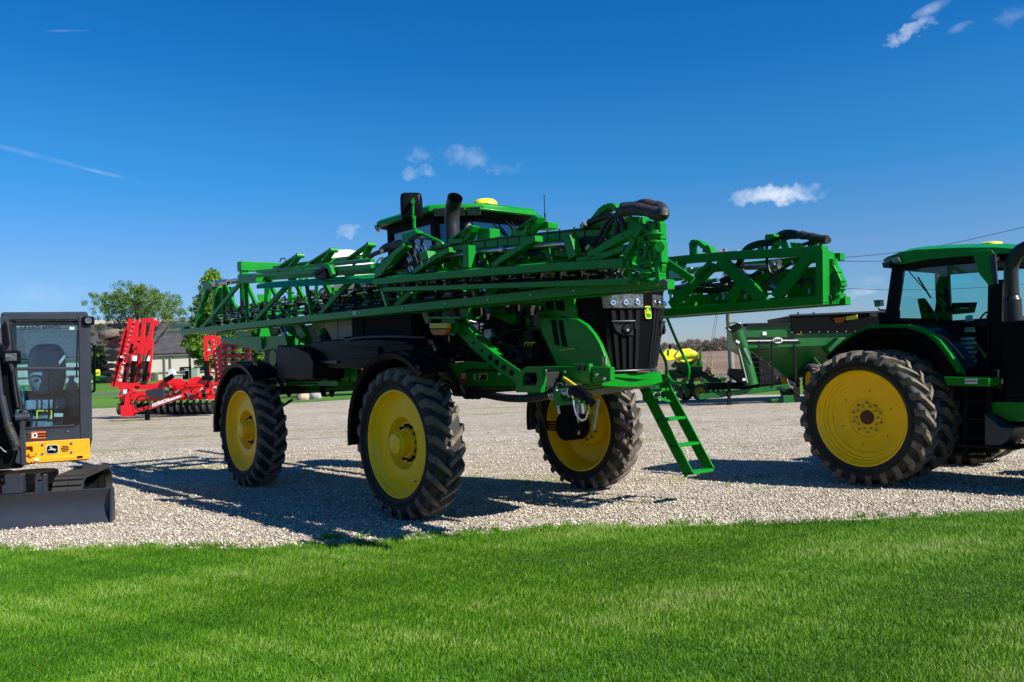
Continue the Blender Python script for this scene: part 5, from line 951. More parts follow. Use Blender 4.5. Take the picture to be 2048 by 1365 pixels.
cb.plate([V(bl.x, YO, bl.z), V(bl.x, YO, bl.z-.75), V(br.x, YO, bl.z-.75), V(br.x, YO, bl.z)], (0, .05, 0)); cb.plate([V(bl.x+.05, YC+.05, 1.45), V(br.x, YC+.05, 1.45), V(br.x, YO, 1.45), V(bl.x+.05, YO, 1.45)], (0, 0, .1)); cb.plate([V(bl.x, YC, bl.z), V(bl.x, YO, bl.z), V(bl.x, YO, bl.z-.7), V(bl.x, YC, bl.z-.7)], (.05, 0, 0))
cbo = cb.build('cab', 'blackmatte', tra, bevel=.01)
gp = TP([(1804, 545), (1812, 536), (1988, 524), (1984, 734), (1930, 736), (1895, 690), (1862, 655), (1808, 644), (1801, 635)], YC-.03)
MB().add(gp, [tuple(range(len(gp)))]).build('window', 'glasst', cbo)
for (xa, za, xb, zb_) in ((tl.x, tl.z, bl.x, bl.z),): MB().add([V(xa, YC+.05, za), V(xa, YO-.05, za), V(xb, YO-.05, zb_), V(xb, YC+.05, zb_)], [(0, 1, 2, 3)]).build('window', 'glasst', cbo)
MB().add([V(tl.x, YO, tl.z), V(tr2.x, YO, tr2.z), V(tr2.x, YO, bl.z), V(bl.x, YO, bl.z)], [(0, 1, 2, 3)]).build('window', 'glasst', cbo)
MB().add([V(tr2.x+.12, YC+.1, tr2.z), V(tr2.x+.12, YO-.1, tr2.z), V(br.x+.2, YO-.1, bl.z-.3), V(br.x+.2, YC+.1, bl.z-.3)], [(0, 1, 2, 3)]).build('windscreen', 'glasst', cbo)
# roof
r1 = [(1766, 520), (1775, 514), (1800, 505), (1832, 500), (1911, 496), (1990, 495), (2042, 499)]; r0 = [(1768, 523), (1790, 529), (1808, 528), (1858, 519), (1911, 514), (1990, 508), (2042, 506)]
ra, rb = TP(r1, YC-.12), TP(r0, YC-.12); m = MB()
m.loft([[p, q, V(q.x, YO+.12, q.z), V(p.x, YO+.12, p.z), V(p.x, YO-.2, p.z+.07), V(p.x, YC+.2, p.z+.07)] for p, q in zip(ra, rb)]); rf = m.build('cab_roof', 'green', tra, ang=30)
m = MB(); m.loft([[p+V(.05, .03, .0), p+V(.05, .08, -.09), V(p.x+.05, YO, p.z-.09), V(p.x+.05, YO+.05, p.z)] for p in rb[1:]]); m.build('roof_underside', 'blackmatte', rf)
for a_, b_, c_, d_ in (((1768, 521), (1780, 518), (1784, 524), (1771, 527)), ((1781, 517), (1797, 514), (1803, 523), (1788, 526))): MB().plate(TP([a_, b_, c_, d_], YC-.16), (0, .06, 0)).build('work_light', 'lens', rf, bevel=.005)
MB().plate(TP([(1774, 527), (1789, 526), (1788, 538), (1777, 537)], YC-.05), (0, .3, 0)).build('lamp_housing', 'charcoal', rf)
g_ = TS(1981, 492, YC+.45); gg = MB().lathe([(0, .07), (.10, .069), (.145, .055), (.155, .01), (.15, -.03), (0, -.03)], 28).build('gps_receiver', 'emyellow', tra, ang=50); gg.rotation_euler = (math.pi/2, 0, 0); gg.location = (g_.x, YC+.45, g_.z-.02)
# mirror, exhaust, after-treatment box
m = MB(); m.loft([TP([(1944, 503), (1983, 499), (1993, 512), (1993, 568), (1977, 571), (1958, 548)], .42), [p+V(-.06, .16, 0) for p in TP([(1947, 505), (1981, 502), (1990, 513), (1990, 565), (1977, 567), (1960, 546)], .42)]]); mi = m.build('mirror', 'green', tra, bevel=.012)
m = MB(); m.plate([p+V(.02, -.02, 0) for p in TP([(1978, 514), (1989, 508), (1994, 568), (1984, 568)], .40)], (0, .03, 0)); m.build('mirror_shell', 'charcoal', mi); MB().bar(TS(1985, 520, .5), TS(2000, 518, YC), .04, .05).build('mirror_arm', 'blackmatte', mi)
ex0 = TS(2027, 640, .80); m = MB(); zt_ = TS(2027, 600, .80).z; m.cyl((ex0.x, .80, ex0.z-.1), (ex0.x, .80, zt_), .105, 24); m.cyl((ex0.x, .80, zt_), (ex0.x, .80, zt_+.05), .105, 24, .085)
z2 = TS(2027, 545, .80).z; m.tube([V(ex0.x, .80, zt_), V(ex0.x, .80, z2), V(ex0.x+.03, .80, z2+.14), V(ex0.x+.12, .80, z2+.26), V(ex0.x+.28, .80, z2+.33)], .085, 24, smooth=6, cap=False); m.build('exhaust_stack', 'grey', tra, ang=60)
m = MB(); P_ = TS(1996, 643, .55); Q_ = TS(1996, 800, .55); m.box((P_.x+.55, .80, (P_.z+Q_.z)/2), (1.1, .5, P_.z-Q_.z)); m.build('exhaust_box', 'black', tra, bevel=.04)
m = MB(); m.loft([[V(x, y, z) for y, z in ((1.25, 1.3), (1.25, 1.95), (1.45, 2.12), (1.9, 2.12), (2.1, 1.95), (2.1, 1.3))] for x in (br.x+.1, br.x+2.6)]); m.build('hood', 'green', tra, bevel=.03)
m = MB(); m.plate(TP([(1983, 804), (2060, 804), (2060, 836), (2040, 843), (2020, 842), (1983, 822)], .55), (0, .12, 0)); m.build('side_skirt', 'green', tra, bevel=.008)
MB().plate(TP([(2022, 826), (2060, 829), (2060, 836), (2022, 834)], .53), (0, .1, 0)).build('skirt_edge', 'green', tra)
m = MB(); q4 = TP([(1983, 824), (2018, 851), (2043, 853), (2030, 880), (2015, 890), (1983, 889)], .50); m.plate(q4, (0, .45, 0)); m.build('fuel_tank', 'charcoal', tra, bevel=.02)
m = MB(); m.plate(TP([(1901, 753), (1991, 756), (1991, 772), (1908, 770)], .42), (0, .4, 0)); sp_ = m.build('step_plate', 'green', tra, bevel=.006)
lb = TP([(1930, 758), (1955, 758), (1955, 768), (1930, 768)], .215); MB().plate(lb, (0, .004, 0)).build('label', 'white', sp_)
text_mb('KOVATCO', .026, (lb[0]+lb[1]+lb[2]+lb[3])/4+V(0, -.004, 0), (1, 0, 0), (0, 0, 1), .001, .001).build('lettering', 'blackmatte', sp_)
m = MB()
for x in (1931, 1977): m.bar(TS(x, 775, .45), TS(x, 914, .45), .02, .05, (1, 0, 0))
lad = m.build('ladder', 'blackmatte', tra)
for y in (802, 838, 876, 891, 914): MB().bar(TS(1931, y, .45), TS(1977, y, .45), .16, .025).build('rung', 'black', lad)
MB().plate(TP([(1925, 886), (2048, 892), (2048, 897), (1925, 890)], .5), (0, .5, 0)).build('lower_frame', 'blackmatte', tra)
m = MB(); m.plate(TP([(1660, 634), (1690, 630), (1742, 627), (1742, 633), (1700, 640), (1690, 647), (1666, 645)], .30), (0, .06, 0)); m.bar(TS(1740, 630, .33), TS(1790, 634, YC), .04, .05); lo_ = m.build('lamp_arm', 'blackmatte', tra)
MB().plate(TP([(1669, 637), (1690, 636), (1688, 646), (1672, 645)], .26), (0, .05, 0)).build('marker_lamp', 'amber', lo_, bevel=.004)
MB().plate(TP([(1693, 634), (1715, 630), (1715, 638), (1693, 641)], .26), (0, .03, 0)).build('reflector', 'emyellow', lo_)
m = MB(); m.plate(TP([(1750, 601), (1764, 600), (1765, 612), (1753, 615)], .6), (0, .09, 0)); wl_ = m.build('work_light', 'lens', tra, bevel=.005); MB().tube(TP([(1757, 616), (1758, 620), (1780, 621)], .62), .012, 6).build('lamp_bracket', 'blackmatte', wl_)
MB().plate(TP([(1762, 634), (1776, 634), (1776, 650), (1762, 650)], .8), (0, .1, 0)).build('lamp_housing', 'blackmatte', tra); MB().bar(TS(1976, 630, YC-.08), TS(1978, 735, YC-.08), .03, .03).build('cab_handle', 'blackmatte', tra)
# cab inside
MB().loft([TP([(1834, 598), (1850, 596), (1872, 628), (1874, 648), (1845, 648)], 1.55), TP([(1834, 598), (1850, 596), (1872, 628), (1874, 648), (1845, 648)], 1.95)]).box((TS(1890, 660, 1.7).x, 1.72, TS(1890, 660, 1.7).z), (.45, .45, .16)).build('seat', 'black', cbo, bevel=.03)
MB().plate(TP([(1908, 606), (1951, 605), (1946, 626), (1900, 630)], 1.45), (.03, .03, 0)).build('monitor', 'black', cbo); MB().plate(TP([(1921, 615), (1938, 615), (1937, 619), (1920, 619)], 1.42), (0, .01, 0)).build('screen_icons', 'cream', cbo)
m = MB()
for k in range(6): p = TS(1935, 678+k*9, 1.35); m.lathe([(.0, -.02), (.10, -.02), (.12, 0), (.10, .02), (0, .02)], 20, c=(0, 0, 0)) if 0 else m.cyl(p+V(0, 0, -.02), p+V(0, 0, .02), .115 if k % 2 else .095, 20)
m.build('suspension_boot', 'cream', cbo)
MB().plate(TP([(1932, 632), (1944, 630), (1950, 665), (1930, 665)], 1.35), (0, .05, 0)).build('armrest', 'white', cbo, bevel=.01)
m = MB(); m.box((TS(1925, 650, 1.5).x, 1.5, TS(1925, 650, 1.5).z), (.6, .5, .08)); m.tube(TP([(1955, 700), (1965, 660), (1972, 640)], 1.6), .03, 8); m.tube([TS(1968, 645, 1.6)+V(.06*math.cos(a), .18*math.sin(a), .14*math.cos(a)) for a in [k*math.pi/8 for k in range(17)]], .014, 6); m.build('console', 'blackmatte', cbo)
m = MB(); m.bar(TS(1815, 540, 1.3), TS(1860, 592, 1.3), .012, .012); m.bar(TS(1836, 555, 1.3), TS(1862, 597, 1.3), .03, .014); m.build('wiper', 'blackmatte', cbo)
# ------------------------------------------------------------------ compact excavator on the left
EO = V(-5.12, 10.93, 0); EF = V(.22, -.975, 0)
E_ = Frame(EO, EF); EX = E_.X
exc = empty('compact_excavator', EO, E_.rz, 'small excavator with charcoal cab, orange-yellow body and grey dozer blade, cut off at left', 'excavator')
def EP(pts, x): return [EX(a, b, x) for a, b in pts]
b0, b1 = EX(222, 1046, 0), EX(224, 977, 0); lft = -2.0
def bl_ring(y):
    return [V(-.10, y, b1.z), V(-.04, y, b1.z), V(-.09, y, b1.z*.72), V(-.10, y, b1.z*.45), V(-.05, y, b1.z*.2), V(.03, y, .0), V(-.02, y, .0), V(-.15, y, b1.z*.3)]
m = MB(); m.loft([bl_ring(b0.y), bl_ring(lft)]); blade = m.build('dozer_blade', 'charcoal', exc, bevel=.004, ang=60)
MB().plate([V(-.14, b0.y+.01, .0), V(.04, b0.y+.01, 0), V(-.03, b0.y+.01, b1.z+.01), V(-.11, b0.y+.01, b1.z+.01)], (0, .025, 0)).build('blade_end', 'charcoal', blade, bevel=.004)
# tracks
def track(yc, wd):
    m = MB(); n = 44; x0, x1, r = -1.62, -.50, .268; pts = []
    L_ = (x1-x0); per = 2*L_+2*math.pi*r
    for i in range(n):
        s_ = per*i/n
        if s_ < L_: p = (x0+s_, .556); a = math.pi/2
        elif s_ < L_+math.pi*r: a = math.pi/2-(s_-L_)/r; p = (x1+r*math.cos(a), .288+r*math.sin(a))
        elif s_ < 2*L_+math.pi*r: p = (x1-(s_-L_-math.pi*r), .02); a = -math.pi/2
        else: a = -math.pi/2-(s_-2*L_-math.pi*r)/r; p = (x0+r*math.cos(a), .288+r*math.sin(a))
        pts.append((p, a))
    ring = [[V(p[0]-.02*math.cos(a), yc-wd/2, p[1]-.02*math.sin(a)), V(p[0]+.012*math.cos(a), yc-wd/2, p[1]+.012*math.sin(a)), V(p[0]+.012*math.cos(a), yc+wd/2, p[1]+.012*math.sin(a)), V(p[0]-.02*math.cos(a), yc+wd/2, p[1]-.02*math.sin(a))] for p, a in pts]
    m.loft(ring+[ring[0]], cap=False); 
    for p, a in pts[::1]:
        R2 = Matrix.Rotation(-a, 3, 'Y')
        for s2 in (-1, 1): m.box((p[0]+.022*math.cos(a), yc+s2*wd*.25, p[1]+.022*math.sin(a)), (.03, wd*.47, .06), R2)
    t_ = m.build('track', 'rubber', exc)
    MB().cyl((x0, yc-wd*.3, .255), (x0, yc+wd*.3, .255), .20, 20).cyl((x1, yc-wd*.3, .255), (x1, yc+wd*.3, .255), .20, 20).box(((x0+x1)/2, yc, .27), (L_, wd*.5, .2)).build('track_roller', 'black', t_)
ytr = (EX(98, 945, -.5).y + EX(190, 945, -.5).y)/2
track(ytr, .36); track(ytr-1.28, .36)
MB().box((-.95, ytr-.64, .38), (.8, 1.1, .22)).cyl((-.95, ytr-.64, .45), (-.95, ytr-.64, .62), .34, 24).bar((-.75, ytr-.25, .42), (-.12, ytr-.35, .28), .10, .12).bar((-.75, ytr-1.0, .42), (-.12, ytr-.95, .28), .10, .12).build('undercarriage', 'black', exc, bevel=.01)
m = MB(); m.plate(EP([(73, 950), (78, 949), (78, 988), (73, 988)], -.15), (.12, 0, 0)); m.plate(EP([(88, 949), (93, 949), (94, 988), (88, 988)], -.15), (.12, 0, 0)); m.cyl(EX(74, 958, -.12), EX(92, 957, -.12), .025, 12); m.plate(EP([(75, 964), (93, 963), (94, 988), (76, 988)], -.14), (.08, 0, 0)); m.build('blade_lug', 'charcoal', exc, bevel=.005)
m = MB(); m.plate(EP([(12, 950), (47, 948), (49, 985), (8, 988), (7, 972), (14, 966)], -.12), (.14, 0, 0)); m.build('blade_cylinder_guard', 'charcoal', exc, bevel=.01)
# the upper machine is slewed against the tracks: its own measuring frame
H2 = Frame((-5.93, 12.0), (.43, -.903)); E_lower = E_; n_before = set(bpy.data.objects)
EX = H2.X
def EP(pts, x): return [EX(a, b, x) for a, b in pts]
# house: yellow body under the cab
XB = .02
m = MB(); bd = EP([(50, 885), (179, 877), (181, 914), (176, 920), (70, 927), (50, 930)], XB); m.plate(bd, (.10, 0, 0)); body_ = m.build('body_panel', 'amberyellow', exc, bevel=.012)
MB().plate([p+V(.02, 0, 0) for p in EP([(64, 915), (181, 909), (179, 918), (70, 926)], XB)], (.12, 0, 0)).build('body_skirt', 'amberyellow', body_, bevel=.012)
m = MB(); m.loft([[V(XB-.06, bd[1].y-.01, bd[1].z), V(XB-.06, bd[2].y-.01, bd[3].z), V(XB-.06, bd[1].y-1.5, bd[3].z), V(XB-.06, bd[1].y-1.5, bd[1].z)], [V(XB-1.5, bd[1].y-.03, bd[1].z), V(XB-1.5, bd[2].y-.03, bd[3].z), V(XB-1.5, bd[1].y-1.5, bd[3].z), V(XB-1.5, bd[1].y-1.5, bd[1].z)]]); m.build('house', 'amberyellow', exc, bevel=.03)
m = MB(); fr_ = EP([(51, 893), (70, 892), (70, 909), (60, 912), (51, 910)], XB+.07); m.path(EP([(51, 890), (66, 889), (70, 893), (70, 908), (58, 910)], XB+.08), .05, .045, (1, 0, 0)); m.path(EP([(49, 918), (62, 924), (68, 917)], XB+.08), .05, .05, (1, 0, 0)); m.build('tie_hook', 'amberyellow', body_, bevel=.008)
c_ = EX(105, 899, XB+.055); emblem(body_, c_, V(0, 1, 0), V(0, 0, 1), .155, .125, 'black', 'cream')
for q in ((85, 890), (85, 908), (143, 887), (143, 905)): p = EX(*q, XB+.05); MB().cyl(p, p+V(.012, 0, 0), .018, 14).cyl(p, p+V(.02, 0, 0), .010, 8).build('bolt', 'steel', body_)
for k, wv in ((0, .07), (1, .10), (2, .10), (3, .07)): p = EX(130, 893+k*3.2, XB+.054); MB().box(p, (.008, wv, .012)).build('vent_slot', 'blackmatte', body_)
MB().box(EX(160, 914, XB+.085), (.02, .07, .03)).build('rubber_stop', 'blackmatte', body_, bevel=.005)
MB().plate(EP([(67, 918), (78, 917), (78, 922), (67, 923)], XB+.095), (.004, 0, 0)).build('label', 'white', body_)
# cab
XC = -.03
A_, B_, C_, D_ = EX(4, 634, XC), EX(167, 636, XC), EX(164, 882, XC), EX(28, 885, XC)
top_z, bot_z = A_.z, C_.z; yl_, yr_ = A_.y, B_.y; xb_ = XC-1.15
cb = MB()
def rod(p, q, w_, h_, up=(0, 0, 1)): cb.bar(p, q, w_, h_, up)
rod(V(XC, yl_, top_z), V(XC, yr_+.04, top_z), .09, .10); rod(V(XC, yr_+.01, top_z), V(XC, yr_+.0, bot_z), .14, .12, (1, 0, 0)); rod(V(XC, yl_+.03, top_z), V(XC, yl_+.12, bot_z), .10, .10, (1, 0, 0)); rod(V(XC, yl_, bot_z+.10), V(XC, yr_+.04, bot_z+.10), .09, .26)
for y in (yl_+.03, yr_+.01): rod(V(xb_, y, top_z), V(xb_, y, bot_z), .08, .10, (1, 0, 0)); rod(V(XC, y, top_z), V(xb_, y, top_z), .08, .10); rod(V(XC, y, bot_z), V(xb_, y, bot_z), .08, .2); 
rod(V((XC+xb_)/2, yr_+.01, top_z), V((XC+xb_)/2, yr_+.01, bot_z), .06, .08, (1, 0, 0))
rod(V(xb_, yl_, top_z), V(xb_, yr_, top_z), .08, .12); cb.plate([V(xb_, yl_, bot_z+.72), V(xb_, yr_, bot_z+.72), V(xb_, yr_, bot_z), V(xb_, yl_, bot_z)], (.05, 0, 0))
cb.plate([V(XC+.02, yl_, top_z+.03), V(XC+.02, yr_+.05, top_z+.03), V(xb_, yr_+.05, top_z+.03), V(xb_, yl_, top_z+.03)], (0, 0, .06))
rod(EX(22, 738, XC+.02), EX(160, 738, XC+.02), .03, .045)
# rounded glass corners
ec = cb.build('cab', 'charcoal', exc, bevel=.02)
MB().path(EP([(25, 655), (27, 648), (34, 645), (146, 646), (155, 649), (158, 656)], XC+.045), .02, .02, (1, 0, 0)).path(EP([(158, 656), (160, 838), (157, 848), (148, 853), (45, 858)], XC+.045), .02, .02, (1, 0, 0)).build('window_seal', 'blackmatte', ec)
g_ = EP([(20, 646), (160, 646), (162, 736), (30, 736)], XC+.03); MB().add(g_, [(0, 1, 2, 3)]).build('windscreen', 'glassm', ec)
g_ = EP([(32, 740), (161, 740), (161, 852), (42, 857)], XC+.03); MB().add(g_, [(0, 1, 2, 3)]).build('windscreen', 'glassm', ec)
MB().add([V(XC-.05, yr_+.05, top_z-.1), V(xb_+.05, yr_+.05, top_z-.1), V(xb_+.05, yr_+.05, bot_z+.3), V(XC-.05, yr_+.05, bot_z+.3)], [(0, 1, 2, 3)]).build('window', 'glassm', ec)
MB().add([V(xb_, yl_, top_z-.1), V(xb_, yr_, top_z-.1), V(xb_, yr_, bot_z+.72), V(xb_, yl_, bot_z+.72)], [(0, 1, 2, 3)]).build('window', 'glassm', ec)
xs_ = xb_+.35
def sup(px, py, rx_, rz_, x, dx, n=28, e=3.2): 
    c_ = EX(px, py, x); return [[c_+V(d, rx_*k*math.copysign(abs(math.cos(a))**(2/e), math.cos(a)), rz_*k*math.copysign(abs(math.sin(a))**(2/e), math.sin(a))) for a in [2*math.pi*i/n for i in range(n)]] for d, k in ((-dx, .85), (0, 1), (dx, .96), (dx*1.5, .7))]
MB().loft(sup(94, 738, .25, .37, xs_, .07)).build('seat', 'film', ec, ang=60)
MB().box(V(xs_+.2, EX(94, 770, xs_).y, bot_z+.52), (.45, .52, .16)).box(V(xs_+.15, EX(94, 770, xs_).y, bot_z+.28), (.35, .40, .35)).build('seat_base', 'film', ec, bevel=.04)
for px in (35, 145): MB().tube([V(xs_+.05, EX(px, 760, xs_).y, bot_z+.35), V(xs_+.15, EX(px, 760, xs_).y, bot_z+.68), V(xs_+.42, EX(px, 760, xs_).y, bot_z+.74), V(xs_+.44, EX(px, 760, xs_).y, bot_z+.92)], .07, 10, smooth=5, rs=[.09, .09, .07, .035]).build('armrest', 'film', ec, ang=60)
m = MB(); 
for px in (98, 107): m.tube([EX(px, 740, XC-.15), EX(px, 800, XC-.12), EX(px-1, 845, XC-.12)], .012, 6)
m.box(EX(82, 840, XC-.15), (.12, .2, .03)).box(EX(117, 840, XC-.15), (.12, .2, .03)); m.build('travel_lever', 'black', ec)
m = MB(); yg = EP([(74, 822), (103, 822), (103, 842), (74, 842)], XC-.2)
for i in range(4): m.bar(yg[i], yg[(i+1) % 4], .008, .012)
m.build('pedal_label', 'emyellow', ec); MB().plate(EP([(108, 827), (126, 827), (126, 834), (108, 834)], XC-.2), (.004, 0, 0)).build('label', 'cream', ec)
tc_ = EX(80, 656, xb_+.01); text_mb('JOHN DEERE', .085, tc_, (0, -1, 0), (0, 0, 1), .001, .001, 1.15).build('lettering', 'blackmatte', ec)
MB().plate(EP([(139, 654), (149, 654), (149, 660), (139, 660)], XC+.036), (.003, 0, 0)).build('sticker', 'cream', ec)
lb = EP([(62, 864), (92, 863), (92, 877), (62, 878)], XC+.058); MB().plate(lb, (.004, 0, 0)).build('warning_label', 'orange', ec)
MB().plate([p+V(.004, 0, 0) for p in EP([(65, 866.5), (75, 866.5), (75, 875.5), (65, 876)], XC+.058)], (.004, 0, 0)).build('warning_label', 'white', ec); MB().plate([p+V(.008, 0, 0) for p in EP([(67, 868), (72, 869), (73, 873), (69, 874)], XC+.058)], (.003, 0, 0)).build('pictogram', 'blackmatte', ec)
for k in range(2): MB().box(EX(84, 868+k*5, XC+.062), (.004, .12, .022)).build('print_line', 'blackmatte', ec)
for q in ((57, 867), (136, 863)): p = EX(*q, XC+.05); MB().cyl(p, p+V(.015, 0, 0), .012, 8).build('bolt', 'steel', ec)
m = MB(); p = EX(177, 642, XC+.06); m.box(p, (.10, .15, .12)); lm_ = m.build('work_light', 'black', exc, bevel=.02); MB().cyl(p+V(.04, 0, 0), p+V(.065, 0, 0), .045, 20).build('lens', 'lens', lm_)
m = MB(); m.tube(EP([(180, 688), (188, 690), (189, 700), (189, 775), (187, 782), (180, 787)], XC-.02), .016, 8, smooth=4); m.build('grab_handle', 'black', exc)
MB().bar(EX(155, 660, XC+.05), EX(153, 755, XC+.05), .02, .03, (1, 0, 0)).build('wiper', 'blackmatte', ec)
# swing post, boom foot, cylinders and hoses at the left edge
XS = .42
m = MB(); m.plate(EP([(-60, 800), (-10, 700), (8, 690), (20, 750), (32, 830), (46, 870), (47, 935), (-10, 940), (-60, 930)], XS), (.16, 0, 0)); m.build('swing_post', 'black', exc, bevel=.015)
m = MB(); m.path(EP([(48, 930), (47, 900), (44, 870), (47, 832), (52, 822)], XS+.12), .05, .10, (1, 0, 0)); m.cyl(EX(30, 836, XS+.14), EX(60, 834, XS+.14), .055, 18); m.plate(EP([(30, 925), (44, 870), (50, 900), (49, 932)], XS+.12), (.06, 0, 0)); m.build('pivot_bracket', 'charcoal', exc, bevel=.008)
m = MB(); m.path(EP([(-28, 660), (-14, 690), (4, 730), (34, 820)], XS-.05), .16, .22, (1, 0, 0)); m.build('boom', 'black', exc, bevel=.02)
m = MB(); m.cyl(EX(3, 792, XS+.2), EX(20, 870, XS+.2), .045, 14); m.cyl(EX(-8, 700, XS+.2), EX(4, 800, XS+.2), .028, 12); m.build('boom_cylinder', 'charcoal', exc)
MB().tube(EP([(14, 846), (16, 850), (20, 860), (26, 875), (32, 890), (30, 900)], XS+.24), .05, 12, smooth=4, rs=[.03, .055, .05, .055, .05, .04]).build('hose_sleeve', 'sleeve', exc)
for pts in ([(30, 735), (34, 770), (40, 800), (42, 822)], [(26, 740), (30, 780), (36, 815)], [(0, 895), (12, 905), (24, 900)]): MB().tube(EP(pts, XS+.16), .014, 7, smooth=4).build('hose', 'hose', exc)
m = MB(); p = EX(23, 715, XS+.2); m.box(p, (.10, .21, .17)); lm_ = m.build('boom_light', 'black', exc, bevel=.02); MB().box(p+V(.055, .0, 0), (.02, .13, .10)).build('lens', 'lens', lm_, bevel=.02)
MB().plate(EP([(8, 640), (4, 665), (10, 700), (20, 690), (14, 650)], XC+.12), (.05, 0, 0)).build('cab_bracket', 'black', exc, bevel=.01)

Mh = Matrix.Translation(H2.O) @ Matrix.Rotation(H2.rz, 4, 'Z'); Me = Matrix.Translation(E_.O) @ Matrix.Rotation(E_.rz, 4, 'Z')
for o in set(bpy.data.objects)-n_before:
    if o.parent == exc: o.matrix_local = Me.inverted() @ Mh
# ------------------------------------------------------------------ background machines
def bgframe(x, y, f=(0, -1)): return Frame((x, y), f)
# --- red folding cultivator
G = bgframe(-15.5, 40.0); GX = G.X
cul = empty('folding_cultivator', V(-15.5, 40, 0), G.rz, 'bright red folding disc cultivator with both wings raised, on gravel left of the sprayer', 'cultivator')
def GP(pts, x=0.): return [GX(a, b, x) for a, b in pts]
def bars(mb, segs, x, w_, h_): 
    for p in segs: mb.path(GP(p, x), w_, h_, (1, 0, 0))
m = MB(); bars(m, [[(240, 798), (430, 793)], [(236, 772), (330, 774)], [(350, 776), (372, 776), (374, 792), (440, 792)], [(372, 768), (372, 800)], [(392, 770), (392, 792)], [(410, 764), (410, 795)], [(372, 771), (445, 770)]], 0, .28, .095); bars(m, [[(238, 793), (440, 789)], [(240, 772), (445, 772)], [(250, 772), (262, 793)], [(300, 772), (300, 793)], [(318, 772), (330, 790)], [(345, 772), (345, 793)], [(400, 768), (400, 793)], [(420, 765), (424, 793)]], -2.2, .2, .075); bars(m, [[(300, 776), (340, 765), (362, 764)], [(270, 790), (320, 786)], [(320, 770), (335, 762)], [(378, 765), (395, 760), (412, 764)]], .6, .3, .16)
mf = m.build('main_frame', 'red', cul)
m = MB(); bars(m, [[(253, 827), (300, 815), (366, 791)]], 2.2, .16, .24); bars(m, [[(253, 827), (256, 790), (270, 780)]], 2.2, .16, .2); m.box(GX(256, 822, 2.3), (.35, .5, .5)); dbm = m.build('drawbar', 'red', cul, bevel=.01)
a_, b_ = GX(312, 809, 2.32), GX(362, 791.5, 2.32); dd = (b_-a_).normalized()
text_mb('HORSCH', .19, lin(a_, b_, .18)+V(.02, 0, 0), dd, V(0, 0, 1), .005, .014).build('lettering', 'white', dbm); MB().bar(lin(a_, b_, .45)+V(.01, 0, -.02), b_+V(.01, 0, -.02), .02, .08, (0, 0, 1)).build('stripe', 'white', dbm)
m = MB(); m.bar(GX(295, 822, 2.3), GX(295, 842, 2.3), .16, .16, (1, 0, 0)); m.box(GX(295, 845, 2.3), (.2, .2, .05)); m.build('jack_stand', 'black', cul)
for rr in (0, 1): MB().tube([GX(284+14*math.cos(a)+rr, 808+16*math.sin(a), 2.5) for a in [k*math.pi/9 for k in range(19)]], .025, 6).build('hose_coil', 'dark', cul)
MB().box(GX(318, 787, 1.6), (.2, .5, .45)).box(GX(301, 787, 1.6), (.2, .35, .3)).build('control_box', 'charcoal', cul, bevel=.02)
for q in (((330, 761), (346, 752)), ((405, 756), (425, 757))): MB().cyl(GX(*q[0], .8), GX(*q[1], .8), .11, 10).build('cylinder', 'black', cul)
MB().plate(GP([(335, 758), (344, 754), (348, 766), (341, 772), (336, 766)], .7), (.2, 0, 0)).plate(GP([(352, 762), (360, 758), (374, 765), (372, 770), (352, 768)], .5), (.2, 0, 0)).build('hitch_plate', 'red', cul)
def disc_row(p, q, n, x, r, mt_='dark'):
    for k in range(n):
        c_ = lin(GX(*p, x), GX(*q, x), (k+.5)/n); m = MB(); ax = V(.25, .9, .15).normalized()
        m.cyl(c_-ax*.03, c_+ax*.03, r, 18, r*.8); m.cyl(c_+ax*.03, c_+ax*.07, r*.25, 10); m.bar(c_, c_+V(-.15, 0, r*1.7), .07, .07); m.build('disc', mt_, cul)
disc_row((236, 818), (432, 815), 15, 0, .27); disc_row((240, 818), (432, 817), 15, -1.2, .26)
for k in range(12): MB().box(GX(372+k*6, 800, .2), (.03, .05, .04)).build('clamp_bolt', 'white', cul)
m = MB(); m.cyl(GX(238, 819, -2.2), GX(436, 817, -2.2), .28, 14); m.build('packer_roller', 'black', cul)
# left wing, folded upright
def wing(dx, parts):
    m = MB(); bars(m, parts, -.5, .18, .085); return m.build('wing_frame', 'red', cul)
lw = wing(0, [[(231, 772), (240, 730), (262, 638)], [(243, 790), (252, 740), (270, 680), (275, 640)], [(268, 770), (283, 700), (288, 644)], [(287, 770), (296, 700), (307, 641)], [(244, 678), (304, 678)], [(240, 704), (303, 704)], [(240, 660), (216, 690), (240, 682)], [(253, 752), (300, 750)], [(284, 641), (308, 641)], [(262, 680), (288, 700)]])
MB().plate(GP([(244, 700), (252, 660), (257, 640), (266, 640), (262, 665), (254, 702)], -.75), (.1, 0, 0)).plate(GP([(272, 750), (284, 700), (288, 700), (279, 752)], -.75), (.1, 0, 0)).build('wing_plate', 'red', cul)
wing(0, [[(225, 774), (236, 730), (252, 660)], [(250, 765), (262, 700), (272, 650)], [(262, 772), (272, 730), (280, 690)], [(296, 760), (301, 710), (303, 680)], [(238, 720), (262, 724)], [(246, 690), (300, 692)], [(252, 730), (296, 736)], [(262, 705), (290, 730)], [(288, 680), (300, 705)], [(310, 644), (316, 650)]])
for k in range(22):
    px = lin(236, 298, random.random()); py = lin(768, 650, random.random()); c_ = GX(px+(768-py)*.08, py, -.9+.4*random.random()); MB().bar(c_, c_+V(0, random.uniform(-.25, .25), random.uniform(.15, .4)), .05, .05, (1, 0, 0)).build('bracket', 'red', cul)
for k in range(7): MB().tube(GP([(250+k*7, 765), (256+k*6, 730+k*3), (266+k*4, 690+k*5)], -.2), .02, 5, smooth=3).build('hose', 'dark', cul)
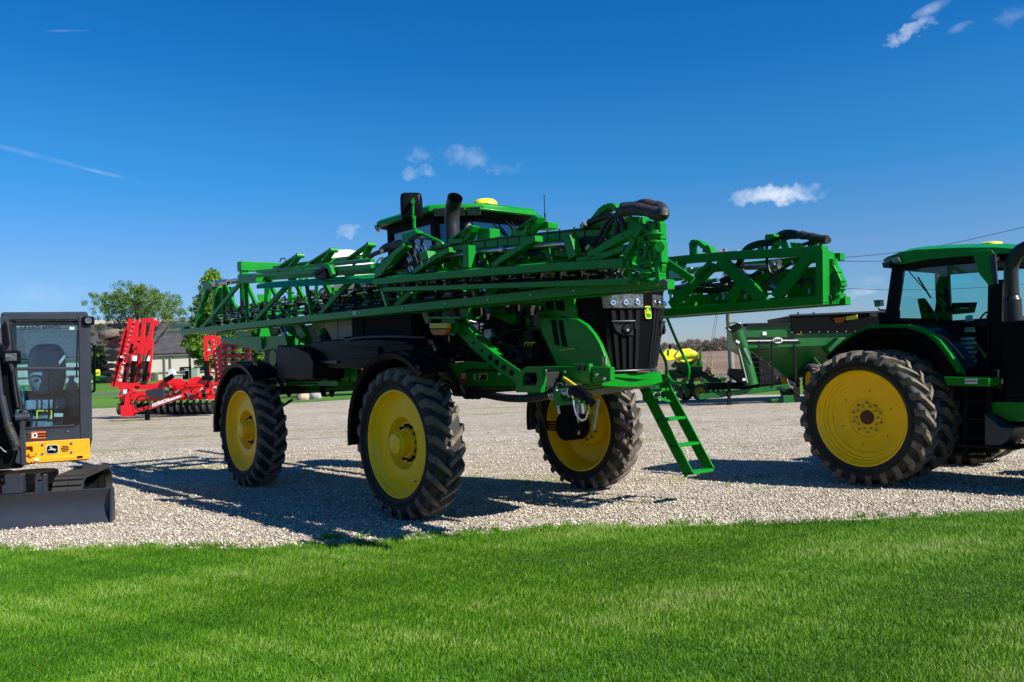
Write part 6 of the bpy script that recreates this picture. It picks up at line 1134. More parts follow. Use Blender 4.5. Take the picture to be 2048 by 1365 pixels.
for k in range(9):
    px, py = lin(226, 243, k/8), lin(758, 652, k/8); c_ = GX(px, py, -.4); MB().loft([[c_+V(.1, -.62, -.02), c_+V(.1, -.62, .02), c_+V(-.1, -.62, .02), c_+V(-.1, -.62, -.02)], [c_+V(.15, -.2, -.13), c_+V(.15, -.2, .13), c_+V(-.15, -.2, .13), c_+V(-.15, -.2, -.13)], [c_+V(.1, .1, -.05), c_+V(.1, .1, .05), c_+V(-.1, .1, .05), c_+V(-.1, .1, -.05)]]).build('disc', 'dark', cul)
for k in range(5): c_ = GX(lin(276, 300, k/4), 648+k*2, -1.2); MB().cyl(c_-V(0, .0, .05), c_+V(0, 0, .05), .3, 14).build('disc', 'dark', cul)
for k in range(14): MB().box(GX(lin(236, 268, k/13), lin(760, 645, k/13), -.28), (.03, .035, .035)).build('clamp_bolt', 'white', cul)
for px, x_ in ((265, -.2), (291, -.2)): MB().cyl(GX(px-2, 772, x_), GX(px+3, 722, x_), .10, 10).build('wing_cylinder', 'black', cul); MB().cyl(GX(px+3, 722, x_), GX(px+4, 712, x_), .12, 10).build('cylinder_end', 'white', cul)
MB().tube(GP([(272, 764), (284, 752), (290, 725), (300, 700)], 0), .04, 6, smooth=4).build('hose', 'dark', cul)
c_ = GX(223, 668, -.6); tw = MB(); tw.lathe([(.30, -.18), (.48, -.20), (.56, -.16), (.59, -.1), (.60, 0), (.59, .1), (.56, .16), (.48, .20), (.30, .18)], 32); tw_ = tw.build('transport_tyre', 'tread', cul); tw_.location = c_; tw_.rotation_euler = (R_(97), R_(4), 0)
wing(0, [[(411, 674), (414, 730), (424, 790)], [(424, 672), (434, 740), (441, 790)], [(437, 676), (445, 760)], [(411, 676), (436, 676)], [(414, 706), (440, 706)], [(466, 680), (466, 745)], [(497, 676), (498, 730)], [(437, 690), (497, 690)], [(437, 712), (497, 712)], [(450, 680), (452, 750)]])
MB().cyl(GX(415, 775, 0), GX(413, 722, 0), .12, 10).build('wing_cylinder', 'black', cul)
for k in range(6):
    for j in range(3): c_ = GX(455+j*20, 684+k*12, -.3); MB().cyl(c_-V(0, 0, .04), c_+V(0, 0, .04), .26, 14).build('disc', 'dark', cul)
for k in range(12): MB().box(GX(lin(427, 441, k/11), lin(680, 780, k/11), -.2), (.03, .035, .035)).build('clamp_bolt', 'white', cul)
for q in ((243, 714), (241, 760), (341, 789), (380, 789), (412, 786), (426, 742), (430, 775), (262, 788), (418, 700), (332, 788)): MB().box(GX(*q, .25), (.02, .12, .09)).build('label', 'white', cul)
for k in range(46):
    px = 245+rng.random()*190; py = 766+rng.random()*32; c_ = GX(px, py, -.5+1.2*rng.random()); MB().box(c_, (.1, .06+.22*rng.random(), .05+.16*rng.random())).build(('bracket', 'dark_block', 'bracket', 'clamp_bolt', 'tine_arm')[k % 5], ('red', 'dark', 'red', 'white', 'dark')[k % 5], cul)
for k in range(14):
    px = 290+rng.random()*130; c_ = GX(px, 768+rng.random()*20, .5); MB().tube([c_, c_+V(0, .2, .15), c_+V(0, .4, .1*rng.random()), c_+V(0, .5, -.2)], .02, 5, smooth=4).build('hose', 'hose', cul)
# --- grain cart
G2 = bgframe(9.0, 33.0); HX = G2.X
crt = empty('grain_cart', V(9, 33, 0), G2.rz, 'dark green grain cart with black top, ladder and unloading auger, left of the tractor cab', 'grain cart')
def HP(pts, x=0.): return [HX(a, b, x) for a, b in pts]
def slope_body(name, topl, botl, x0, x1, inset, mt_, parent, bevel=0):
    """hopper: upper outline and lower outline at the front, tapering in depth"""
    t0, t1 = HP(topl, x0), HP(botl, x0); m = MB()
    m.loft([[V(p.x, p.y, p.z) for p in t1] if 0 else t1] if 0 else [[t0[0], t0[1], V(x1, t0[1].y, t0[1].z), V(x1, t0[0].y, t0[0].z)], [t1[0], t1[1], V(x1, t1[1].y, t1[1].z), V(x1, t1[0].y, t1[0].z)]]); return m
m = MB()
y0, y1 = HX(1492, 650, 0).y, HX(1790, 650, 0).y; zt, zm = HX(1492, 650, 0).z, HX(1494, 697, 0).z
yb0, yb1, zb_ = HX(1590, 757, 0).y, HX(1660, 757, 0).y, HX(1590, 757, 0).z
m.loft([[V(0, y0, zt), V(0, y1, zt), V(-2.9, y1, zt), V(-2.9, y0, zt)], [V(0, y0, zm), V(0, y1, zm), V(-2.9, y1, zm), V(-2.9, y0, zm)], [V(-.7, yb0, zb_), V(-.7, yb1, zb_), V(-2.2, yb1, zb_), V(-2.2, yb0, zb_)]])
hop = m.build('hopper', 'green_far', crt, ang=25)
MB().bar(V(.05, y0, zt), HX(1581, 648, .05), .10, .10).bar(V(.05, y0, zt), V(-2.95, y0, zt), .1, .1).build('hopper_rim', 'blackmatte', hop)
m = MB(); e4 = HP([(1579, 632), (1800, 624), (1800, 664), (1586, 667)], .08); m.plate(e4, (.06, 0, 0)); m.plate([V(0, e4[0].y+.05, e4[0].z), V(0, e4[3].y+.05, e4[3].z), V(-2.9, e4[3].y+.05, e4[3].z), V(-2.9, e4[0].y+.05, e4[0].z)], (0, .05, 0)); hopx = m.build('hopper_extension', 'black', hop)
for px in (1596, 1627, 1679, 1732, 1775): MB().bar(HX(px, 634, .1), HX(px, 625, .1), .05, .05, (1, 0, 0)).build('roll_tarp_stop', 'blackmatte', hopx)
MB().bar(HX(1579, 631, .12), HX(1800, 622, .12), .08, .06).build('tarp_rail', 'charcoal', hopx)
for k in range(12): MB().box(HX(1584+k*18, 665-k*.3, .13), (.02, .025, .025)).build('rivet', 'white', hopx)
MB().plate(HP([(1495, 675), (1585, 675), (1602, 686), (1495, 687)], .02), (.03, 0, 0)).build('decal_stripe', 'blackmatte', hop)
MB().bar(HX(1495, 682, .05), HX(1596, 681, .05), .02, .04).build('decal_line', 'white', hop)
ov = [HX(1555.5+10*math.cos(a), 681+6*math.sin(a), .06) for a in [k*math.pi/12 for k in range(24)]]; MB().plate(ov, (.03, 0, 0)).build('badge', 'white', hop)
text_mb('J&M', .17, HX(1555.5, 681.3, .085), (0, 1, 0), (0, 0, 1), .004, .002).build('lettering', 'blackmatte', hop)
MB().plate(HP([(1525, 664), (1533, 664), (1533, 671), (1525, 671)], .02), (.02, 0, 0)).build('label', 'white', hop); MB().bar(HX(1592, 669, .06), HX(1604, 669, .06), .02, .05).bar(HX(1512, 715, .1), HX(1522, 715, .1), .02, .05).build('reflector', 'labely', hop)
m = MB()
for px in (1517, 1543): m.bar(HX(px, 682, .35), HX(px+4, 772, .35), .04, .07, (1, 0, 0))
ldr2 = m.build('ladder', 'blackmatte', crt)
for k in range(8): MB().bar(HX(1517.5+k*.5, 693+k*10.5, .35), HX(1544+k*.5, 693+k*10.5, .35), .05, .05).build('rung', 'blackmatte', ldr2)
m = MB(); m.plate(HP([(1502, 706), (1512, 712), (1522, 730), (1524, 772), (1510, 772)], .1), (.12, 0, 0)); m.plate(HP([(1524, 720), (1531, 722), (1563, 772), (1526, 772)], -.2), (.1, 0, 0)); m.bar(HX(1589, 690, .1), HX(1592, 780, .1), .08, .09, (1, 0, 0)); m.build('support_leg', 'blackmatte', crt)
m = MB(); m.plate(HP([(1504, 712), (1521, 720), (1521, 774), (1516, 774)], .05), (.15, 0, 0)); m.build('leg_plate', 'green_far', crt)
m = MB(); m.tube(HP([(1483, 690), (1495, 735), (1503, 770)], .4), .21, 18, rs=[.19, .24, .26]); au = m.build('unloading_auger', 'green_far', crt)
m = MB(); m.tube(HP([(1474, 662), (1477, 675), (1487, 695)], .5), .22, 18, rs=[.27, .24, .2]); m.build('auger_spout', 'green_far', au); sp0 = HX(1473.5, 660, .5); MB().cyl(sp0+V(.02, -.05, .05), sp0+V(.04, -.08, .10), .25, 18, .28).build('spout_mouth', 'blackmatte', au); MB().tube([sp0+V(.06, -.09, .11)+V(0, .28*math.cos(a), .28*math.sin(a)*.6) for a in [k*math.pi/8 for k in range(17)]], .03, 6).build('spout_rim', 'green_far', au)
MB().cyl(HX(1487, 695, .62), HX(1502, 728, .62), .04, 8).build('auger_cylinder', 'steel', au); MB().bar(HX(1476, 690, .6), HX(1495, 766, .66), .03, .05, (1, 0, 0)).build('auger_edge', 'cream', au)
MB().plate(HP([(1473, 680), (1480, 684), (1478, 688), (1471, 684)], .7), (.02, 0, 0)).plate(HP([(1485, 757), (1491, 757), (1491, 762), (1485, 762)], .9), (.02, 0, 0)).build('label', 'white', au)
MB().plate(HP([(1458, 737), (1484, 739), (1492, 765), (1478, 766), (1456, 751)], .5), (.4, 0, 0)).build('auger_hood', 'black', crt, bevel=.03)
m = MB(); m.bar(HX(1397, 795-.5, .2), HX(1590, 772, .2), .25, .20); m.build('tongue', 'green_far', crt, bevel=.02)
MB().bar(HX(1411, 773, -.3), HX(1560, 770, -.3), .5, .26).build('frame', 'black', crt)
MB().bar(HX(1458, 762, .4), HX(1458, 810, .4), .10, .12, (1, 0, 0)).box(HX(1458, 811, .4), (.3, .3, .04)).build('jack_stand', 'blackmatte', crt)
MB().box(HX(1575, 800, .4), (.4, .45, .35)).box(HX(1550, 801, .4), (.1, .35, .12)).build('hitch_block', 'green_far', crt, bevel=.03)
MB().bar(HX(1586, 770, .5), HX(1588, 822, .5), .12, .14, (1, 0, 0)).box(HX(1592, 788, .5), (.2, .25, .5)).build('front_jack', 'blackmatte', crt)
m = MB()
for k in range(8): m.tube([HX(1574+k*2, 758+k, .5), HX(1578+k*3, 772+k*3, .6), HX(1590+k, 776+k*3, .55)], .02, 5, smooth=3)
m.build('hydraulic_hose', 'hose', crt)
for y_ in (2.6, 4.4):
    for x_ in (.1, -3.0): w2 = wheel(crt, (x_, y_, .72), 1, kind='tractor', Rr=.735, Wd=.5, rim_r=.42); w2.rotation_euler = (0, 0, math.pi/2*0)
m = MB(); m.plate(HP([(1650, 700), (1672, 676), (1780, 672), (1780, 745), (1690, 745)], .3), (.5, 0, 0)); m.build('side_tank', 'green_far', crt, bevel=.04); m = MB(); m.path(HP([(1628, 715), (1640, 730), (1650, 745)], .3), .06, .06); m.path(HP([(1626, 732), (1636, 742), (1634, 755)], .3), .06, .06); m.build('bracket', 'green_far', crt)
# --- planter with yellow tanks
G3 = bgframe(6.5, 37.5); PX_ = G3.X
pl = empty('row_planter', V(6.5, 37.5, 0), G3.rz, 'green row planter with two yellow seed tanks, parked behind the front ladder', 'planter')
def PP(pts, x=0.): return [PX_(a, b, x) for a, b in pts]
def tank(px0, px1, py0, py1, x):
    m = MB(); w_ = px1-px0; h_ = py1-py0
    def ring(xo, k, kz): return PP([(px0+w_*(.5+(u-.5)*k), py0+h_*(.5+(v-.5)*kz)) for u, v in ((.0, .48), (.13, .20), (.33, .02), (.62, 0), (.86, .18), (1, .40), (.98, .62), (.82, .80), (.5, .92), (.30, .88), (.10, .66))], x+xo)
    m.loft([ring(-.75, .80, .8), ring(-.55, .96, .96), ring(0, 1, 1), ring(.5, .97, .97), ring(.75, .86, .84)]); return m.build('seed_tank', 'emyellow', pl, ang=30, bevel=.02)
t1 = tank(1346, 1398, 697, 730, .6); tank(1320, 1360, 698, 726, -1.2)
MB().plate(PP([(1351, 716), (1372, 710), (1395, 708), (1395, 713), (1372, 715)], 1.40), (.03, 0, 0)).build('decal', 'emgreen', t1); text_mb('JOHN DEERE', .105, PX_(1383, 711.2, 1.425), (0, 1, .04), (0, 0, 1), .003, .004).build('lettering', 'emyellow', t1)
MB().cyl(PX_(1340, 690, 1.0), PX_(1340, 700, 1.0), .05, 8).cyl(PX_(1366, 696, .8), PX_(1366, 699, .8), .2, 14).build('filler_cap', 'black', t1)
m = MB()
for pts, w_, h_ in (([(1346, 727), (1352, 732), (1388, 732), (1396, 724)], .3, .16), ([(1385, 730), (1384, 725), (1398, 725), (1398, 745), (1425, 762), (1440, 765)], .25, .2), ([(1330, 750), (1400, 746)], .4, .18), ([(1384, 732), (1395, 742), (1392, 755), (1378, 765), (1396, 784)], .2, .22), ([(1285, 758), (1350, 756)], .3, .15), ([(1300, 745), (1330, 760), (1352, 782)], .2, .15), ([(1405, 752), (1440, 764)], .2, .14), ([(1290, 780), (1340, 766)], .2, .14)): m.path(PP(pts, .5), w_, h_, (1, 0, 0))
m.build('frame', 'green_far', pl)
for (px, py) in ((1300, 772), (1312, 778), (1325, 775), (1338, 780), (1352, 778), (1366, 776), (1288, 776), (1405, 766), (1415, 768), (1425, 768), (1435, 770), (1443, 770)):
    c_ = PX_(px, py, 1.0 if px < 1400 else -1.0); mu = MB(); mu.bar(c_+V(0, 0, .35), c_+V(.1, .12, -.3), .10, .14, (1, 0, 0)); mu.box(c_+V(.15, 0, .1), (.25, .22, .35)); mu.box(c_+V(.2, .05, -.2), (.3, .12, .25)); ru = mu.build('row_unit', 'green_far', pl); MB().cyl(c_+V(0, -.06, -.38), c_+V(0, .06, -.38), .19, 14).build('gauge_wheel', 'dark', ru)
for q in ((1399, 760), (1390, 760), (1444, 759), (1298, 770), (1343, 766)): MB().cyl(PX_(q[0], q[1], 1.2), PX_(q[0]+8, q[1]-.5, 1.2), .07, 10).build('marker_tube', 'labely', pl)
for (px, x_) in ((1371, .2), (1401, .9)):
    c_ = PX_(px, 789, x_); ww = wheel(pl, c_, -1, kind='tractor', Rr=.36, Wd=.26, rim_r=.22); ww.location = (c_.x, c_.y, .36); ww.rotation_euler = (0, 0, R_(70))
for k in range(14): a_ = 1300+rng.random()*120; MB().tube(PP([(a_, 740+rng.random()*20), (a_+6, 735+rng.random()*20), (a_+14, 745+rng.random()*20)], .9), .03, 5, smooth=3).build('hose', 'hose', pl)
for k in range(10): MB().box(PX_(1345+rng.random()*50, 735+rng.random()*15, .4), (.3, .3, .25)).build('seed_meter', 'dark', pl, bevel=.03)
m = MB(); m.tube(PP([(1400, 700), (1401, 715), (1399, 728)], .6), .06, 6); m.tube(PP([(1402, 720), (1422, 736), (1412, 748)], .5), .02, 5); m.tube(PP([(1336, 700), (1336, 712)], 1.), .05, 6); m.build('hand_rail', 'green_far', pl)
MB().box(PX_(1395.5, 720, 1.45), (.05, .12, .12)).build('marker_lamp', 'amber', pl)
# --- small green and yellow mowers near the building
gzv = lambda x, y: float(gz(x, y))
for (px, sc2, lab) in ((196, 1.0, 'small green mower with yellow seat in front of the cream wall'), (212, .8, 'low green mower deck beside the small mower')):
    d = camray(px, 770); yy = 118.; xx = d.x/d.y*yy; e = empty('lawn_mower', V(xx, yy, gzv(xx, yy)), 0, lab, 'mower')
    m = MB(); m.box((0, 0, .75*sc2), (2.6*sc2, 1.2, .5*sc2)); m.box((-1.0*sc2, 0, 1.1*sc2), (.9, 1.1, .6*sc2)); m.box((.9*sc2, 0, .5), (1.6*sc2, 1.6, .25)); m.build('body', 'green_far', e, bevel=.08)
    if sc2 == 1.0: MB().box((-.1, 0, 1.5), (.7, .6, .9)).build('seat', 'emyellow', e, bevel=.1)
    for x_ in (-1.1*sc2, 1.0*sc2): MB().cyl((x_, -.65, .4*sc2), (x_, -.45, .4*sc2), .4*sc2, 14).build('wheel', 'dark', e)
# ------------------------------------------------------------------ buildings
sh = mat('roof_shingle', (.050, .047, .050), .9, var=.35, vscale=1.2, bump=.6, bscale=3); crm = mat('cream_siding', (.56, .50, .41), .8, var=.05, vscale=.3)
dkb = mat('dark_trim', (.16, .145, .125), .8); wsh = mat('white_panel', (.55, .57, .60), .6)  # brown-grey trim colour for fascia, wall band and downpipes
BO = V(-30, 138, 0); bz0 = gzv(-30, 138)-.1
bld = empty('long_building', BO+V(0, 0, bz0), 0, 'long low building with cream wall and dark shingled roof behind the red cultivator', 'building')
def WX(px, py, y=138.): d = camray(px, py); P = V(0, 0, CAMH)+d*(y/d.y); return P-BO-V(0, 0, bz0)
eL, eR = -75., WX(558, 700).x; zE = WX(300, 709).z; zR = WX(300, 646, 146).z
m = MB(); m.box(((eL+eR)/2, 6, zE/2), (eR-eL, 12, zE)); wl_ = m.build('wall', crm, bld)
m = MB(); m.plate([V(eL-1, -.35, zE-.05), V(eR+1, -.35, zE-.05), V(eR-4, 8, zR), V(eL-1, 8, zR)], (0, 0, .25)); m.plate([V(eL-1, 17, zE-.15), V(eR+1, 17, zE-.15), V(eR-4, 8, zR), V(eL-1, 8, zR)], (0, 0, .25)); m.add([V(eR+1, -1.2, zE-.1), V(eR+1, 17, zE-.1), V(eR-4, 8, zR)], [(0, 1, 2)]); m.build('roof', sh, bld)
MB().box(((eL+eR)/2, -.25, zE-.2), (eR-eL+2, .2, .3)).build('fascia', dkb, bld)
m = MB(); q0, q1 = WX(192, 642, 147).x, WX(335, 648, 147).x; m.box(((q0+q1)/2-8, 10, zR+.35), (q1-q0+16, 3, .9)); m.build('clerestory', crm, bld)
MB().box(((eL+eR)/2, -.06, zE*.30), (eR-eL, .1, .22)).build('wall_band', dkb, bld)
for px in (330, 342): MB().box((WX(px, 730).x, -.1, zE/2), (.18, .2, zE)).build('downpipe', dkb, bld)
m = MB(); a_ = WX(292, 745).x; b_ = WX(303, 745).x; m.plate([V(a_, -1, 0), V(b_, -1, 0), V(b_, -1, 1.1), V(a_, -1, 1.6)], (0, 1.6, 0)); m.build('bulkhead', wsh, bld)
m = MB(); a_ = WX(346, 745).x; b_ = WX(366, 745).x; m.plate([V(a_, -2, 0), V(a_+1.6, -2, 0), V(a_+.8, -2, 1.8), V(a_+.4, -2, 1.8)], (0, 1, 0)); m.build('lean_to', wsh, bld)
for k in range(3): MB().box((WX(372+k*28, 742).x, -.05, 1.6), (1.8, .1, 1.0)).build('window', 'blackmatte', bld)
for px, w_, h_, lab in ((308, .9, 1.1, 'small dark utility box against the cream wall'), (374, 1.0, 1.3, 'dark green utility box left of the pale transformer box'), (385, 1.9, 1.6, 'pale green transformer box in front of the long building'), (362, 1.7, .7, 'low pale green cover on the lawn by the building')):
    p = WX(px, 755, 128.)+BO; p.z = gzv(p.x, 128.)
    e = empty('utility_box', p, 0, lab, 'utility box'); MB().box((0, 0, h_/2), (w_, 1.0, h_)).build('cabinet', mat('box_paint_%d' % px, (.22, .30, .24) if w_ > 1.5 else (.06, .08, .07), .6), e, bevel=.05); MB().box((0, -.02, h_+.03), (w_+.1, 1.1, .06)).build('lid', 'cream', e)
# boulders on the tip of the lawn
rk = [mat('granite_pink', (.36, .25, .19), .85, var=.3, vscale=3, bump=.6, bscale=6), mat('granite_grey', (.20, .19, .18), .85, var=.5, vscale=3, bump=.6, bscale=6), mat('granite_tan', (.33, .22, .13), .85, var=.3, vscale=3)]
def rock(px, py, y, sx, sz, mt_, lab, seed):
    d = camray(px, py); x = d.x/d.y*y; bm = bmesh.new(); bmesh.ops.create_icosphere(bm, subdivisions=3, radius=1)
    for v in bm.verts: k = 1+.22*mnoise.noise(v.co*1.3+V(seed, 0, 0))+.07*mnoise.noise(v.co*4+V(seed, 3, 0)); v.co = V(v.co.x*sx*k, v.co.y*sx*.8*k, v.co.z*sz*k)
    me = bpy.data.meshes.new('boulder'); bm.to_mesh(me); bm.free(); me.materials.append(mt_)
    for q in me.polygons: q.use_smooth = True
    o = bpy.data.objects.new('boulder', me); COL.objects.link(o); o.location = (x, y, gzv(x, y)+sz*.45); tag(o, lab, 'boulder', 'boulders at the lawn tip')
rock(605, 790, 56.5, .42, .40, rk[0], 'rounded pale pink boulder, nearest at the tip of the far lawn', 1); rock(628, 786, 58, .50, .36, rk[1], 'mottled grey and white boulder right of the pink one', 5); rock(604, 782, 59.5, .45, .32, rk[2], 'tan brown boulder just behind the pink one', 9)
# ------------------------------------------------------------------ trees
def leaf_mat(name, a, b):
    m = bpy.data.materials.new(name); m.use_nodes = True; t = m.node_tree; p = t.nodes['Principled BSDF']; an = t.nodes.new('ShaderNodeAttribute'); an.attribute_name = 'tone'
    r = t.nodes.new('ShaderNodeValToRGB'); r.color_ramp.elements[0].color = (*a, 1); r.color_ramp.elements[1].color = (*b, 1); t.links.new(an.outputs['Fac'], r.inputs[0]); t.links.new(r.outputs[0], p.inputs['Base Color']); p.inputs['Roughness'].default_value = .6
    tl = t.nodes.new('ShaderNodeBsdfTranslucent'); t.links.new(r.outputs[0], tl.inputs[0]); ms = t.nodes.new('ShaderNodeMixShader'); ms.inputs[0].default_value = .35; t.links.new(p.outputs[0], ms.inputs[1]); t.links.new(tl.outputs[0], ms.inputs[2]); t.links.new(ms.outputs[0], t.nodes['Material Output'].inputs[0]); return m
def leaves(name, cen, rad, per, size, mt_, parent):
    """leaf faces scattered around many small clumps"""
    cen = np.array(cen); rad = np.array(rad); n = len(cen)*per; idx = np.repeat(np.arange(len(cen)), per)
    d = rng.standard_normal((n, 3)); d /= np.linalg.norm(d, axis=1)[:, None]; c = cen[idx]+d*(rad[idx]*(rng.random(n)**.45))[:, None]*np.array([1, 1, .75])
    s = size*(.6+.8*rng.random(n)); a = rng.standard_normal((n, 3)); a /= np.linalg.norm(a, axis=1)[:, None]; b = np.cross(a, rng.standard_normal((n, 3))); b /= np.linalg.norm(b, axis=1)[:, None]
    v = np.stack([c-a*s[:, None], c+b*s[:, None]*.55, c+a*s[:, None], c-b*s[:, None]*.55], 1)
    me = bpy.data.meshes.new(name); me.vertices.add(n*4); me.vertices.foreach_set('co', v.ravel().astype(np.float32)); me.loops.add(n*4); me.loops.foreach_set('vertex_index', np.arange(n*4, dtype=np.int32)); me.polygons.add(n); me.polygons.foreach_set('loop_start', (np.arange(n)*4).astype(np.int32)); me.polygons.foreach_set('loop_total', np.full(n, 4, np.int32)); me.update()
    at = me.attributes.new('tone', 'FLOAT', 'POINT'); tn = np.clip(.5+.22*rng.standard_normal(len(cen))[idx]+.18*rng.standard_normal(n), 0, 1); at.data.foreach_set('value', np.repeat(tn, 4).astype(np.float32)); me.materials.append(mt_)
    o = bpy.data.objects.new(name, me); COL.objects.link(o)
    if parent: o.parent = parent
    return o
bark = mat('bark', (.075, .058, .045), .9, var=.4, vscale=6, bump=.8, bscale=12)
def limbs(trunk_h, r0, tips, base=(0, 0, 0), wander=.3):
    m = MB(); b0 = V(*base); m.tube([b0, b0+V(.05*trunk_h, 0, trunk_h*.5), b0+V(0, 0, trunk_h)], r0, 10, smooth=3, rs=[r0*1.3, r0, r0*.8])
    for t in tips:
        t = V(*t); s0 = b0+V(0, 0, trunk_h*(.75+.25*random.random())); mid = lin(s0, t, .5)+V(random.uniform(-1, 1), random.uniform(-1, 1), random.uniform(0, 1))*wander; m.tube([s0, mid, t], r0*.3, 6, smooth=4, rs=[r0*.5, r0*.3, r0*.08])
    return m
def place(px, y): d = camray(px, 700); x = d.x/d.y*y; return V(x, y, gzv(x, y))
lm1, lm2, lm3 = leaf_mat('leaf_olive', (.05, .105, .014), (.15, .25, .04)), leaf_mat('leaf_bright', (.055, .14, .010), (.20, .36, .030)), leaf_mat('leaf_dark', (.03, .06, .02), (.10, .15, .05))
# open spreading tree behind the building
p = place(278, 118); e = empty('shade_tree', p, 0, 'wide open-crowned tree with sparse leaves above the building roof', 'tree')
k_ = 118/FPX; top_ = camray(280, 575).z*118+CAMH-p.z; cs, rs = [], []
prof = [q for q in [(205, 612), (215, 600), (232, 596), (250, 590), (262, 583), (275, 575), (292, 583), (300, 590), (318, 583), (332, 590), (340, 606), (352, 618), (358, 630), (345, 640), (330, 636), (310, 630), (290, 618), (270, 612), (245, 612), (225, 615), (212, 625), (235, 630), (258, 634), (300, 645), (345, 655), (206, 660), (200, 690), (190, 650), (215, 672), (262, 652), (320, 612), (285, 600), (240, 622), (310, 600), (255, 602), (350, 628), (228, 606), (195, 675), (210, 705), (222, 598), (240, 592), (256, 592), (268, 586), (284, 580), (296, 592), (308, 596), (320, 598), (334, 604), (246, 604), (264, 604), (282, 606), (300, 606), (316, 622), (338, 622), (232, 616), (252, 618), (272, 622), (292, 628), (312, 640), (216, 640), (330, 646)] if q[1] < 641 or q[0] < 214]
for (px, py) in prof:
    for j in range(9):
        d = camray(px+random.uniform(-9, 9), py+random.uniform(-6, 6)); yy = random.uniform(-5, 5); cs.append((d.x*118-p.x, yy, d.z*118+CAMH-p.z)); rs.append(random.uniform(.35, .75))
limbs(3.2, .28, [cs[i] for i in range(0, len(cs), 8)], wander=.7).build('trunk', bark, e); leaves('crown', cs, rs, 52, .10, lm1, e)
# dense bright conical tree left of the boom
def cone_tree(px, y, toppy, basepy, halfw, lab, mt_, name='leafy_tree', n=150, lo=.08):
    p = place(px, y); e = empty(name, p, 0, lab, 'tree'); zt_ = camray(px, toppy).z*y+CAMH-p.z; zb_ = max(.6, camray(px, basepy).z*y+CAMH-p.z); hw = halfw/FPX*y; cs, rs = [], []
    for i in range(n):
        t = random.random()**.8; z = lin(zb_, zt_, t); rr = hw*(math.sin(min(1, (t+lo)*1.9)*math.pi/2) if t < .25 else 1)*(1-t)**.62*(.72+.38*random.random()); a = random.random()*6.283; cs.append((rr*math.cos(a), rr*math.sin(a), z)); rs.append(random.uniform(.35, .6)*y/70)
        if i % 3 == 0: cs.append((rr*.45*math.cos(a), rr*.45*math.sin(a), z)); rs.append(.55*y/70)
    limbs(zt_*.8, .14, [cs[i] for i in range(0, len(cs), 9)], wander=.15).build('trunk', bark, e); leaves('crown', cs, rs, 120, .10*y/70, mt_, e); return e
cone_tree(428, 66, 546, 745, 66, 'dense bright green conical tree behind the left end of the boom', lm2, n=170)
cone_tree(512, 72, 640, 745, 56, 'smaller bright green tree behind the rear wheel of the sprayer', lm2, n=110)
cone_tree(194, 122, 700, 765, 13, 'slender grey green shrub against the cream wall', lm3, 'young_tree', n=30)
cone_tree(206, 121, 742, 770, 9, 'low round grey shrub by the green mowers', lm3, 'shrub', n=16)
m = MB(); p = place(379, 70)
for k in range(9): m.tube([(0, 0, 3.2), (random.uniform(-.5, .5), 0, 4.6), (random.uniform(-1.2, .6), random.uniform(-.5, .5), 5.2+random.random()*1.4)], .03, 5, smooth=3, rs=[.05, .03, .008])
m.tube([(0, 0, 0), (0, 0, 3.3)], .09, 7); e = empty('bare_tree', p, 0, 'thin leafless tree whose grey twigs show left of the conical tree', 'tree'); m.build('trunk', bark, e)
# far wood on the horizon
def woods():
    m_ = leaf_mat('wood_twigs', (.15, .125, .105), (.235, .20, .16)); cs, rs = [], []
    for i in range(5200):
        px = random.uniform(1180, 1600); Y = random.uniform(560, 640); hmax = 9.5*(.55+.45*min(1, (px-1290)/90 if px < 1380 else 1))*(1 if px < 1540 else .8); hmax = max(4.8, hmax)*(.92+.10*math.sin(px*.11)+.06*math.sin(px*.37))
        x = camray(px, 700).x/camray(px, 700).y*Y; z = gzv(x, Y)+random.random()**.7*hmax; cs.append((x, Y, z)); rs.append(random.uniform(.9, 2.0))
    o = leaves('far_wood', cs, rs, 26, .42, m_, None); tag(o, 'far brown-grey wood on the horizon beyond the plowed field', 'wood', kind='stuff')
    cs = [cs[i] for i in range(0, 5200, 40)]; o = leaves('far_wood_greens', cs, [1.8]*len(cs), 30, .6, leaf_mat('wood_green', (.06, .09, .02), (.14, .18, .04)), None); tag(o, 'pale green spring leaves among the far wood', 'wood', kind='stuff')
woods()
# ------------------------------------------------------------------ power pole, wires, field stake
PY = 52.; p = place(1462, PY); p.z = gzv(p.x, PY); e = empty('utility_pole', p, 0, 'grey wooden utility pole with crossarm between far boom and grain cart', 'utility pole', tilt=(0, -.012))
wood = mat('pole_wood', (.20, .18, .165), .85, var=.2, vscale=3); zt_ = camray(1457, 497).z*PY+CAMH-p.z
MB().tube([(0, 0, 0), (0, 0, zt_*.5), (0, 0, zt_)], .15, 14, rs=[.19, .17, .13]).build('pole', wood, e)
ca = MB(); zc = zt_-.25; ca.bar((-.85, -.18, zc+.05), (.85, -.18, zc-.03), .09, .11); cao = ca.build('crossarm', mat('arm_wood', (.16, .12, .09), .9), e)
MB().bar((-.6, -.18, zc), (0, -.15, zc-.45), .04, .04).bar((.6, -.18, zc), (0, -.15, zc-.45), .04, .04).build('arm_brace', 'cream', cao)
for x_ in (-.75, -.3, .75): MB().cyl((x_, -.18, zc+.06), (x_, -.18, zc+.18), .035, 8).build('insulator', 'cream', cao)
for dx in (0, .22): MB().tube([(0, 0, zt_-.6), (-1.9+dx, -.5, 0)], .012, 5).build('guy_wire', 'charcoal', e)
def wire(pts, lab, sag=0):
    P_ = [V(0, 0, CAMH)+camray(a, b)*(y/camray(a, b).y) for a, b, y in pts]; o = MB().tube(P_, .016, 5, smooth=8).build('power_line', 'charcoal'); tag(o, lab, 'power line', 'overhead wires at right')
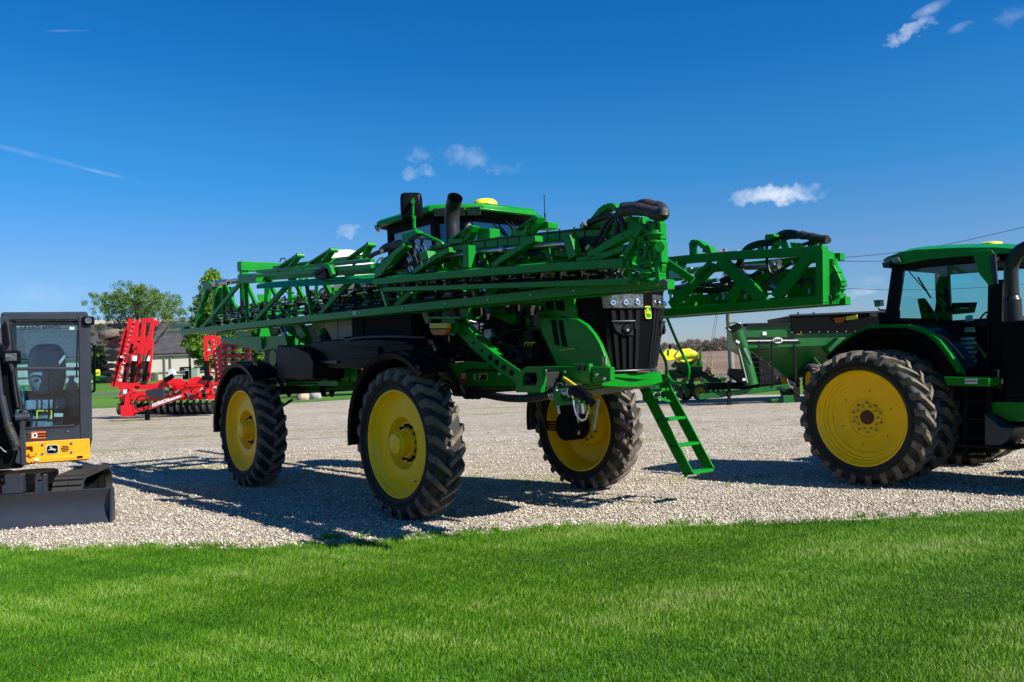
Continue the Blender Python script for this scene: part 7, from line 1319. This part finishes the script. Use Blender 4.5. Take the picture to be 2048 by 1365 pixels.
wire([(1482, 508, PY), (1640, 516, 51), (1760, 509, 50), (1900, 488, 49), (2080, 447, 48)], 'highest overhead wire, rising to the right above the tractor roof'); wire([(1482, 508, PY+.4), (1600, 520, 52), (1760, 523, 51.5), (1920, 515, 51), (2080, 493, 50)], 'middle overhead wire passing behind the tractor roof'); wire([(1475, 560, PY+.2), (1620, 573, 52), (1780, 580, 52), (1930, 577, 52), (2080, 566, 52)], 'lowest overhead wire, seen through the tractor cab windows')
p = place(1421, 62); o = MB().tube([(0, 0, 0), (.03, 0, 1.0), (.12, 0, 1.55)], .03, 6).build('field_marker', mat('marker_orange', (.6, .28, .03), .5), None, loc=p); tag(o, 'thin orange marker stake at the edge of the plowed field', 'marker stake')
# weeds at the edge of the lawn and low tufts in the gravel
def tufts(name, spots, lab):
    vs, fs = [], []
    for (x, y, r, n, h) in spots:
        for i in range(n):
            a = random.random()*6.283; q = r*random.random()**.5; bx, by = x+q*math.cos(a), y+q*math.sin(a)*.7; hh = h*random.uniform(.4, 1.2); la = random.random()*6.283; l_ = hh*random.uniform(.2, .9); w_ = .004; o_ = len(vs)
            vs += [(bx-w_, by, .003), (bx+w_, by, .003), (bx+l_*math.cos(la)*.5, by+l_*math.sin(la)*.5, hh*.7), (bx+l_*math.cos(la), by+l_*math.sin(la), hh)]; fs += [(o_, o_+1, o_+2), (o_, o_+2, o_+3)]
    me = bpy.data.meshes.new(name); me.from_pydata(vs, [], fs); at = me.attributes.new('tone', 'FLOAT', 'POINT'); at.data.foreach_set('value', np.repeat(np.clip(.55+.2*rng.standard_normal(len(vs)//4), 0, 1), 4).astype(np.float32)); me.materials.append(bpy.data.materials['grass_blade']); o = bpy.data.objects.new(name, me); COL.objects.link(o); tag(o, lab, 'weeds', kind='stuff')
sp_ = [(-1.75+random.uniform(-.35, .35), 9.28+random.uniform(-.06, .05), .08, 26, .07) for _ in range(6)] + [(random.uniform(-6, 5), 0, .06, 26, .07) for _ in range(70)]
sp_ = [(x, y if y else edge_y(x)+random.uniform(-.02, .16), r, n, h) for x, y, r, n, h in sp_]
sp_ += [(random.uniform(-7, 7), random.uniform(10.5, 24), .05, 14, .04) for _ in range(60)]
tufts('weeds', sp_, 'small green weeds along the ragged lawn edge and in the gravel')
